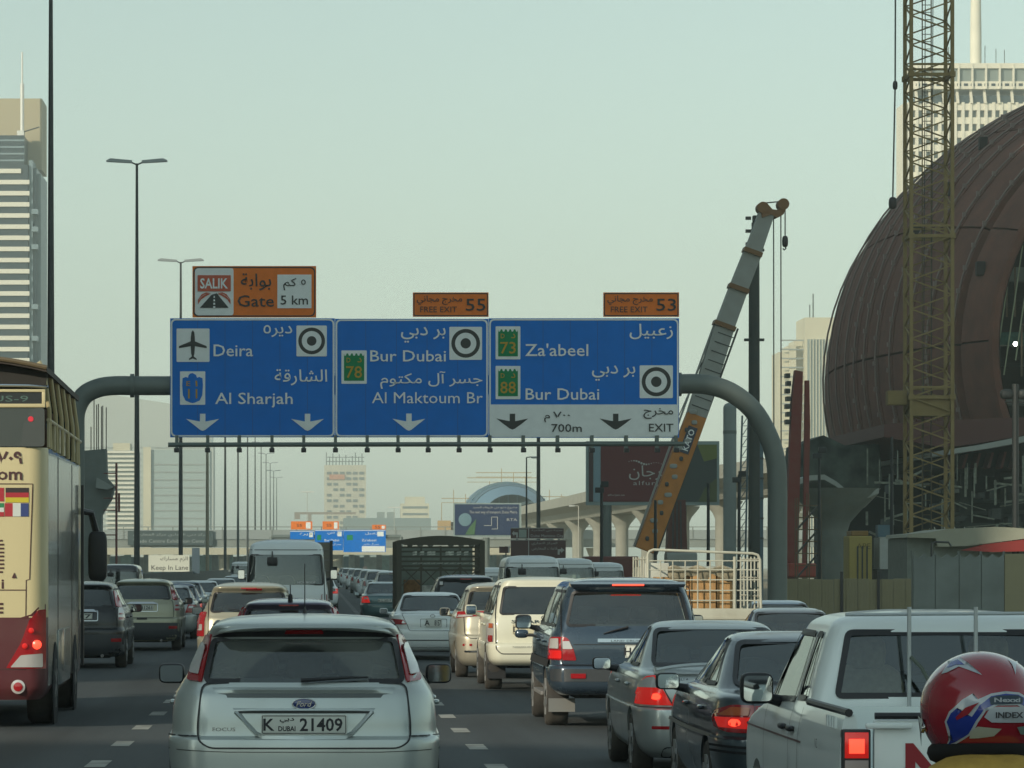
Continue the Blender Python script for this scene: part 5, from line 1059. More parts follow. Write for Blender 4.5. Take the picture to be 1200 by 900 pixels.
# ---------------------------------------------------------------- traffic, nearest first
def sx(rows, kx=1, ky=1, kz=1): return [(r[0] * kz, r[1] * kx, r[2] * ky, r[3] * ky, r[4], r[5]) for r in rows]
def mir(poly): return [(-p[0],) + tuple(p[1:]) for p in poly]
def lamps(S, T, poly, m, subs=(), mode='rear', off=.012, name='tail_light', r=.012):
    """a left lamp outline, mirrored to the right; subs = (outline, material, name) laid over it"""
    for k, f in enumerate((lambda p: list(p), mir)):
        o = patch(S, name, m, T, rnd(f(poly), r), mode, off, .03, .06)
        for sp, sm, sn in subs: patch(S, sn, sm, o, rnd(f(sp), .01), mode, off + .009, .006, .04)
def underside(T, S, L, W_, zc=.22, ex=True, ry=None):
    s = MB(); s.box(-W_ * .32, W_ * .32, .35, L - .3, zc - .02, zc + .1); s.tube([(-W_ * .4, ry or .9, zc + .05), (W_ * .4, ry or .9, zc + .05)], .04, 8)
    s.build('underbody', M_UNDER, T)
    if ex: MB().tube([(W_ * .25, -.02, zc + .03), (W_ * .25, .5, zc + .04)], .03, 10).build('exhaust', M_STEELRIM, T, True)
def wheels(T, W_, ys, r, wd=.2, rim=None):
    for y in ys:
        for sg in (-1, 1): wheel(T, sg * (W_ / 2 - wd / 2 - .02), y, r, wd, rim, sg)
def wiper(T, S, x0, z0, x1, z1, nm='wiper'):
    a = S.at('rear', x0, z0, .03); b = S.at('rear', x1, z1, .02); c = S.at('rear', (x0 * .3 + x1 * .7), (z0 * .3 + z1 * .7), .03)
    MB().tube([a, c, b], [.016, .010, .006], 6).build(nm, M_BLK, T)
def antenna(T, x, y, z, h, lean=.2, r=.006):
    MB().tube([(x, y, z), (x, y - .01, z + .05), (x, y - lean * h, z + h)], [.018, r, r * .7], 6).build('antenna', M_BLK, T)
def handles(T, S, ys, z, m=None):
    for y in ys:
        for md, sg in (('left', -1), ('right', 1)):
            x = S.side_x(y, z); MB().blob((sg * (x + .015), y, z), (.022, .10, .018), 3, 10, 6).build('door_handle', m or M_BLK, T, True, 60)
def door_seams(T, S, ys, z0, z1, belt=None):
    for md in ('left', 'right'):
        for y in ys: seam(S, T, [(y, z0), (y, z1)], md, .012)
def vehicle(name, label, X, d, group=None, cat='car', rz=0):
    return empty(name, (X, d, gz(X, d)), label, cat, group, rz)

HATCH = [(.20, .76, .14, 4.20, .25, .30), (.28, .86, .04, 4.28, .25, .30), (.42, .905, .0, 4.34, .26, .34), (.56, .92, .0, 4.34, .26, .36), (.665, .925, .01, 4.30, .26, .36),
         (.69, .905, .055, 4.26, .25, .36), (.80, .90, .065, 4.15, .25, .36), (.90, .89, .085, 3.85, .25, .36), (.965, .875, .105, 3.45, .24, .36), (1.00, .855, .13, 3.20, .22, .34), (1.05, .825, .16, 3.08, .20, .32),
         (1.15, .765, .225, 2.92, .18, .30), (1.25, .715, .29, 2.75, .16, .28), (1.335, .672, .35, 2.58, .15, .26), (1.385, .648, .30, 2.45, .14, .24), (1.42, .622, .27, 2.32, .13, .22), (1.445, .575, .34, 2.2, .14, .25), (1.475, .45, .62, 2.0, .18, .25), (1.49, .22, .9, 1.8, .12, .2)]
P_SILV = mat('silver_green_paint', (.52, .57, .55), .28, .6, .6, var=.03, scale=600, dirt=.16, inner=True)

def focus():
    T = vehicle('hatchback_car', 'silver five-door hatchback nearest the camera in the centre lane, plate K 21409', -.08, 26.2)
    S = Shape(HATCH, 4.34, .045, .05)
    rw = rnd([(-.655, 1.045), (.655, 1.045), (.60, 1.335), (-.60, 1.335)], .05); sw1 = rnd([(1.0, 1.04), (1.85, 1.02), (1.85, 1.36), (1.12, 1.34)], .04); sw2 = rnd([(1.93, 1.02), (2.92, 1.0), (2.35, 1.37), (1.93, 1.38)], .04)
    ws = rnd([(-.72, 1.03), (.72, 1.03), (.56, 1.38), (-.56, 1.38)], .05)
    carbody(T, S, P_SILV, [('rear', rw, G_DUSTY), ('side', sw1, G_CAR), ('side', sw2, G_CAR), ('front', ws, G_CAR)], (.85, 3.49), .35)
    lm = [(-.612, 1.372, .02), (-.668, 1.345, .02), (-.75, 1.14, .02), (-.772, 1.055, .02), (-.672, 1.045, .02), (-.650, 1.16, .01), (-.618, 1.33, .01)]
    red2 = [(-.625, 1.352), (-.662, 1.335), (-.73, 1.16), (-.745, 1.10), (-.685, 1.09), (-.664, 1.17), (-.63, 1.30)]
    lamps(S, T, lm, M_RED, [([(-.655, 1.30), (-.674, 1.30), (-.738, 1.15), (-.748, 1.10), (-.690, 1.09), (-.672, 1.17), (-.648, 1.27)], M_CLR, 'reflector')])
    # tailgate seam, crease and handle recess
    seam(S, T, rnd([(-.668, 1.04), (-.695, .78), (-.695, .66), (-.62, .61), (.62, .61), (.695, .66), (.695, .78), (.668, 1.04)], .06)[0:], wd=.011)
    seam(S, T, [(-.90, .685), (-.70, .685)], wd=.012); seam(S, T, [(.70, .685), (.90, .685)], wd=.012)
    s = MB(); 
    def rp(x, z, o): return S.at('rear', x, z, o)
    def loft(name, rings, m, closed=False):
        V = []; Fc = []; n = len(rings[0])
        for r in rings: V += [rp(*p) for p in r]
        for i in range(len(rings) - 1):
            for k in range(n - 1): Fc.append((i * n + k, i * n + k + 1, (i + 1) * n + k + 1, (i + 1) * n + k))
        b = MB(); b.add(V, Fc); return b.build(name, m, T, True, 50)
    K = [-.60 + 1.2 * i / 16 for i in range(17)]
    def arc(z, o, sc_, e=.0): return [(x * sc_, z - e * (x / .6) ** 2, o * (1 - .999 * abs(x / .6) ** 8)) for x in K]
    loft('tailgate_crease', [arc(1.012, .002, 1, .0), arc(1.0, .022, 1, .0), arc(.985, .024, .98, .0), arc(.972, .001, .97, .0)], P_SILV)
    loft('tailgate_groove_shade', [arc(.973, .0035, .95), arc(.945, .0035, .84)], mat('silver_shadow_paint', (.10, .11, .105), .4, .5, .3))  # flat strip, the groove's shade put into a darker silver
    hd = loft('tailgate_handle', [arc(.875, .001, .78), arc(.868, .026, .77), arc(.855, .03, .76), arc(.849, .001, .75)], P_SILV)
    seam(S, T, [(-.455, .847), (.455, .847)], wd=.012)
    # plate recess frame: raised lips either side
    for sg in (-1, 1):
        q = [(sg * .46, .842), (sg * .33, .70), (sg * .27, .672), (0, .668)]
        V = []; Fc = []
        for i, (x, z) in enumerate(q): V += [rp(x, z, .0), rp(x * (1 - .02), z + .006, .018), rp(x * .93, z + .02, .002)]
        for i in range(len(q) - 1):
            for k in range(2): Fc.append((i * 3 + k, i * 3 + k + 1, i * 3 + k + 4, i * 3 + k + 3))
        MB().add(V, Fc).build('plate_recess', P_SILV, T, True, 60)
    plate(T, 0, S.rear_y(0, .765) - .012, .768, .56, .135, 'K', '21409', 'DUBAI')
    e = MB().lathe([(1, 0), (1, .008), (.85, .014), (.1, .016)], (0, 0, 0), 28, 'y')
    for v in e.v: v.x *= .078; v.z = v.z * .036 + .905; v.y = S.rear_y(0, .905) - v.y - .004
    e = e.build('oval_badge', mat('badge_blue', (.03, .05, .16), .25, .2, 1), T, True, 30)
    r = MB()
    for k in range(28): a, b = 2 * pi * k / 28, 2 * pi * (k + 1) / 28; yb = S.rear_y(0, .905) - .015; r.tube([(.076 * cos(a), yb, .905 + .035 * sin(a)), (.076 * cos(b), yb, .905 + .035 * sin(b))], .0045, 5, False)
    r.build('badge_rim', M_CHR, e, True, 80)
    text('Ford', M_CHR, e, 0, S.rear_y(0, .905) - .022, .905, .036, .105, bold=.01, shear=.35)
    text('FOCUS', M_CHR, T, -.60, S.rear_y(-.44, .735) - .006, .735, .024, .15, 'LEFT', bold=.008)
    patch(S, 'spoiler_underside', M_BLK, T, rnd([(-.612, 1.345), (-.55, 1.375), (-.2, 1.392), (.2, 1.392), (.55, 1.375), (.612, 1.345), (.4, 1.352), (-.4, 1.352)], .01), 'rear', .006, .01, .06)
    patch(S, 'high_brake_light', M_RED, T, rnd([(-.13, 1.378), (.13, 1.378), (.12, 1.398), (-.12, 1.398)], .006), 'rear', .012, .01)
    # spoiler blade
    V = []; Fc = []; n = 17
    for x0 in [-.60 + 1.2 * i / 16 for i in range(17)]:
        f = 1 - (abs(x0) / .6) ** 4 * .6; zc = 1.425 - .045 * (x0 / .6) ** 4
        yb = S.rear_y(x0, 1.42)
        V += [(x0, yb + .16, zc + .028), (x0, yb - .05 * f, zc + .004), (x0, yb - .065 * f, zc - .012), (x0, yb - .05 * f, zc - .022), (x0, yb + .14, zc - .012)]
    for i in range(n - 1):
        for k in range(4): Fc.append((i * 5 + k, i * 5 + k + 1, i * 5 + k + 6, i * 5 + k + 5))
    MB().add(V, Fc).build('roof_spoiler', P_SILV, T, True, 50)
    for sg in (-1, 1):                                   # roof gutter strips
        MB().tube([(sg * .60, .62 + k * .3, 1.425 + .012 * sin(k * .6)) for k in range(5)], .012, 6).build('roof_strip', M_BLK, T)
    patch(S, 'bumper_insert', M_BLK, T, rnd([(-.66, .22), (.66, .22), (.62, .36), (-.62, .36)], .05), 'rear', .004, .01)
    for sg in (-1, 1):
        patch(S, 'reflector', M_RED, T, rnd([(sg * .72, .36), (sg * .84, .36), (sg * .84, .40), (sg * .72, .40)], .01), 'rear', .008, .01)
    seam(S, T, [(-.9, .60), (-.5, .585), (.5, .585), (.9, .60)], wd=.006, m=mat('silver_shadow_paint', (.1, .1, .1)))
    wiper(T, S, -.02, 1.045, .42, 1.07)
    for sg in (-1, 1): side_mirror(T, sg, .965, 2.85, 1.035, .095, .075, P_SILV if 0 else M_BLK)
    handles(T, S, (1.25, 2.2), .88, P_SILV); door_seams(T, S, (1.0, 1.9, 3.1), .35, .99)
    seats(T, S, 2.0, .45, .62); wheels(T, 1.84, (.85, 3.49), .32, .205); underside(T, S, 4.3, 1.84)
    box('dashboard', -.68, .68, 2.75, 3.05, .75, .98, M_BLK, T, .05)
    antenna(T, 0.0, 1.9, 1.485, .36, .35, .004)
    T.scale = (1.045, 1, 1.022); return T
focus()
SEDAN = [(.20, .70, .15, 4.40, .2, .3), (.28, .80, .04, 4.48, .24, .35), (.42, .84, .0, 4.53, .25, .42), (.56, .85, .0, 4.53, .25, .42), (.655, .85, .01, 4.5, .25, .42), (.68, .838, .06, 4.45, .24, .42), (.80, .838, .06, 4.3, .24, .42),
         (.92, .825, .09, 3.9, .24, .40), (.975, .805, .14, 3.5, .22, .38), (1.00, .785, .30, 3.25, .2, .35), (1.015, .765, .55, 3.15, .18, .3), (1.03, .75, .66, 3.08, .16, .26), (1.12, .705, .88, 2.88, .15, .24), (1.24, .645, 1.14, 2.62, .14, .22),
         (1.34, .595, 1.36, 2.42, .14, .22), (1.40, .56, 1.52, 2.28, .16, .22), (1.44, .47, 1.75, 2.15, .2, .2), (1.455, .30, 1.85, 2.1, .15, .1)]
SUV = [(.42, .84, .14, 4.70, .15, .3), (.50, .93, .02, 4.82, .2, .3), (.62, .965, .0, 4.89, .2, .32), (.74, .97, .0, 4.89, .2, .32), (.785, .955, .03, 4.86, .2, .3), (.81, .945, .11, 4.8, .14, .3), (1.00, .945, .11, 4.75, .14, .3), (1.12, .935, .125, 4.6, .14, .3), (1.18, .92, .14, 4.3, .14, .3),
       (1.22, .90, .155, 3.75, .14, .3), (1.26, .88, .17, 3.55, .13, .28), (1.40, .84, .22, 3.38, .12, .26), (1.60, .78, .29, 3.08, .11, .24), (1.72, .735, .33, 2.88, .11, .22), (1.78, .70, .33, 2.75, .11, .22), (1.825, .63, .36, 2.6, .12, .22), (1.855, .45, .6, 2.4, .15, .2), (1.87, .2, .9, 2.2, .1, .2)]
VAN = [(.25, .76, .06, 4.6, .1, .25), (.35, .83, .01, 4.66, .12, .25), (.55, .845, .0, 4.69, .12, .3), (.60, .845, .02, 4.69, .12, .3), (.62, .835, .05, 4.68, .1, .3), (.95, .84, .06, 4.5, .1, .3), (1.05, .835, .07, 4.35, .1, .3), (1.12, .825, .08, 4.2, .1, .3), (1.40, .79, .10, 3.95, .1, .28),
       (1.70, .755, .13, 3.65, .11, .26), (1.82, .735, .15, 3.5, .12, .25), (1.90, .69, .20, 3.35, .14, .25), (1.95, .58, .32, 3.2, .18, .25), (1.985, .35, .6, 2.9, .18, .25), (1.99, .2, .8, 2.7, .1, .2)]
def greenhouse(S, z0, z1, wb, wt, ys, gr, gs, wsz=None, rake=.0, fb=None):
    """rear window, side windows (list of y pairs at belt) and windscreen"""
    out = [('rear', rnd([(-wb, z0), (wb, z0), (wt, z1), (-wt, z1)], .06), gr)]
    zt = z1 + .01
    for i, (a, b, ta, tb) in enumerate(ys): out.append(('side', rnd([(a, z0 + .0), (b, z0 - .01), (b + tb, zt), (a + ta, zt)], .03), gs))
    fw = fb or wb; zw = wsz or z0
    out.append(('front', rnd([(-fw, zw), (fw, zw), (wt, z1), (-wt, z1)], .05), gs)); return out

def corolla():
    T = vehicle('saloon_car', 'silver saloon with boot spoiler and lit brake lamps ahead of the grey-blue saloon', 3.81, 35.4)
    S = Shape(SEDAN, 4.53, .05, .05); P = mat('silver_paint', (.46, .50, .49), .28, .6, .6, var=.03, scale=600, dirt=.14, inner=True)
    carbody(T, S, P, greenhouse(S, 1.045, 1.375, .64, .545, [(1.12, 1.75, .58, -.02), (1.83, 2.95, 0, -.42)], G_CAR, G_CAR, None, 0, .70), (.95, 3.55), .345)
    lm = [(-.835, .70, .01), (-.815, .80), (-.785, .90), (-.735, .955, .02), (-.655, .965, .02), (-.60, .84), (-.515, .695, .01)]
    lamps(S, T, lm, M_REDON, [([(-.80, .855), (-.775, .905), (-.73, .942), (-.665, .95), (-.625, .855)], M_CLR, 'reflector'), ([(-.69, .755), (-.65, .745), (-.62, .76), (-.615, .785), (-.64, .805), (-.68, .80)], M_HOT, 'bulb')])
    patch(S, 'fog_reflector', M_RED, T, rnd([(-.70, .475), (-.50, .475), (-.50, .505), (-.70, .505)], .01), 'rear', .008, .01)
    patch(S, 'fog_reflector', M_RED, T, rnd([(.70, .475), (.50, .475), (.50, .505), (.70, .505)], .01), 'rear', .008, .01)
    seam(S, T, rnd([(-.65, .985), (-.59, .84), (-.50, .68), (-.46, .62), (-.40, .60), (.40, .60), (.46, .62), (.50, .68), (.59, .84), (.65, .985)], .05), wd=.011)
    seam(S, T, [(-.84, .675), (-.515, .67)], wd=.009); seam(S, T, [(.84, .675), (.515, .67)], wd=.009)
    b = MB(); n = 17                                     # boot spoiler on two feet
    V = []; Fc = []
    for i in range(n):
        x = -.66 + 1.32 * i / 16; f = (abs(x) / .66) ** 3; yb = .16; z = 1.075 - .055 * f
        V += [(x, yb + .17, z - .012), (x, yb + .10, z + .012), (x, yb - .04, z + .016), (x, yb - .05, z - .004), (x, yb + .06, z - .024)]
    for i in range(n - 1):
        for k in range(5): Fc.append((i * 5 + k, i * 5 + (k + 1) % 5, (i + 1) * 5 + (k + 1) % 5, (i + 1) * 5 + k))
    b.add(V, Fc); b.box(-.67, -.58, .13, .28, .985, 1.045); b.box(.58, .67, .13, .28, .985, 1.045)
    sp = b.build('boot_spoiler', P, T, True, 45)
    box('high_brake_light', -.11, .11, .09, .115, 1.058, 1.078, M_HOT, sp)
    plate(T, 0, S.rear_y(0, .84) - .01, .84, .32, .15, 'F', '7352', None)
    text('COROLLA', M_CHR, T, -.56, S.rear_y(-.35, .945) - .006, .935, .025, .2, 'LEFT', bold=.01)
    box('number_plate_lamp', -.25, .25, .035, .06, .925, .965, P, T, .01)
    for sg in (-1, 1): side_mirror(T, sg, .97, 2.75, 1.02, .095, .065)
    handles(T, S, (1.3, 2.35), .86, P); door_seams(T, S, (1.0, 1.8, 3.1), .3, 1.0)
    seats(T, S, 2.35, .45, .6); wheels(T, 1.70, (.95, 3.55), .31, .195); underside(T, S, 4.5, 1.7)
    patch(S, 'lower_valance', M_BLK, T, rnd([(-.62, .21), (.62, .21), (.60, .31), (-.60, .31)], .04), 'rear', .004, .01)
    return T
def dark_saloon():
    T = vehicle('saloon_car', 'dark grey-blue saloon with brake lamps lit between the silver saloon and white pickup', 3.85, 28.8)
    S = Shape(sx(SEDAN, 1.0, 1, .985), 4.53, .06, .06); P = mat('grey_blue_paint', (.045, .065, .08), .24, .4, .9, var=.03, scale=500, dirt=.12, inner=True)
    carbody(T, S, P, greenhouse(S, 1.035, 1.355, .63, .52, [(1.12, 1.72, .55, -.02), (1.80, 2.92, 0, -.42)], G_CAR, G_CAR, None, 0, .70), (.95, 3.55), .345)
    lm = [(-.80, .865, .03), (-.835, .80, .02), (-.815, .735, .03), (-.74, .70, .02), (-.56, .695), (-.545, .90, .01), (-.70, .905, .03)]
    lm2 = [(-.545, .70), (-.42, .71, .01), (-.37, .83, .02), (-.41, .89, .02), (-.54, .90, .01)]
    lamps(S, T, lm, M_RED, [([(-.78, .735), (-.575, .725), (-.575, .81), (-.80, .81)], M_REDON, 'lit_lens'), ([(-.715, .752), (-.68, .742), (-.65, .755), (-.64, .775), (-.66, .795), (-.70, .797), (-.72, .78)], M_HOT, 'bulb'), ([(-.79, .825), (-.59, .825), (-.58, .88), (-.70, .885)], M_AMB, 'reflector')])
    lamps(S, T, lm2, M_RED, [([(-.52, .82), (-.395, .835), (-.42, .88), (-.52, .885)], M_CLR, 'reflector')], name='boot_light')
    seam(S, T, rnd([(-.60, 1.0), (-.55, .90), (-.55, .62), (-.50, .585), (.50, .585), (.55, .62), (.55, .90), (.60, 1.0)], .04), wd=.012)
    seam(S, T, [(-.85, .655), (-.3, .65), (.3, .65), (.85, .655)], wd=.016)
    for z in (.60, .56): seam(S, T, [(-.86, z), (-.5, z - .02), (.5, z - .02), (.86, z)], wd=.018, m=P, off=.016, name='bumper_rib')
    b = MB().blob((0, S.rear_y(0, .93) - .01, .945), (.045, .012, .035), 2.2, 16, 8); b.build('round_badge', M_CHR, T, True)
    plate(T, .02, S.rear_y(0, .80) - .008, .80, .5, .12, 'L', '48026', 'DUBAI')
    box('rear_sunshade_strip', -.35, .35, .98, 1.0, 1.07, 1.12, M_BLK, T)
    for sg in (-1, 1): side_mirror(T, sg, .96, 2.75, 1.01, .10, .07)
    handles(T, S, (1.3, 2.35), .85, P); door_seams(T, S, (1.0, 1.8, 3.1), .3, .98)
    for md in ('left', 'right'): seam(S, T, [(.5, .66), (4.1, .66)], md, .03, M_BLK, 'rubbing_strip', .012)
    seats(T, S, 2.35, .45, .6); wheels(T, 1.70, (.95, 3.55), .31, .195); underside(T, S, 4.5, 1.7)
def land_cruiser():
    T = vehicle('four_wheel_drive_car', 'dark blue four-wheel-drive with roof spoiler and lit brake strip behind the silver saloon', 3.91, 47.9)
    S = Shape(sx(SUV, 1, 1, 1.015), 4.89, .03, .03); P = mat('dark_blue_paint', (.030, .055, .085), .22, .35, 1, var=.03, scale=400, dirt=.10, inner=True)
    carbody(T, S, P, greenhouse(S, 1.29, 1.72, .74, .655, [(.42, 1.05, .1, .0), (1.13, 1.95, 0, 0), (2.03, 3.15, 0, -.40)], G_CAR, G_DARK, None, 0, .76), (1.02, 3.87), .42)
    lm = [(-.955, .87, .02), (-.95, 1.02), (-.93, 1.15, .03), (-.73, 1.155, .06), (-.66, 1.0), (-.625, .86, .02)]
    lamps(S, T, lm, M_RED, [([(-.92, 1.01), (-.91, 1.13), (-.83, 1.135), (-.83, 1.01)], M_CLR, 'reflector'), ([(-.79, 1.005), (-.79, 1.10), (-.71, 1.10), (-.67, 1.005)], M_CLR, 'reversing_lens'), ([(-.92, .885), (-.925, .985), (-.80, .985), (-.80, .885)], M_REDON, 'lit_lens')])
    seam(S, T, rnd([(-.77, 1.78), (-.79, 1.5), (-.80, 1.25), (-.80, .80), (.80, .80), (.80, 1.25), (.79, 1.5), (.77, 1.78)], .04), wd=.012)
    seam(S, T, [(-.66, 1.06), (.66, 1.06)], wd=.010)
    patch(S, 'bumper_strip', mat('bumper_grey_plastic', (.035, .04, .045), .5), T, rnd([(-.93, .60), (.93, .60), (.93, .755), (-.93, .755)], .04), 'rear', .008, .02)
    for sg in (-1, 1):
        patch(S, 'reflector', M_RED, T, rnd([(sg * .70, .64), (sg * .52, .64), (sg * .52, .70), (sg * .70, .70)], .01), 'rear', .022, .02)
        MB().box(sg * .77 - .16, sg * .77 + .16, .62, .65, .20, .37).build('mud_flap', mat('mud_flap_grey', (.16, .17, .17), .7, dirt=.4), T)
    o = patch(S, 'chrome_strip', M_CHR, T, rnd([(-.37, 1.085), (.37, 1.085), (.37, 1.13), (-.37, 1.13)], .01), 'rear', .03, .03)
    text('LAND CRUISER', M_INK, o, 0, S.rear_y(0, 1.1) - .034, 1.107, .022, .42)
    plate(T, .12, S.rear_y(0, .98) - .01, .975, .32, .16, 'H', '73', None)
    b = MB(); 
    b.add(*(lambda V: (V, [(0, 1, 3, 2), (2, 3, 5, 4), (4, 5, 7, 6), (0, 2, 4, 6), (1, 7, 5, 3), (0, 6, 7, 1)]))([(-.70, .30, 1.845), (.70, .30, 1.845), (-.69, .16, 1.815), (.69, .16, 1.815), (-.68, .20, 1.775), (.68, .20, 1.775), (-.70, .36, 1.79), (.70, .36, 1.79)]))
    sp = b.build('roof_spoiler', P, T); box('high_brake_light', -.19, .19, .145, .17, 1.795, 1.815, M_HOT, sp)
    wiper(T, S, .0, 1.27, -.30, 1.19)
    for sg in (-1, 1):
        side_mirror(T, sg, 1.10, 3.25, 1.30, .105, .095)
        MB().blob((sg * 1.06, 4.45, 1.12), (.09, .06, .06), 3).build('wing_mirror', P, T, True); MB().tube([(sg * .86, 4.3, 1.1), (sg * 1.0, 4.42, 1.1)], .02).build('mirror_stalk', M_BLK, T)
        MB().box(sg * .9 - .07, sg * .9 + .07, 1.6, 3.3, .38, .43, .01).build('running_board', M_STEELRIM, T)
    handles(T, S, (1.45, 2.5), 1.08, P); door_seams(T, S, (1.08, 2.0, 3.3), .5, 1.25)
    for md in ('left', 'right'): seam(S, T, [(.5, .82), (4.2, .82)], md, .10, M_UNDER, 'side_cladding', .012)
    T.scale = (1.04, 1, 1); seats(T, S, 2.6, .75, .68); wheels(T, 1.94, (1.02, 3.87), .385, .27); underside(T, S, 4.8, 1.94, .4, True, 1.02)
def patrol():
    T = vehicle('four_wheel_drive_car', 'cream white four-wheel-drive with dark tinted windows and plate D 8182', 3.74, 62.5)
    S = Shape(sx(SUV, .98, 1.02, 1.0), 5.0, .03, .03); P = mat('cream_white_paint', (.66, .65, .52), .35, .0, .5, dirt=.12, inner=True)
    carbody(T, S, P, greenhouse(S, 1.26, 1.71, .735, .655, [(.42, 1.05, .1, .0), (1.13, 1.95, 0, 0), (2.03, 3.15, 0, -.40)], G_DARK, G_DARK, None, 0, .76), (1.0, 3.97), .43)
    lm = [(-.945, .80, .01), (-.945, 1.12, .02), (-.83, 1.12, .02), (-.835, .80, .01)]
    lamps(S, T, lm, M_CLR, [([(-.935, .81), (-.935, .92), (-.845, .92), (-.845, .81)], M_RED, 'lens'), ([(-.935, 1.04), (-.93, 1.11), (-.84, 1.11), (-.84, 1.04)], M_AMB, 'lens')])
    seam(S, T, rnd([(-.74, 1.78), (-.80, 1.25), (-.80, .70), (-.72, .62), (.72, .62), (.80, .70), (.80, 1.25), (.74, 1.78)], .04), wd=.014)
    for sg in (-1, 1): MB().box(sg * .77 - .15, sg * .77 + .15, .62, .65, .20, .46).build('mud_flap', M_BLK, T)
    box('bumper_step', -.2, .35, -.03, .03, .58, .74, mat('step_grey', (.3, .3, .3), .4, .5), T, .01)
    plate(T, -.22, S.rear_y(0, 1.02) - .02, 1.02, .62, .155, 'D', '8182', 'DUBAI', mat('plate_cream', (.6, .55, .38), .5))
    text('SAFARI', M_CHR, T, -.3, S.rear_y(0, 1.15) - .02, 1.145, .05, .5, bold=.02); text('NISSAN EUROPE JAPAN', M_INK, T, -.2, S.rear_y(0, .73) - .02, .735, .022, .66)
    MB().tube([(.06 * cos(a), S.rear_y(0, 1.2) - .02, 1.205 + .035 * sin(a)) for a in [k * pi / 8 for k in range(17)]], .008, 6).build('ring_badge', M_CHR, T, True)
    # part of the spare wheel cover on the tailgate, right of the plate
    MB().lathe([(.36, 0), (.36, -.17), (.33, -.21), (.05, -.22)], (.48, .12, 1.02), 30, 'y').build('spare_wheel_cover', P, T, True, 40)
    for sg in (-1, 1): side_mirror(T, sg, 1.08, 3.35, 1.30, .10, .09, P)
    handles(T, S, (1.45, 2.5), 1.08, P); door_seams(T, S, (1.08, 2.0, 3.3), .5, 1.22)
    seats(T, S, 2.6, .75, .68); wheels(T, 1.92, (1.0, 3.97), .39, .27); underside(T, S, 4.9, 1.9, .4, True, 1.0)
def previa():
    T = vehicle('people_carrier', 'pale gold people carrier with a red lamp band, next beyond the cream four-wheel-drive', 3.44, 69.3)
    S = Shape(sx(HATCH, 1.0, 1.08, 1.17), 4.7, .04, .05); P = mat('pale_gold_paint', (.50, .46, .36), .30, .5, .6, dirt=.2, inner=True)
    carbody(T, S, P, greenhouse(S, 1.24, 1.58, .70, .62, [(.6, 1.25, .15, .0), (1.33, 2.2, 0, 0), (2.28, 3.35, 0, -.55)], G_CAR, G_DARK, None, 0, .74), (.95, 3.75), .36)
    lamps(S, T, [(-.89, 1.10, .02), (-.865, 1.215, .02), (-.30, 1.225), (-.30, 1.15), (-.60, 1.13)], M_RED, [([(-.86, 1.11), (-.85, 1.15), (-.6, 1.16), (-.6, 1.135)], M_CLR, 'reflector')])
    box('lamp_band', -.30, .30, S.rear_y(0, 1.19) - .02, S.rear_y(0, 1.19) + .02, 1.15, 1.222, M_RED, T, .005)
    for sg in (-1, 1): patch(S, 'bumper_reflector', M_RED, T, rnd([(sg * .78, .60), (sg * .62, .60), (sg * .62, .64), (sg * .78, .64)], .01), 'rear', .01, .01)
    seam(S, T, rnd([(-.70, 1.62), (-.76, 1.2), (-.74, .80), (-.66, .74), (.66, .74), (.74, .8), (.76, 1.2), (.70, 1.62)], .04), wd=.012)
    patch(S, 'chrome_strip', M_CHR, T, rnd([(-.75, .485), (.75, .485), (.75, .52), (-.75, .52)], .01), 'rear', .01, .01)
    plate(T, 0, S.rear_y(0, .98) - .01, .98, .5, .12, 'A', '60175', 'DUBAI')
    for sg in (-1, 1): side_mirror(T, sg, 1.0, 3.3, 1.18, .1, .08, P)
    seats(T, S, 2.9, .55, .62); wheels(T, 1.80, (.95, 3.75), .33, .22); underside(T, S, 4.6, 1.8)
def lexus():
    T = vehicle('saloon_car', 'pearl white saloon with slim red tail lamps right of the silver hatchback roof', 2.50, 82.0)
    S = Shape(sx(SEDAN, 1.06, 1.06, 1.0), 4.82, .05, .05); P = mat('pearl_white_paint', (.72, .77, .75), .3, .1, .7, dirt=.12, inner=True)
    carbody(T, S, P, greenhouse(S, 1.06, 1.375, .68, .575, [(1.2, 1.85, .6, -.02), (1.93, 3.1, 0, -.45)], G_DARK, G_DARK, None, 0, .74), (1.0, 3.8), .35)
    lamps(S, T, [(-.89, .90, .01), (-.82, .775, .01), (-.555, .775, .02), (-.62, .875, .01)], M_RED, [([(-.66, .80), (-.585, .80), (-.63, .86)], M_CLR, 'reflector')])
    seam(S, T, rnd([(-.66, 1.0), (-.60, .88), (-.54, .76), (-.5, .64), (.5, .64), (.54, .76), (.60, .88), (.66, 1.0)], .04), wd=.010)
    seam(S, T, [(-.86, .44), (.86, .44)], wd=.02, m=P, off=.012, name='bumper_rib')
    plate(T, .02, S.rear_y(0, .81) - .01, .81, .34, .19, 'A', '8157', None); seam(S, T, rnd([(-.26, .72), (-.26, .89), (.3, .89), (.3, .72)], .02), wd=.008)
    MB().tube([(.05 * cos(a), S.rear_y(0, .95) - .02, .955 + .03 * sin(a)) for a in [k * pi / 8 for k in range(17)]], .008, 6).build('ring_badge', M_CHR, T, True)
    patch(S, 'lower_valance', M_BLK, T, rnd([(-.80, .20), (.80, .20), (.78, .29), (-.78, .29)], .04), 'rear', .004, .01)
    for sg in (-1, 1): side_mirror(T, sg, 1.0, 2.95, 1.03, .09, .065, P)
    seats(T, S, 2.4, .45, .6); wheels(T, 1.80, (1.0, 3.8), .33, .21); underside(T, S, 4.7, 1.8)
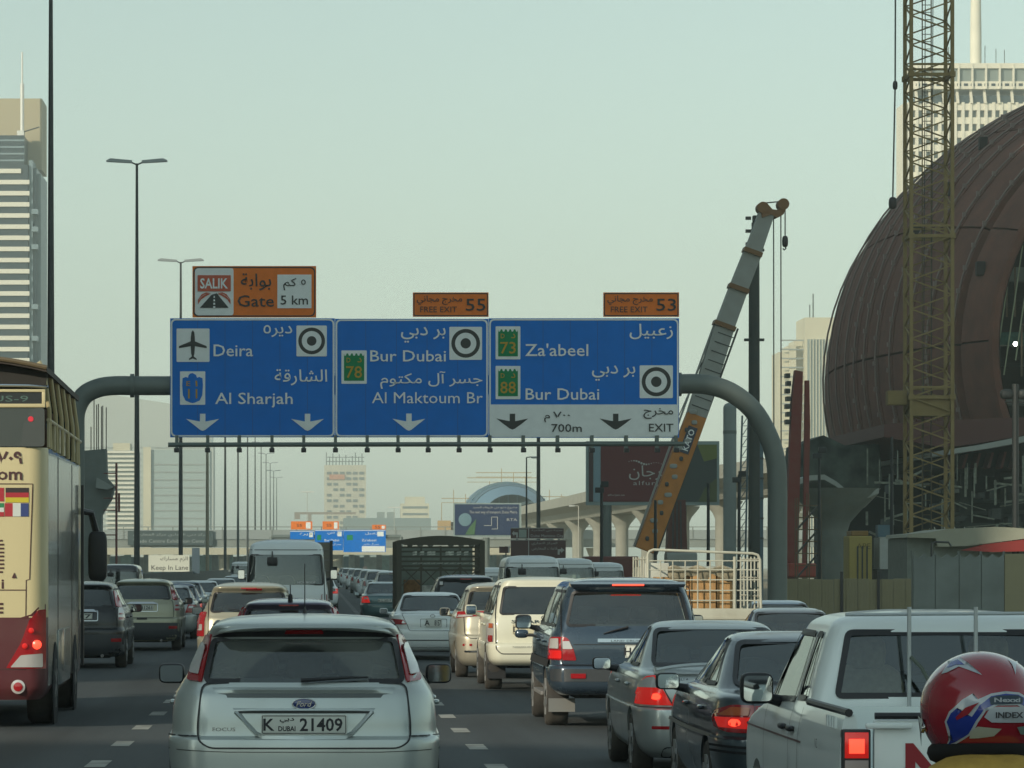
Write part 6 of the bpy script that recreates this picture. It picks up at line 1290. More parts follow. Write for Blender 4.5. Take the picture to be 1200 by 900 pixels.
def crossover(label, X, d, paint, plate_no, spare=True):
    T = vehicle('crossover_car', label, X, d, 'compact crossovers in the left lane')
    S = Shape(sx(HATCH, .985, 1.04, 1.125), 4.52, .05, .05)
    carbody(T, S, paint, greenhouse(S, 1.20, 1.52, .66, .575, [(.65, 1.15, .12, .0), (1.22, 2.0, 0, 0), (2.07, 3.05, 0, -.45)], G_DARK, G_CAR, None, 0, .72), (.92, 3.54), .37)
    lamps(S, T, [(-.635, 1.50, .01), (-.70, 1.47, .02), (-.815, 1.20), (-.78, 1.17, .01), (-.70, 1.20)], M_RED, [], name='pillar_light')
    lamps(S, T, [(-.885, .93, .01), (-.86, 1.09), (-.815, 1.19), (-.745, 1.17), (-.74, .93, .01)], M_CLR, [([(-.875, .94), (-.872, .99), (-.75, .99), (-.75, .94)], M_RED, 'lens'), ([(-.85, 1.04), (-.845, 1.07), (-.76, 1.07), (-.76, 1.04)], M_RED, 'lens')])
    seam(S, T, rnd([(-.70, 1.17), (-.735, .90), (-.73, .78), (.73, .78), (.735, .90), (.70, 1.17)], .04), wd=.011)
    patch(S, 'bumper_skirt', mat('bumper_grey_plastic', (.035, .04, .045), .5), T, rnd([(-.86, .26), (.86, .26), (.87, .66), (-.87, .66)], .06), 'rear', .006, .02, .06)
    for sg in (-1, 1): patch(S, 'fog_reflector', M_RED, T, rnd([(sg * .80, .52), (sg * .62, .52), (sg * .62, .585), (sg * .80, .585)], .01), 'rear', .018, .01)
    o = patch(S, 'chrome_strip', M_CHR, T, rnd([(-.36, 1.075), (-.28, 1.13), (.28, 1.13), (.36, 1.075), (.28, 1.085), (-.28, 1.085)], .01), 'rear', .03, .02)
    plate(T, 0, S.rear_y(0, 1.0) - .015, 1.01, .52, .12, plate_no[0], plate_no[1], 'DUBAI')
    seam(S, T, rnd([(-.36, 1.11), (-.36, .92), (.36, .92), (.36, 1.11)], .03), wd=.012, m=M_CHR, off=.02, name='plate_frame')
    box('bumper_notch', -.12, .12, -.012, .02, .735, .775, M_BLK, T)
    antenna(T, 0, 1.1, 1.66, .16, .2)
    for sg in (-1, 1): side_mirror(T, sg, .99, 2.95, 1.14, .095, .08, paint if not spare else M_BLK)
    handles(T, S, (1.3, 2.35), .98, paint); door_seams(T, S, (1.0, 1.95, 3.2), .35, 1.15)
    seats(T, S, 2.3, .55, .6); wheels(T, 1.80, (.92, 3.54), .345, .22); underside(T, S, 4.4, 1.8)
corolla(); dark_saloon(); land_cruiser(); patrol(); previa(); lexus()
crossover('black crossover in the left lane beside the double-decker bus', -4.55, 73.7, mat('black_paint', (.006, .008, .010), .25, .0, .25, dirt=.03, inner=True), ('J', '17'))
crossover('pale green-gold crossover in the left lane just beyond the black one', -4.03, 89, mat('green_gold_paint', (.33, .33, .235), .32, .5, .6, dirt=.15, inner=True), ('K', '81261'))
def simple_sedan(label, X, d, paint, pl=('B', '20517'), group='cars queueing in the traffic', lit=False, gl=None, k=(1, 1, 1), lampc=None):
    T = vehicle('saloon_car', label, X, d, group)
    S = Shape(sx(SEDAN, *k), 4.53 * k[1], .05, .05)
    carbody(T, S, paint, greenhouse(S, 1.045 * k[2], 1.375 * k[2], .64 * k[0], .545 * k[0], [(1.12, 1.75, .58, -.02), (1.83, 2.95, 0, -.42)], gl or G_CAR, gl or G_CAR, None, 0, .70), (.95, 3.55), .345, (4, 4, 12, 2))
    lamps(S, T, [(-.83 * k[0], .72), (-.80 * k[0], .93), (-.60 * k[0], .94), (-.52 * k[0], .72)], M_REDON if lit else M_RED, [([(-.72, .84), (-.60, .84), (-.62, .90), (-.72, .90)], M_CLR, 'reflector')])
    seam(S, T, [(-.62, .98), (-.52, .62), (.52, .62), (.62, .98)], wd=.012)
    plate(T, 0, S.rear_y(0, .8) - .01, .8, .5, .12, pl[0], pl[1], 'DUBAI')
    for sg in (-1, 1): side_mirror(T, sg, .97, 2.75, 1.02, .095, .065)
    seats(T, S, 2.35, .45, .6); wheels(T, 1.70 * k[0], (.95, 3.55), .31, .195); underside(T, S, 4.4, 1.7); return T
def simple_hatch(name, label, X, d, paint, k=(1, 1, 1), pl=('B', '20517'), group='cars queueing in the traffic', gl=None, lm=None, lm2=None, wr=.33, lit=False, cat='car'):
    T = vehicle(name, label, X, d, group, cat)
    S = Shape(sx(HATCH, *k), 4.34 * k[1], .045, .05); kz = k[2]; kx = k[0]
    carbody(T, S, paint, greenhouse(S, 1.055 * kz, 1.345 * kz, .66 * kx, .59 * kx, [(.8, 1.25, .12, 0), (1.33, 2.1, 0, 0), (2.18, 3.1, 0, -.55)], gl or G_CAR, gl or G_CAR, None, 0, .71), (.87, 3.5 * k[1]), wr + .03, (4, 4, 12, 2))
    lamps(S, T, lm or [(-.88 * kx, .78 * kz), (-.86 * kx, .98 * kz), (-.74 * kx, 1.0 * kz), (-.72 * kx, .78 * kz)], M_REDON if lit else M_RED, [([(p[0], p[1]) for p in lm2], M_CLR, 'reflector')] if lm2 else [])
    seam(S, T, rnd([(-.69 * kx, 1.3 * kz), (-.70 * kx, .66 * kz), (.70 * kx, .66 * kz), (.69 * kx, 1.3 * kz)], .05), wd=.012)
    plate(T, 0, S.rear_y(0, .85 * kz) - .012, .86 * kz, .5, .12, pl[0], pl[1], 'DUBAI')
    box('high_brake_light', -.13, .13, S.rear_y(0, 1.40 * kz) - .02, S.rear_y(0, 1.40 * kz) + .01, 1.395 * kz, 1.415 * kz, M_RED, T)
    wiper(T, S, 0, 1.05 * kz, -.35, 1.10 * kz)
    for sg in (-1, 1): side_mirror(T, sg, .97 * kx, 2.8, 1.05 * kz, .095, .07)
    seats(T, S, 2.1, .5 * kz, .62); wheels(T, 1.82 * kx, (.87, 3.5 * k[1]), wr, .2); underside(T, S, 4.2, 1.8); return T, S
def van(label, X, d, Wd, H, L, paint, group='white vans and minibuses', gl=None, rearm=True, writing=None, det=True, zg=None):
    T = vehicle('minibus', label, X, d, group, 'minibus')
    kx, ky, kz = Wd / 1.69, L / 4.69, H / 1.99; S = Shape(sx(VAN, kx, ky, kz), L, .03, .03)
    z0, z1 = zg or (1.16 * kz, 1.70 * kz); n = 3; y0, y1 = .35, L * .70; st = (y1 - y0) / n
    wn = [('rear', rnd([(-.74 * kx, z0), (.74 * kx, z0), (.70 * kx, z1), (-.70 * kx, z1)], .06), gl or G_CAR), ('front', rnd([(-.70 * kx, z0), (.70 * kx, z0), (.64 * kx, z1), (-.64 * kx, z1)], .06), G_CAR)]
    for i in range(n): wn.append(('side', rnd([(y0 + st * i + .04, z0), (y0 + st * (i + 1) - .04, z0), (y0 + st * (i + 1) - .04, z1), (y0 + st * i + .04, z1)], .05), gl or G_CAR))
    carbody(T, S, paint, wn, (1.0, L - 1.1), .37, (4, 4, 14, 3))
    lamps(S, T, [(-.80 * kx, .70 * kz), (-.80 * kx, 1.0 * kz), (-.70 * kx, 1.0 * kz), (-.70 * kx, .70 * kz)], M_RED, [([(-.79 * kx, .72 * kz), (-.79 * kx, .78 * kz), (-.71 * kx, .78 * kz), (-.71 * kx, .72 * kz)], M_CLR, 'reflector')])
    seam(S, T, [(-.76 * kx, .55 * kz), (-.76 * kx, 1.0 * kz), (-.74 * kx, 1.80 * kz), (.74 * kx, 1.80 * kz), (.76 * kx, 1.0 * kz), (.76 * kx, .55 * kz)], wd=.016)
    plate(T, 0, S.rear_y(0, .8 * kz) - .012, .8 * kz, .5, .12, 'G', '59302', 'DUBAI')
    if rearm:
        yb = S.rear_y(0, 1.7 * kz); MB().tube([(-.32, yb, 1.76 * kz), (-.32, yb - .12, 1.77 * kz), (-.32, yb - .14, 1.66 * kz)], .015, 6).box(-.44, -.20, yb - .16, yb - .11, 1.53 * kz, 1.67 * kz, .02).build('rear_blind_spot_mirror', M_BLK, T, True)
    if writing: text(writing, mat('sticker_white', (.6, .6, .6), .6), T, .40 * kx, S.rear_y(.2, z0 + .07) - .012, z0 + .06, .05, .42)
    for sg in (-1, 1): side_mirror(T, sg, Wd / 2 + .14, L - .75, 1.35 * kz, .09, .13)
    for i in range(3):
        for x in (-.5, 0, .5):
            yy = .9 + i * L * .2; sd = MB().blob((x * kx, yy, 1.05 * kz), (.2, .06, .38), 4, 10, 6); sd.build('seat', M_SEATL if i % 2 else M_SEAT, T, True, 60)
    wheels(T, Wd, (1.0, L - 1.1), .34, .2, M_STEELRIM); underside(T, S, L - .3, Wd); return T, S

def people_of_the_road():
    WP = mat('white_van_paint', (.74, .79, .78), .38, .0, .4, dirt=.10, inner=True)
    M2 = mat('gold_paint', (.42, .39, .29), .3, .5, .6, dirt=.15, inner=True); PU = mat('purple_grey_paint', (.12, .10, .16), .25, .45, .9, dirt=.12, inner=True)
    T, S = simple_hatch('estate_car', 'light gold tall estate car left of and beyond the purple-grey hatchback', -1.12, 64, M2, (.97, 1.05, 1.14), ('A', '33871'), gl=G_CAR,
        lm=[(-.875, .80, .02), (-.865, 1.06, .02), (-.82, 1.20, .03), (-.70, 1.21, .02), (-.74, 1.05), (-.745, .80, .02)], lm2=[(-.85, .90), (-.85, 1.0), (-.77, 1.0), (-.77, .90)], wr=.33)
    # passenger seen through the gold car's rear window comes from the seats; red strip under its roof edge
    patch(S, 'high_brake_light', M_RED, T, rnd([(-.05, 1.575), (.22, 1.575), (.22, 1.60), (-.05, 1.60)], .005), 'rear', .012, .01)
    T, S = simple_hatch('hatchback_car', 'purple-grey hatchback directly ahead of the nearest silver hatchback', -.36, 51, PU, (.925, .97, 1.03), ('C', '90245'), wr=.31,
        lm=[(-.80, .95, .02), (-.74, 1.20), (-.64, 1.40, .02), (-.575, 1.42, .02), (-.63, 1.22), (-.66, .95, .02)], lit=False)
    a = MB().tube([(.02, .42, 1.50), (.02, .40, 1.58), (.02, .395, 1.60)], [.035, .03, .01], 8); a.tube([(.02, .41, 1.6), (.02, .33, 1.72)], .007, 6); a.build('antenna', M_BLK, T)
    van('large white minibus beyond the purple-grey and gold cars, its rear mirror hung outside the window', -.70, 90, 2.02, 2.60, 6.2, WP, None, None, True, 'HIGH ROOF', zg=(1.53, 2.24))
    van('white high-roofed minibus behind the cream four-wheel-drive, nearest of the three vans on the right', 6.5, 115, 1.86, 2.42, 5.2, WP)
    van('greyish white minibus beyond and right of the nearest right-hand van', 9.35, 140, 1.86, 2.45, 5.2, WP)
    van('furthest of the three white vans on the right, beside the stake truck', 11.4, 152, 1.86, 2.35, 5.2, WP)
    van('low white van partly hidden beside the cage truck', 6.5, 137, 1.7, 2.05, 4.7, WP, rearm=False)
    SP = mat('grey_silver_paint', (.36, .39, .38), .3, .5, .6, dirt=.15, inner=True); DP = mat('charcoal_paint', (.03, .035, .045), .25, .2, .9, dirt=.12, inner=True)
    TP = mat('teal_paint', (.05, .12, .13), .25, .4, .8, dirt=.12, inner=True); BP = mat('steel_blue_paint', (.09, .16, .24), .25, .4, .8, dirt=.12, inner=True)
    simple_sedan('silver saloon right behind the green-gold crossover in the left lane', -4.03, 103, SP)
    simple_sedan('charcoal saloon ahead of the silver one in the left lane', -4.12, 111, DP, lit=True)
    simple_sedan('pale silver saloon ahead of the charcoal one, its roof just showing', -4.3, 121, SP, k=(1.03, 1, 1.03))
    simple_sedan('dark saloon at the right whose roof shows left of the white pickup cab', 7.6, 60, DP, ('E', '7719'))
    simple_sedan('steel blue saloon beyond the dark one, near the stake truck', 9.6, 78, BP, ('E', '55012'))
    simple_sedan('small teal saloon with red lamps lit, left of the cage truck', 2.45, 136, TP, lit=True)
    T = simple_hatch('four_wheel_drive_car', 'charcoal four-wheel-drive with white sticker seen over the pearl saloon', 3.55, 90.5, DP, (1.03, 1.05, 1.235), ('I', '4410'), wr=.36, gl=G_DARK)[0]
    box('window_sticker', -.62, -.54, .33, .345, 1.60, 1.68, mat('sticker_white', (.6, .6, .6), .6), T)
    cols = [WP, WP, mat('beige_white_paint', (.45, .45, .40), .35, .1, .5, dirt=.1, inner=True), SP]
    wd = ['first', 'second', 'third', 'fourth', 'fifth', 'sixth', 'seventh', 'eighth']
    for i, (d, X) in enumerate(((178, 3.55), (208, 3.45), (242, 3.5), (283, 3.5), (330, 3.5), (390, 3.4), (455, 3.5))):
        simple_hatch('four_wheel_drive_car', 'pale four-wheel-drive far ahead, %s in line beyond the small teal saloon' % wd[i], X, d, cols[i % 2 if i < 3 else i % 4], (1.02, 1.05, 1.22), group='pale cars far ahead', wr=.36, gl=G_CAR)
    for i, (d, X) in enumerate(((150, -.3), (175, .2), (205, 0), (250, .2), (300, .1), (360, .3))):
        simple_sedan('car far ahead in the centre lane, %s beyond the white minibus' % wd[i], X, d, [SP, WP, DP, cols[2]][i % 4], group='pale cars far ahead', lit=i < 2)
    for i, (d, X) in enumerate(((135, -4.1), (160, -4.0), (200, -4.2), (245, -4.0))):
        simple_sedan('car far ahead in the left lane, %s beyond the pale silver saloon' % wd[i], X, d, [WP, SP, TP, WP][i], group='pale cars far ahead')
    van('dark-rimmed small van far left, showing above the crossovers', -7.7, 150, 1.75, 2.05, 4.6, DP, None)
    van('tiny white van far ahead left of the large minibus', -5.8, 300, 1.8, 2.3, 5, WP)
people_of_the_road()

def box_truck():
    T = vehicle('box_truck', 'brown-grey box truck whose edge shows right of the large white minibus', -.62, 126, cat='truck'); m = mat('truck_box_grey', (.16, .15, .12), .6, dirt=.3)
    b = box('cargo_box', -1.15, 1.15, 0, 4.2, .9, 2.75, m, T, .02)
    for x in (-1.13, 1.13): box('corner_post', x - .05, x + .05, -.04, .03, .85, 2.8, mat('truck_dark', (.04, .04, .035), .6), T)
    for i in range(5): box('door_bar', -1.05, 1.05, -.03, .0, 1.1 + i * .35, 1.13 + i * .35, M_STEELRIM, T)
    box('cab', -1.0, 1.0, 4.35, 6.0, .6, 2.3, mat('white_van_paint', (.6, .6, .6)), T, .12)
    for sg in (-1, 1): MB().box(sg * 1.28 - .08, sg * 1.28 + .08, 5.7, 5.78, 1.5, 1.95, .02).build('side_mirror', M_BLK, T)
    for y in (.8, 5.0):
        for sg in (-1, 1): wheel(T, sg * .95, y, .42, .3, M_STEELRIM, sg)
    for sg in (-1, 1): box('tail_light', sg * .9 - .12, sg * .9 + .12, -.03, .02, .72, .82, M_RED, T)
box_truck()
def cage_truck():
    T = vehicle('cage_truck', 'olive lattice-sided cargo truck in the lane beyond the pearl white saloon', 3.45, 106, cat='truck')
    o = mat('olive_truck_paint', (.058, .058, .044), .6, dirt=.3, dcol=(.12, .10, .06)); lt = mat('truck_art_cream', (.40, .42, .36), .6, var=.5, scale=9)
    b = MB().box(-1.22, -1.08, -.02, .12, .75, 2.74); b.box(1.08, 1.22, -.02, .12, .75, 2.74)
    P = [(-1.22, 2.72)] + [(-1.22 + 2.44 * i / 10, 2.74 + .14 * sin(pi * i / 10)) for i in range(11)] + [(1.22, 2.72), (1.0, 2.62), (-1.0, 2.62)]
    b.prism(P, -.03, .13).build('rear_frame', o, T)
    for i, z in enumerate((2.56, 2.44, 2.30, 2.17, 2.04, 1.93)): box('slat', -1.08, 1.08, .02, .06, z - .025, z + .025, o, T)
    for i in range(7):
        x = -.85 + i * .283
        if i != 3: MB().blob((x, .0, 2.635), (.09, .02, .06), 2, 10, 6).build('painted_boss', mat('truck_art_grey', (.16, .18, .15), .7, var=.5, scale=12), T, True)
    for k, (z, h) in enumerate(((2.42, .07), (2.36, .05), (2.12, .03))):
        for i in range(9 if k < 2 else 14):
            x = -.72 + i * (.17 if k < 2 else .12) + (.03 * (i % 3)); 
            if k < 2 and i == 4: continue
            s = MB().prism(rnd([(x - .065, z - h / 2), (x + .06, z - h / 2 + .01), (x + .07, z + h / 2), (x - .05, z + h / 2 - .015)], .02), -.01, .03); s.build('painted_scroll', lt, T)
    for i in range(4):
        x0 = -1.08 + i * .54; s = MB(); s.bar((x0, .05, 1.50), (x0 + .54, .05, 2.02), .018); s.bar((x0, .05, 2.02), (x0 + .54, .05, 1.50), .018); s.build('cross_brace', o, T)
    for i in range(1, 4): box('upright', -1.08 + i * .54 - .025, -1.08 + i * .54 + .025, .0, .06, .9, 2.6, o, T)
    box('tailboard', -1.08, 1.08, .02, .08, .75, 1.05, o, T)
    for sg in (-1, 1):
        for z in (1.1, 1.5, 1.9, 2.3, 2.65): box('side_rail', sg * 1.19 - .02, sg * 1.19 + .02, .1, 5.4, z - .03, z + .03, o, T)
        for i in range(9): box('side_post', sg * 1.19 - .03, sg * 1.19 + .03, .6 + i * .6, .66 + i * .6, .8, 2.74, o, T)
    box('bed_floor', -1.2, 1.2, 0, 5.5, .85, .95, o, T); box('cab', -1.1, 1.1, 5.7, 7.3, .6, 2.5, o, T, .12)
    box('front_bulkhead', -1.1, 1.1, 5.4, 5.46, .95, 2.6, mat('truck_bulkhead', (.13, .16, .13), .7, var=.2), T)
    for y in (1.2, 6.3):
        for sg in (-1, 1): wheel(T, sg * .95, y, .45, .32, M_STEELRIM, sg)
    for (x0, x1, z1, y, c, n) in ((-1.0, -.55, 1.66, .5, (.22, .12, .05), 'brown crate on the olive truck, leftmost of its load'), (-.5, -.05, 1.5, .5, (.42, .44, .40), 'white sack bundle on the olive truck beside the brown crate'), (0, 1.0, 1.72, .8, (.20, .11, .06), 'long rust-brown crate on the olive truck, right of the white sacks')):
        g = gz(3.45, 106); q = box('cargo_crate', 3.45 + x0, 3.45 + x1, 106 + y, 106 + y + .8, g + .951, g + z1, mat('crate_' + n[:4].strip(), c, .9, var=.4, scale=7), None, .03); tag(q, n, 'crate', 'load on the olive truck')
cage_truck()
def stake_truck():
    X, d = 7.34, 72.6; T = vehicle('stake_truck', 'small white flatbed truck with welded pipe cage full of cardboard, right of the blue four-wheel-drive', X, d, cat='truck')
    wp = mat('chipped_white_paint', (.52, .53, .44), .55, dirt=.45, dcol=(.16, .11, .07)); h = 1.06
    def Lx(px): return (px - VX) / 62 - X
    def Lz(py): return 2.12 - (py - 663) / 62
    MB().tube([(-h, 0, 1.2), (-h, 0, 2.34), (-h + .03, 0, 2.40), (-h + .1, 0, 2.43), (h - .14, 0, 2.36), (h - .04, 0, 2.33), (h, 0, 2.24), (h + .02, 0, 1.2)], .026, 8).build('rear_hoop', wp, T, True)
    for i in range(8): x = -h + 2 * h * (i + 1) / 9; MB().tube([(x, 0, 1.3), (x, 0, 2.22)], .014, 6).build('pipe_upright', wp, T, True)
    MB().tube([(.58, -.01, 1.3), (.58, -.01, 2.3)], .03, 8).build('pipe_upright', wp, T, True)
    for z in (2.22, 2.05, 1.86, 1.66, 1.47): MB().tube([(-h, 0, z), (h, 0, z)], .013, 6).build('pipe_rail', wp, T, True)
    for sg in (-1, 1):
        for z in (2.25, 1.9, 1.55): MB().tube([(sg * h, 0, z), (sg * h, 3.2, z)], .016, 6).build('side_pipe', wp, T, True)
        for i in range(6): MB().tube([(sg * h, .6 * (i + 1) - .3, 1.25), (sg * h, .6 * (i + 1) - .3, 2.3)], .016, 6).build('side_post', wp, T, True)
    box('tailgate', -h - .02, h + .02, -.04, .04, .98, 1.32, wp, T, .01); box('tailgate_rib', -h, h, -.06, -.038, 1.12, 1.16, wp, T)
    for sg in (-1, 1): box('side_board', sg * h - .02, sg * h + .02, .05, 3.3, .98, 1.30, wp, T)
    box('bed_floor', -h, h, .05, 3.3, .93, 1.0, wp, T); box('cab', -.95, .95, 3.45, 5.1, .55, 2.12, wp, T, .15)
    box('cab_rear_window', -.7, .7, 3.43, 3.449, 1.45, 1.9, M_BLK, T)
    for y in (.9, 4.4):
        for sg in (-1, 1): wheel(T, sg * .8, y, .36, .24, M_STEELRIM, sg)
    for sg in (-1, 1): box('tail_light', sg * .9 - .12, sg * .9 + .12, -.06, .0, .80, .90, M_RED, T)
    g = gz(X, d); cb = mat('cardboard', (.38, .22, .09), .85, var=.25, scale=5, stretch=(6, 1, 1))
    for i, (a, b_, z0, z1, y) in enumerate(((812, 842, 668, 708, .45), (843, 862, 672, 709, .5), (795, 811, 671, 709, .6), (774, 794, 676, 709, .7))):
        tag(box('cardboard_box', X + Lx(a), X + Lx(b_), d + y, d + y + .9, g + 1.001, g + Lz(z0), cb, None, .015),
            ['tall plain cardboard box in the middle of the stake truck cage', 'narrow cardboard box right of the tall one in the stake truck', 'slim cardboard box just left of the tall one in the stake truck', 'shortest cardboard box at the left of the stake truck load'][i], 'box', 'boxes on the stake truck')
    tag(box('white_appliance', X + Lx(764), X + Lx(794), d + 1.7, d + 2.4, g + 1.001, g + Lz(659), mat('appliance_white', (.5, .52, .46), .5, dirt=.3), None, .03), 'white boxy appliance standing at the left end of the stake truck bed', 'appliance')
    # plastic sheet sagging over the boxes
    V = []; Fc = []
    for i in range(15):
        for j in range(7):
            x = Lx(785) + (Lx(866) - Lx(785)) * i / 14; t = j / 6
            V.append((X + x, d + .38 - .02 * sin(i * 1.9) + .012 * j, g + Lz(664) + .04 * sin(i * 1.3) - t * (.12 + .16 * abs(sin(i * .62 + .6)))))
    for i in range(14):
        for j in range(6): Fc.append((i * 7 + j, i * 7 + j + 1, (i + 1) * 7 + j + 1, (i + 1) * 7 + j))
    o = meshobj('plastic_sheet', V, Fc, mat('crumpled_plastic', (.27, .24, .17), .4, var=.4, scale=8), None, True, 80); sd = o.modifiers.new('s', 'SOLIDIFY'); sd.thickness = .01
    tag(o, 'crumpled translucent sheet draped over the cardboard boxes of the stake truck', 'sheet')
stake_truck()

def pickup():
    X, d = 3.60, 20.0
    T = vehicle('pickup_truck', 'white king-cab pickup with red letters on its tailgate and a lit square tail lamp', X, d, cat='pickup')
    P = mat('pickup_white_paint', (.76, .82, .80), .33, .0, .6, dirt=.08, inner=True)
    R = [(.35, .80, 1.75, 4.75, .04, .06), (.45, .82, 1.72, 4.85, .05, .08), (.60, .845, 1.70, 4.9, .05, .08), (.80, .85, 1.69, 4.9, .05, .08), (.95, .845, 1.69, 4.8, .05, .08), (1.05, .83, 1.69, 4.3, .05, .08), (1.10, .815, 1.69, 4.0, .06, .10),
         (1.16, .795, 1.70, 3.85, .08, .12), (1.30, .755, 1.74, 3.68, .09, .13), (1.45, .705, 1.79, 3.48, .10, .14), (1.56, .665, 1.83, 3.32, .11, .15), (1.62, .62, 1.88, 3.2, .13, .16), (1.655, .50, 2.0, 3.05, .16, .2), (1.675, .25, 2.3, 2.8, .1, .1)]
    S = Shape(R, 6.6, .03, .02)
    wn = [('rear', rnd([(-.655, 1.19), (.655, 1.19), (.575, 1.555), (-.575, 1.555)], .035), G_CAR), ('side', rnd([(1.98, 1.17), (2.30, 1.16), (2.30, 1.54), (2.12, 1.54)], .03), G_CAR), ('side', rnd([(2.42, 1.15), (3.45, 1.12), (3.08, 1.54), (2.42, 1.54)], .03), G_CAR), ('front', rnd([(-.68, 1.18), (.68, 1.18), (.56, 1.56), (-.56, 1.56)], .05), G_CAR)]
    carbody(T, S, P, wn, (3.95,), .38, (6, 5, 20, 3))
    # load bed: outer wall with rolled rim, inner wall, tailgate
    b = MB()
    for sg in (-1, 1):
        pr = [(.835, .38), (.865, .50), (.87, .80), (.862, 1.02), (.85, 1.12), (.835, 1.15), (.79, 1.155), (.775, 1.12), (.775, .62), (.80, .38)]
        V = [(sg * x, y, z) for y in (.03, .5, 1.0, 1.66) for x, z in pr]; n = len(pr)
        b.add(V, [(j * n + i, j * n + (i + 1) % n, (j + 1) * n + (i + 1) % n, (j + 1) * n + i) for j in range(3) for i in range(n)] + [tuple(range(n)), tuple(range(3 * n, 4 * n))])
    b.box(-.775, .775, .05, 1.66, .60, .66); b.box(-.775, .775, 1.60, 1.66, .62, 1.14); o = b.build('load_bed', P, T, True, 40)
    tg = box('tailgate', -.695, .695, .0, .05, .55, 1.13, P, T, .02); box('tailgate_pressing', -.62, .62, -.008, .004, .66, .70, P, tg, .003)
    text('NISSAN', mat('red_sticker', (.30, .012, .02), .5), tg, 0, -.006, .885, .235, 1.06, bold=.035)
    for sg in (-1, 1):
        MB().tube([(sg * .82, .02, 1.165), (sg * .82, 1.62, 1.165)], .022, 8).build('bed_rim_rail', M_BLK, T, True)
        for i in range(4): MB().box(sg * .875 - .008, sg * .875 + .008, .12 + i * .10, .15 + i * .10, 1.08, 1.14).build('rope_hook', P, T)
        l = box('tail_light', sg * .785 - .075, sg * .785 + .075, -.015, .06, .62, 1.08, M_BLK, T, .012)
        box('brake_lens', sg * .785 - .062, sg * .785 + .062, -.024, -.014, .93, 1.065, M_REDON, l, .004); box('bulb', sg * .785 - .04, sg * .785 + .04, -.028, -.023, .955, 1.03, M_HOT, l, .002)
        box('turn_lens', sg * .785 - .062, sg * .785 + .062, -.022, -.014, .79, .92, mat('pinkish_lens', (.30, .22, .20), .2, coat=.5), l, .004); box('reverse_lens', sg * .785 - .062, sg * .785 + .062, -.021, -.014, .64, .78, M_CLR, l, .004)
    MB().tube([(-.69, -.01, 1.15), (.69, -.01, 1.15)], .018, 8).build('tailgate_rim', M_BLK, T, True)
    box('tailgate_handle', -.74, -.50, -.045, -.012, 1.085, 1.115, P, T, .01)
    cx = lambda px: (px - VX) / 208 - X
    for px in (1065, 1143): MB().tube([(cx(px), 1.62, .66), (cx(px), 1.62, 1.70)], .012, 8).build('guard_post', mat('galvanised', (.45, .48, .48), .4, .4), T, True)
    MB().tube([(-.60, 1.75, 1.655), (.80, 1.75, 1.665)], .010, 8).build('guard_rail', MATS['galvanised'], T, True)
    MB().tube([(cx(1066), 1.6, 1.42), (cx(1078), 1.58, 1.36), (cx(1090), 1.56, 1.25), (cx(1100), 1.5, 1.16)], .012, 6).build('rope', mat('rope', (.10, .12, .10), .9), T, True)
    text('NZ', M_INK, T, -.885, .85, .97, .05, .10, rz=-pi / 2, align='CENTER')
    seam(S, T, [(1.95, .45), (1.95, 1.12)], 'left', .012); seam(S, T, [(2.36, .45), (2.36, 1.54)], 'left', .012); seam(S, T, [(3.55, .45), (3.55, 1.12)], 'left', .012)
    for md in ('left', 'right'): seam(S, T, [(1.8, .93), (4.6, .93)], md, .012, mat('pinstripe', (.16, .10, .10), .6), 'pinstripe')
    handles(T, S, (2.25, 2.62), .99)
    for sg in (-1, 1): side_mirror(T, sg, .96, 3.0, 1.20, .10, .095)
    for x in (-.36, .36):
        q = MB().blob((x, 2.65, 1.02), (.24, .07, .34), 4, 12, 8).build('seat', M_SEATL, T, True, 60); MB().blob((x, 2.62, 1.42), (.12, .045, .10), 3.5, 12, 8).build('headrest', M_SEATL, q, True, 60)
    MB().lathe([(.20, 0), (.20, .02), (.17, .02), (.17, 0)], (-.36, 3.3, 1.08), 24, 'y').build('steering_wheel', M_BLK, T, True)
    box('dashboard', -.7, .7, 3.4, 3.75, .85, 1.10, M_BLK, T, .04)
    wheels(T, 1.70, (.85, 3.95), .35, .22, M_STEELRIM)
    for sg in (-1, 1): MB().box(sg * .87 - .02, sg * .87 + .03, .45, 1.25, .66, .74, .02).build('wheel_arch_lip', P, T, True)
    box('rear_bumper', -.84, .84, -.14, .0, .42, .56, M_STEELRIM, T, .03)
pickup()

# ---------------------------------------------------------------- people
def skin_chain(name, chains, m, parent, lv=2):
    """one continuous surface grown round connected joints: chains of (x, y, z, r); the first joint of a chain may repeat an old one"""
    V = []; E_ = []; Rr = []
    for ch in chains:
        last = None
        for p in ch:
            k = next((i for i, v in enumerate(V) if math.dist(v, p[:3]) < 1e-4), None)
            if k is None: V.append(p[:3]); Rr.append(p[3]); k = len(V) - 1
            if last is not None: E_.append((last, k))
            last = k
    me = bpy.data.meshes.new(name); me.from_pydata(V, E_, []); o = bpy.data.objects.new(name, me); link(o)
    md = o.modifiers.new('skin', 'SKIN'); md.use_smooth_shade = True; ly = me.skin_vertices[0]
    for i, r in enumerate(Rr): ly.data[i].radius = (r, r) if not isinstance(r, tuple) else r; ly.data[i].use_root = i == 0
    s = o.modifiers.new('sub', 'SUBSURF'); s.levels = lv; s.render_levels = lv
    bpy.context.view_layer.update(); m2 = bpy.data.meshes.new_from_object(o.evaluated_get(bpy.context.evaluated_depsgraph_get()))
    bpy.data.objects.remove(o); m2.materials.clear(); m2.materials.append(m); m2.polygons.foreach_set('use_smooth', [True] * len(m2.polygons)); q = bpy.data.objects.new(name, m2); link(q, parent); return q
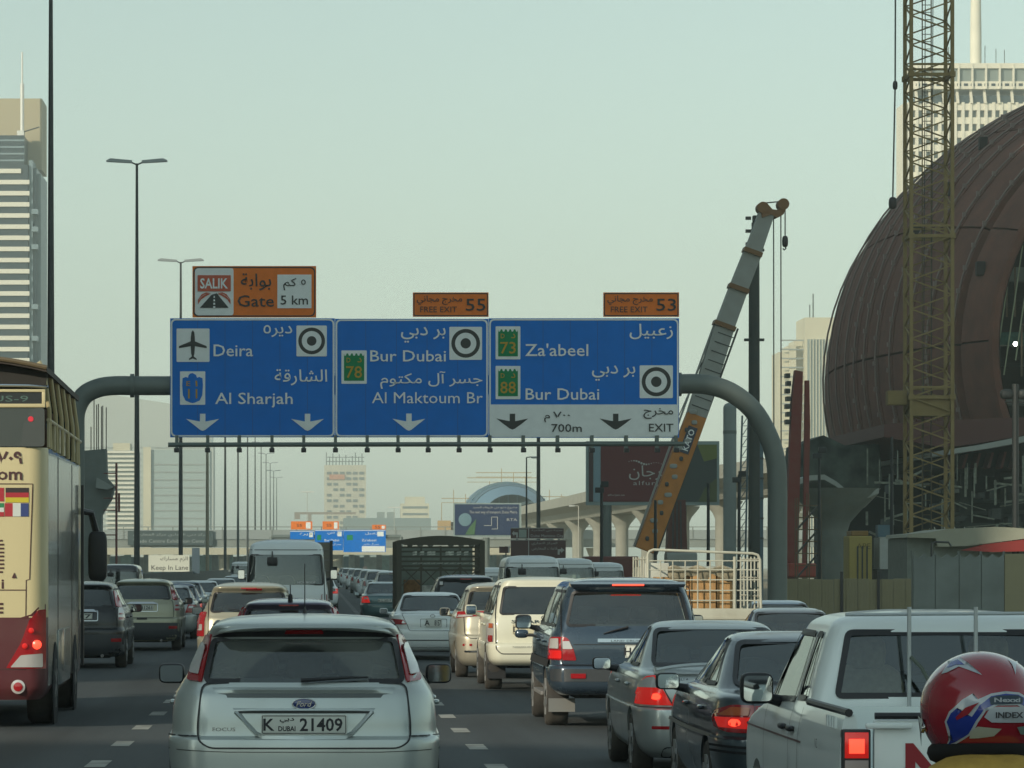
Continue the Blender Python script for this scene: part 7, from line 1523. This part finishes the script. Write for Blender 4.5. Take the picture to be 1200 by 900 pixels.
def rider():
    d = 8.35; s = F / d; X = (1150 - VX) / s; zc = CH - (829 - HY) / s
    T = empty('person', (X, d, gz(X, d)), 'person in red, blue and white crash helmet and yellow jacket, seen from behind', 'person'); g = gz(X, d); zc -= g
    jk = mat('yellow_jacket', (.42, .26, .05), .85, var=.15, scale=30, bump=.3); zs = zc - .27
    ch = [[(0, .05, zs - .58, .15), (0, .0, zs - .38, .155), (0, -.01, zs - .15, .17), (0, .0, zs - .02, .13), (0, .01, zs + .075, .075)],
          [(0, -.01, zs - .15, .17), (-.17, .0, zs - .08, .085), (-.24, .12, zs - .30, .058), (-.26, .36, zs - .42, .045), (-.27, .52, zs - .44, .038)],
          [(0, -.01, zs - .15, .17), (.17, .0, zs - .08, .085), (.24, .12, zs - .30, .058), (.26, .36, zs - .42, .045), (.27, .52, zs - .44, .038)],
          [(0, .05, zs - .58, .15), (-.13, .2, zs - .60, .09), (-.2, .48, zs - .60, .07), (-.2, .40, zs - .95, .05), (-.2, .48, .12, .045), (-.2, .62, .09, .04)],
          [(0, .05, zs - .58, .15), (.13, .2, zs - .60, .09), (.2, .48, zs - .60, .07), (.2, .40, zs - .95, .05), (.2, .48, .12, .045), (.2, .62, .09, .04)]]
    skin_chain('body', ch, jk, T)
    MB().blob((0, -.10, zc - .26), (.19, .13, .17), 2.3, 24, 14).build('hood', jk, T, True, 80)
    MB().lathe([(.105, zs + .0), (.118, zs + .05), (.10, zs + .075), (.085, zs + .06)], (0, .0, 0), 24, 'z').build('collar', jk, T, True, 60)
    for sg in (-1, 1):
        c = [[(sg * .27, .54, zs - .44, .04), (sg * .27, .60, zs - .44, .042), (sg * .27, .635, zs - .445, .02)]]
        for k in range(4): c.append([(sg * .27, .60, zs - .44, .042), (sg * (.245 + .018 * k), .645, zs - .425, .011), (sg * (.245 + .018 * k), .665, zs - .45 - .004 * k, .010), (sg * (.245 + .018 * k), .645, zs - .478, .009)])
        c.append([(sg * .27, .60, zs - .44, .042), (sg * .235, .61, zs - .455, .012), (sg * .228, .635, zs - .478, .010)]); skin_chain('glove', c, M_BLK, T, 1)
    # helmet: shell, neck roll, visor hinge, print
    A, B, C = .131, .165, .122
    hm = mat('helmet_red', (.28, .012, .022), .18, .0, 1.0)
    h = MB(); n, mth = 40, 22; V = []; Fc = []
    for i in range(mth + 1):
        th = -.62 + (pi / 2 + .62) * i / mth
        for k in range(n):
            ph = 2 * pi * k / n; V.append((A * cos(th) * cos(ph), B * cos(th) * sin(ph) + .0, zc + C * sin(th) * (1.12 if th < 0 else 1)))
    for i in range(mth):
        for k in range(n): Fc.append((i * n + k, i * n + (k + 1) % n, (i + 1) * n + (k + 1) % n, (i + 1) * n + k))
    h.add(V, Fc); hel = h.build('helmet', hm, T, True, 60)
    V = []; Fc = []
    for i, (r, z) in enumerate(((.82, -.60), (.87, -.66), (.89, -.76), (.84, -.88), (.72, -.94), (.62, -.88))):
        for k in range(n): ph = 2 * pi * k / n; V.append((A * r * cos(ph), B * r * sin(ph), zc + C * z - .008 + .015 * (sin(ph) < 0) * abs(sin(ph))))
    for i in range(5):
        for k in range(n): Fc.append((i * n + k, i * n + (k + 1) % n, (i + 1) * n + (k + 1) % n, (i + 1) * n + k))
    MB().add(V, Fc).build('neck_roll', mat('helmet_lining', (.008, .008, .008), .95), hel, True, 60)
    def hp(cx_, cy_, off=0):                             # print positions on the back of the shell
        u = (cx_ - 540) / 6 / s; v = (474 - cy_) / 6 / s; cc = C * (1.12 if v < 0 else 1); q = 1 - (u / A) ** 2 - (v / cc) ** 2; y = -B * sqrt(max(q, .0004))
        nrm = Vector((u / A ** 2, y / B ** 2, v / cc ** 2)).normalized(); return Vector((u, y, zc + v)) + nrm * off
    def decal(name, poly, m, off):
        bm = bmesh.new(); bm.faces.new([bm.verts.new((x, y, 0)) for x, y in poly]); bmesh.ops.triangulate(bm, faces=bm.faces[:])
        for ax in (0, 1):
            lo = min(p[ax] for p in poly); hi = max(p[ax] for p in poly)
            for i in range(1, int((hi - lo) / 28) + 1):
                co = [0, 0, 0]; co[ax] = lo + 28 * i; no = [0, 0, 0]; no[ax] = 1; bmesh.ops.bisect_plane(bm, geom=bm.verts[:] + bm.edges[:] + bm.faces[:], plane_co=co, plane_no=no)
        for v in bm.verts: v.co = hp(v.co.x, v.co.y, off)
        me = bpy.data.meshes.new(name); bm.to_mesh(me); bm.free(); me.materials.append(m); me.polygons.foreach_set('use_smooth', [True] * len(me.polygons)); link(bpy.data.objects.new(name, me), hel)
    wh = mat('helmet_white', (.42, .45, .48), .25, coat=.8); bl = mat('helmet_blue', (.015, .035, .25), .22, coat=1)
    bandp = [(250, 745), (262, 690), (330, 600), (250, 640), (228, 560), (250, 490), (330, 405), (400, 360), (345, 440), (430, 400), (520, 360), (620, 345), (720, 355), (800, 400), (850, 460), (872, 560), (875, 660), (820, 650), (800, 560), (760, 470), (700, 440), (560, 440), (480, 480), (430, 560), (395, 640), (300, 720)]
    decal('print', bandp, wh, .0012)
    decal('print', [(262, 722), (272, 690), (350, 598), (262, 622), (240, 560), (262, 500), (300, 460), (272, 520), (285, 580), (390, 520), (440, 440), (520, 378), (620, 362), (710, 370), (790, 412), (836, 470), (856, 560), (858, 640), (832, 640), (815, 550), (770, 455), (705, 425), (555, 425), (468, 468), (415, 550), (375, 640), (300, 700)], bl, .002)
    decal('print', [(318, 495), (350, 458), (440, 420), (405, 455), (372, 500), (300, 545), (292, 525)], hm, .0028)
    decal('print', [(505, 392), (560, 376), (700, 374), (742, 395), (735, 430), (512, 436)], mat('helmet_dark', (.02, .04, .06), .3), .0032)
    decal('print', [(470, 520), (505, 462), (545, 452), (735, 452), (775, 475), (800, 520), (760, 560), (520, 556)], wh, .0032)
    decal('print', [(385, 620), (430, 585), (590, 600), (540, 650), (440, 665), (385, 668)], mat('helmet_cream', (.38, .38, .30), .3), .003)
    decal('print', [(700, 590), (800, 580), (830, 610), (800, 650), (730, 640)], mat('helmet_grey_green', (.16, .22, .20), .3), .003)
    decal('print', [(232, 235), (300, 150), (370, 122), (352, 150), (475, 238), (340, 182), (262, 225)], wh, .0014); decal('print', [(272, 195), (310, 155), (352, 138), (378, 172), (330, 172)], bl, .0022)
    decal('print', [(690, 128), (720, 150), (790, 150), (740, 170), (712, 235), (706, 170)], wh, .0014)
    for s_, cx_, cy_, hh, ww, mm in (('INDEX', 636, 505, 38, 190, M_INK), ('Nexxi', 622, 405, 30, 180, wh)):
        p = hp(cx_, cy_, .0045); text(s_, mm, hel, p.x, p.y - .004, p.z, hh / 6 / s, ww / 6 / s, bold=.03)
    MB().lathe([(.012, 0), (.012, .008), (.006, .01)], (-A * .99, .02, zc - .045), 14, 'x').build('visor_screw', M_CHR, hel, True)
    MB().add([hp(130, 640, .004), hp(128, 560, .004), (-A * .98, .06, zc - .02), (-A * .90, .08, zc - .09)], [(0, 1, 2, 3)]).build('visor_edge', mat('visor_smoke', (.05, .10, .09), .1, coat=1), hel)
    # the motorcycle below the edge of the photograph
    M = empty('motorcycle', (X, d, g), 'motorcycle carrying the rider in the red helmet, just below the photo edge', 'motorcycle'); bk = mat('motorcycle_paint', (.20, .015, .015), .25, coat=.9)
    for y in (-.55, .85): wheel(M, 0, y, .31, .12, M_RIM)
    MB().blob((0, .05, zs - .80), (.15, .42, .07), 3).build('seat', M_BLK, M, True); MB().blob((0, .52, zs - .70), (.15, .24, .13), 2.6).build('fuel_tank', bk, M, True)
    MB().blob((0, .2, .45), (.15, .3, .2), 3).build('engine', M_STEELRIM, M, True); MB().tube([(-.34, .66, zs - .46), (0, .62, zs - .5), (.34, .66, zs - .46)], .014, 8).build('handlebar', M_BLK, M, True)
    for sg in (-1, 1): MB().tube([(sg * .08, .85, .31), (sg * .08, .64, zs - .52)], .02, 8).tube([(sg * .08, -.55, .31), (sg * .08, -.1, .6)], .02, 8).build('fork', M_CHR, M, True)
    box('tail_light', -.06, .06, -.48, -.42, zs - .84, zs - .78, M_RED, M, .01); box('mudguard', -.07, .07, -.8, -.35, .64, .67, bk, M, .01)
rider()
def bus():
    d = 46.0; s = F / d; X = -4.47; T = vehicle('double_decker_bus', 'cream and maroon double-decker bus with flags on its rear, at the left edge', X, d, cat='bus', rz=math.radians(.85)); g = gz(X, d)
    def lx(px): return (px - VX) / s - X
    def lz(py): return CH - g - (py - HY) / s
    cr = mat('bus_cream', (.56, .48, .27), .4, coat=.3, dirt=.05); mr = mat('bus_maroon', (.085, .012, .018), .3, coat=.6, dirt=.12); br = mat('bus_canopy_brown', (.035, .025, .018), .7, var=.2)
    R = [(.35, 1.15, .08, 8.9, .2, .25), (.45, 1.22, .02, 8.97, .22, .28), (.60, 1.245, .0, 9.0, .22, .28), (1.34, 1.25, .0, 9.0, .22, .28), (2.2, 1.25, .0, 9.0, .22, .28), (3.0, 1.25, .0, 9.0, .22, .28), (3.36, 1.25, .01, 8.95, .22, .28), (3.38, 1.235, .02, 8.9, .2, .25)]
    S = Shape(R, 90, 0, .04); S.tf = lambda y: 1.0
    V, Fc = S.mesh((6, 8, 16, 3)); low = [f for f in Fc if max(V[i][2] for i in f) <= 1.36]; hi = [f for f in Fc if max(V[i][2] for i in f) > 1.36]
    sd = [f for f in Fc if abs(sum(V[i][0] for i in f) / len(f)) > 1.24 and all(.3 < V[i][1] < 8.6 for i in f)]; ss = set(sd)
    def sub(name, fs, m):
        ix = sorted({i for f in fs for i in f}); mp = {j: i for i, j in enumerate(ix)}
        return MB().add([V[i] for i in ix], [tuple(mp[i] for i in f) for f in fs]).build(name, m, T, True, 30)
    sub('lower_body', [f for f in low if f not in ss], mr); sub('body', [f for f in hi if f not in ss], cr)
    sp = sub('side_panel', sd, mat('bus_side_silver', (.20, .24, .24), .22, .6, .4, var=.5, scale=1.5, stretch=(1, 2.5, .6)))
    for md, sg in (('right', 1), ('left', -1)):
        for y in (2.5, 6.1): box('panel_joint', sg * 1.252 - .004, sg * 1.252 + .004, y, y + .03, .5, 3.33, M_BLK, sp)
        box('luggage_flap', sg * 1.256 - .008, sg * 1.256 + .008, 2.4, 5.4, .45, 1.15, mat('bus_flap', (.30, .34, .33), .25, .6, .5), T, .01)
    for y in (1.8, 6.9):
        for sg in (-1, 1):
            MB().lathe([(.56, 0), (.56, .02)], (sg * 1.25 - .01, y, .45), 28, 'x').build('wheel_arch', M_UNDER, T); wheel(T, sg * 1.09, y, .50, .34, M_STEELRIM, sg)
    # rear face details
    def strip(name, x0, x1, z0, z1, m, par=None, off=.006, th=.01): return patch(S, name, m, par or T, [(x0, z0), (x1, z0), (x1, z1), (x0, z1)], 'rear', off, th, .2)
    ink = mat('bus_ink', (.06, .02, .02), .5)
    def tx(t, px, py, hpx, wpx, al='RIGHT', ar=False, b=.03): x = lx(px); z = lz(py); text(t, ink, T, x, S.rear_y(lx(2), z) - .004, z, hpx / s, wpx / s if wpx else None, al, ar=ar, bold=b)
    tx('٧٠٩', 26, 536, 15, 30, ar=True); tx('.com', 26, 555, 14, 44, b=.02)
    tx('i', 4.5, 684, 11, 3)
    def flag(px0, px1, py0, py1, cols, vert):
        o = strip('flag', lx(px0), lx(px1), lz(py1), lz(py0), mat('flag_' + cols[0], FL[cols[0]], .5), None, .006); n = len(cols)
        for i, c in enumerate(cols[1:], 1):
            a, b = i / n, (i + 1) / n
            if vert: strip('flag_band', lx(px0 + (px1 - px0) * a), lx(px0 + (px1 - px0) * b), lz(py1), lz(py0), mat('flag_' + c, FL[c], .5), o, .009, .004)
            else: strip('flag_band', lx(px0), lx(px1), lz(py0 + (py1 - py0) * b), lz(py0 + (py1 - py0) * a), mat('flag_' + c, FL[c], .5), o, .009, .004)
    FL = {'red': (.36, .02, .03), 'black': (.03, .02, .02), 'gold': (.50, .42, .03), 'white': (.55, .58, .55), 'blue': (.03, .05, .17), 'green': (.02, .20, .08)}
    flag(6.3, 33.5, 571.5, 588.7, ['black', 'red', 'gold'], False); flag(5.5, 33.3, 589.6, 605.2, ['red', 'white', 'blue'], True)
    flag(-22, 4.5, 571.5, 587.5, ['red'], False); flag(-22, 4.5, 589.6, 605.2, ['green', 'white', 'red'], False)
    def ln(pts, w_=.012): seam(S, T, [(lx(a), lz(b)) for a, b in pts], 'rear', w_, ink, 'panel_line', .005)
    ln([(-40, 567), (38, 567), (37, 600), (35, 660), (34.5, 679), (30.5, 680), (30, 722)]); ln([(-40, 691.5), (30, 691.5)])
    for i in range(9): strip('louvre', lx(-30), lx(4.5 - (1.5 if i in (0, 8) else 0)), lz(634.5 + i * 4.6), lz(632.5 + i * 4.6), ink, None, .008)
    for i in range(3): strip('louvre', lx(-30), lx(3.5), lz(709 + i * 5), lz(706.5 + i * 5), ink, None, .008)
    x, z = lx(16.5), lz(675.5); MB().prism(rnd([(x - .03, z - .02), (x + .03, z - .02), (x, z + .05)], .012), S.rear_y(x, z) - .012, S.rear_y(x, z) + .002).build('key_cover', ink, T)
    # maroon shoulder sweeping up to the lamp
    patch(S, 'maroon_shoulder', mr, T, [(lx(20), lz(725)), (lx(52.3), lz(725)), (lx(52.3), lz(708)), (lx(44), lz(712)), (lx(36), lz(720))], 'rear', .004, .008, .1)
    for k in (1, -1):
        f = (lambda p: p) if k == 1 else mir
        o = patch(S, 'tail_light', M_RED, T, rnd(f([(lx(7), lz(783)), (lx(24), lz(754)), (lx(34), lz(727)), (lx(44), lz(715)), (lx(52), lz(714)), (lx(52), lz(784))]), .015), 'rear', .012, .03, .08)
        patch(S, 'clear_lens', M_CLR, o, rnd(f([(lx(12), lz(782)), (lx(24), lz(768)), (lx(48), lz(766)), (lx(48), lz(782))]), .015), 'rear', .022, .005, .06)
        for a, b, r, m in ((43, 755.6, .055, M_HOT), (36.5, 739, .035, M_REDON), (29, 757, .035, M_REDON)):
            x, z = k * lx(a), lz(b); e = MB().lathe([(r, 0), (r * .95, -.015), (r * .4, -.03)], (x, S.rear_y(x, z) - .02, z), 20, 'y').build('bulb', m, o, True)
        x, z = k * lx(21), lz(805); MB().lathe([(.085, .01), (.085, -.015), (.07, -.02)], (x, S.rear_y(x, z), z), 22, 'y').build('fog_lamp_rim', M_CLR, T, True); MB().lathe([(.06, .01), (.055, -.03), (.02, -.035)], (x, S.rear_y(x, z), z), 20, 'y').build('fog_lamp', M_RED, T, True)
    strip('bumper_line', -1.1, lx(50), lz(785), lz(783.5), ink)
    # upper rear window, display strip, open top deck with hoops and canopy
    zt = lambda py: lz(py)
    box('upper_rear_window', -1.2, 1.2, .03, .05, 3.39, lz(478), glass('bus_dark_glass', (.10, .13, .13), .04, .03), T)
    MB().prism(rnd([(lx(24), 3.39), (lx(52), 3.39), (lx(52), lz(478)), (lx(38), lz(478)), (lx(28), lz(495))], .04), .0, .028).build('lamp_pod', mat('bus_black_glass', (.012, .014, .014), .1, coat=1), T)
    x, z = lx(36), lz(491); MB().lathe([(.035, 0), (.03, -.02)], (x, 0, z), 14, 'y').build('high_brake_light', mat('dim_red_lamp', (.4, .02, .03), .3, emit=((1, .05, .08), .35)), T, True)
    for a, b in ((lz(477.5), lz(473)), (lz(459.5), lz(456))): box('display_frame', -1.22, lx(53), -.02, .06, a, b, cr, T, .012)
    box('display_frame', lx(49), lx(53), -.021, .06, lz(473.5), lz(459), cr, T, .008); box('display_glass', -1.2, lx(49.5), .0, .04, lz(473.5), lz(459), mat('display_glass', (.010, .014, .015), .5), T)
    text('US-9', mat('display_green', (.07, .13, .11), .6), T, lx(33), -.003, lz(467), 7 / s, 42 / s, 'RIGHT')
    MB().tube([(-1.1, .1, lz(449)), (lx(33), .1, lz(451.5)), (lx(56), .1, lz(453))], .022, 8).build('grab_rail', M_CHR, T, True)
    arch = lambda xx: 4.50 - .15 * (xx / 1.25) ** 2
    N = 12; xs = [-1.25 + 2.5 * i / N for i in range(N + 1)]; P = [(x, arch(x)) for x in xs] + [(x, arch(x) - .07) for x in xs[::-1]]
    MB().prism(P, -.08, 8.2).build('canopy', br, T, True, 30)
    P = [(x, arch(x) - .075) for x in xs] + [(x, lz(454)) for x in (1.22, -1.22)]; MB().prism(P, .14, .17).build('canopy_rear_panel', mat('canopy_dark', (.02, .018, .015), .8), T)
    MB().tube([(x, -.09, arch(x) - .02) for x in xs], .03, 8).build('roof_edge', mat('bus_edge', (.12, .09, .05), .5), T, True)
    for i in range(6):
        y = .25 + i * 1.45; f = y / 9
        for sg in (-1, 1): MB().tube([(sg * 1.14, y - .02, 4.42), (sg * 1.20, y, 4.30), (sg * 1.25, y + .22, 3.85), (sg * 1.255, y + .34, 3.38)], .03, 8).build('canopy_hoop', cr, T, True)
    for sg in (-1, 1):
        MB().tube([(sg * 1.25, .3, 3.72), (sg * 1.25, 8.6, 3.72)], .025, 8).build('side_rail', cr, T, True)
        for i in range(7): MB().box(sg * 1.245 - .015, sg * 1.245 + .015, .35 + i * 1.2, .55 + i * 1.2, 3.39, 3.70).build('rail_panel', cr, T)
    for i in range(6):
        for x in (-.85, -.35, .35, .85): MB().blob((x, 1.1 + i * 1.2, 3.6), (.2, .05, .26), 4, 8, 5).build('seat', mat('bus_seat', (.05, .07, .10), .8), T, True)
    MB().prism([(-1.2, 3.38), (1.2, 3.38), (1.15, 4.4), (-1.15, 4.4)], 8.3, 8.34).build('front_screen', glass('bus_dark_glass', (.2, .2, .2)), T)
    # front side mirrors on swan-neck brackets
    for sg in (-1, 1):
        MB().tube([(sg * 1.2, 8.9, 2.75), (sg * 1.38, 9.1, 2.72), (sg * 1.45, 9.2, 2.45)], .05, 8).build('mirror_bracket', M_BLK, T, True)
        MB().blob((sg * 1.47, 9.2, 2.1), (.14, .09, .36), 5).build('side_mirror', M_BLK, T, True, 50)
    MB().box(1.27, 1.31, 8.3, 8.42, .55, 3.1).build('door_post', M_BLK, T)
    # passenger on the top deck
    p = empty('person', (X + .98, d + 2.1, g + 3.38), 'person with dark hair and brown top sitting on the open top deck of the bus', 'person')
    skin_chain('body', [[(0, .1, .12, .12), (0, .0, .3, .12), (0, .0, .48, .10), (0, .02, .58, .05), (0, .03, .66, .07), (0, .03, .74, .07)], [(0, .0, .48, .10), (-.17, .0, .46, .055), (-.22, .1, .25, .042), (-.18, .3, .2, .03)], [(0, .0, .48, .10), (.17, .0, .46, .055), (.22, .1, .25, .042), (.18, .3, .2, .03)], [(0, .1, .12, .12), (-.1, .35, .14, .07), (-.1, .5, .1, .055)], [(0, .1, .12, .12), (.1, .35, .14, .07), (.1, .5, .1, .055)]], mat('brown_shirt', (.10, .06, .045), .9), p, 1)
    MB().blob((0, -.01, .73), (.085, .09, .11), 2, 14, 8).build('hair', mat('dark_hair', (.015, .01, .008), .8), p, True)
bus()
finish_texts()
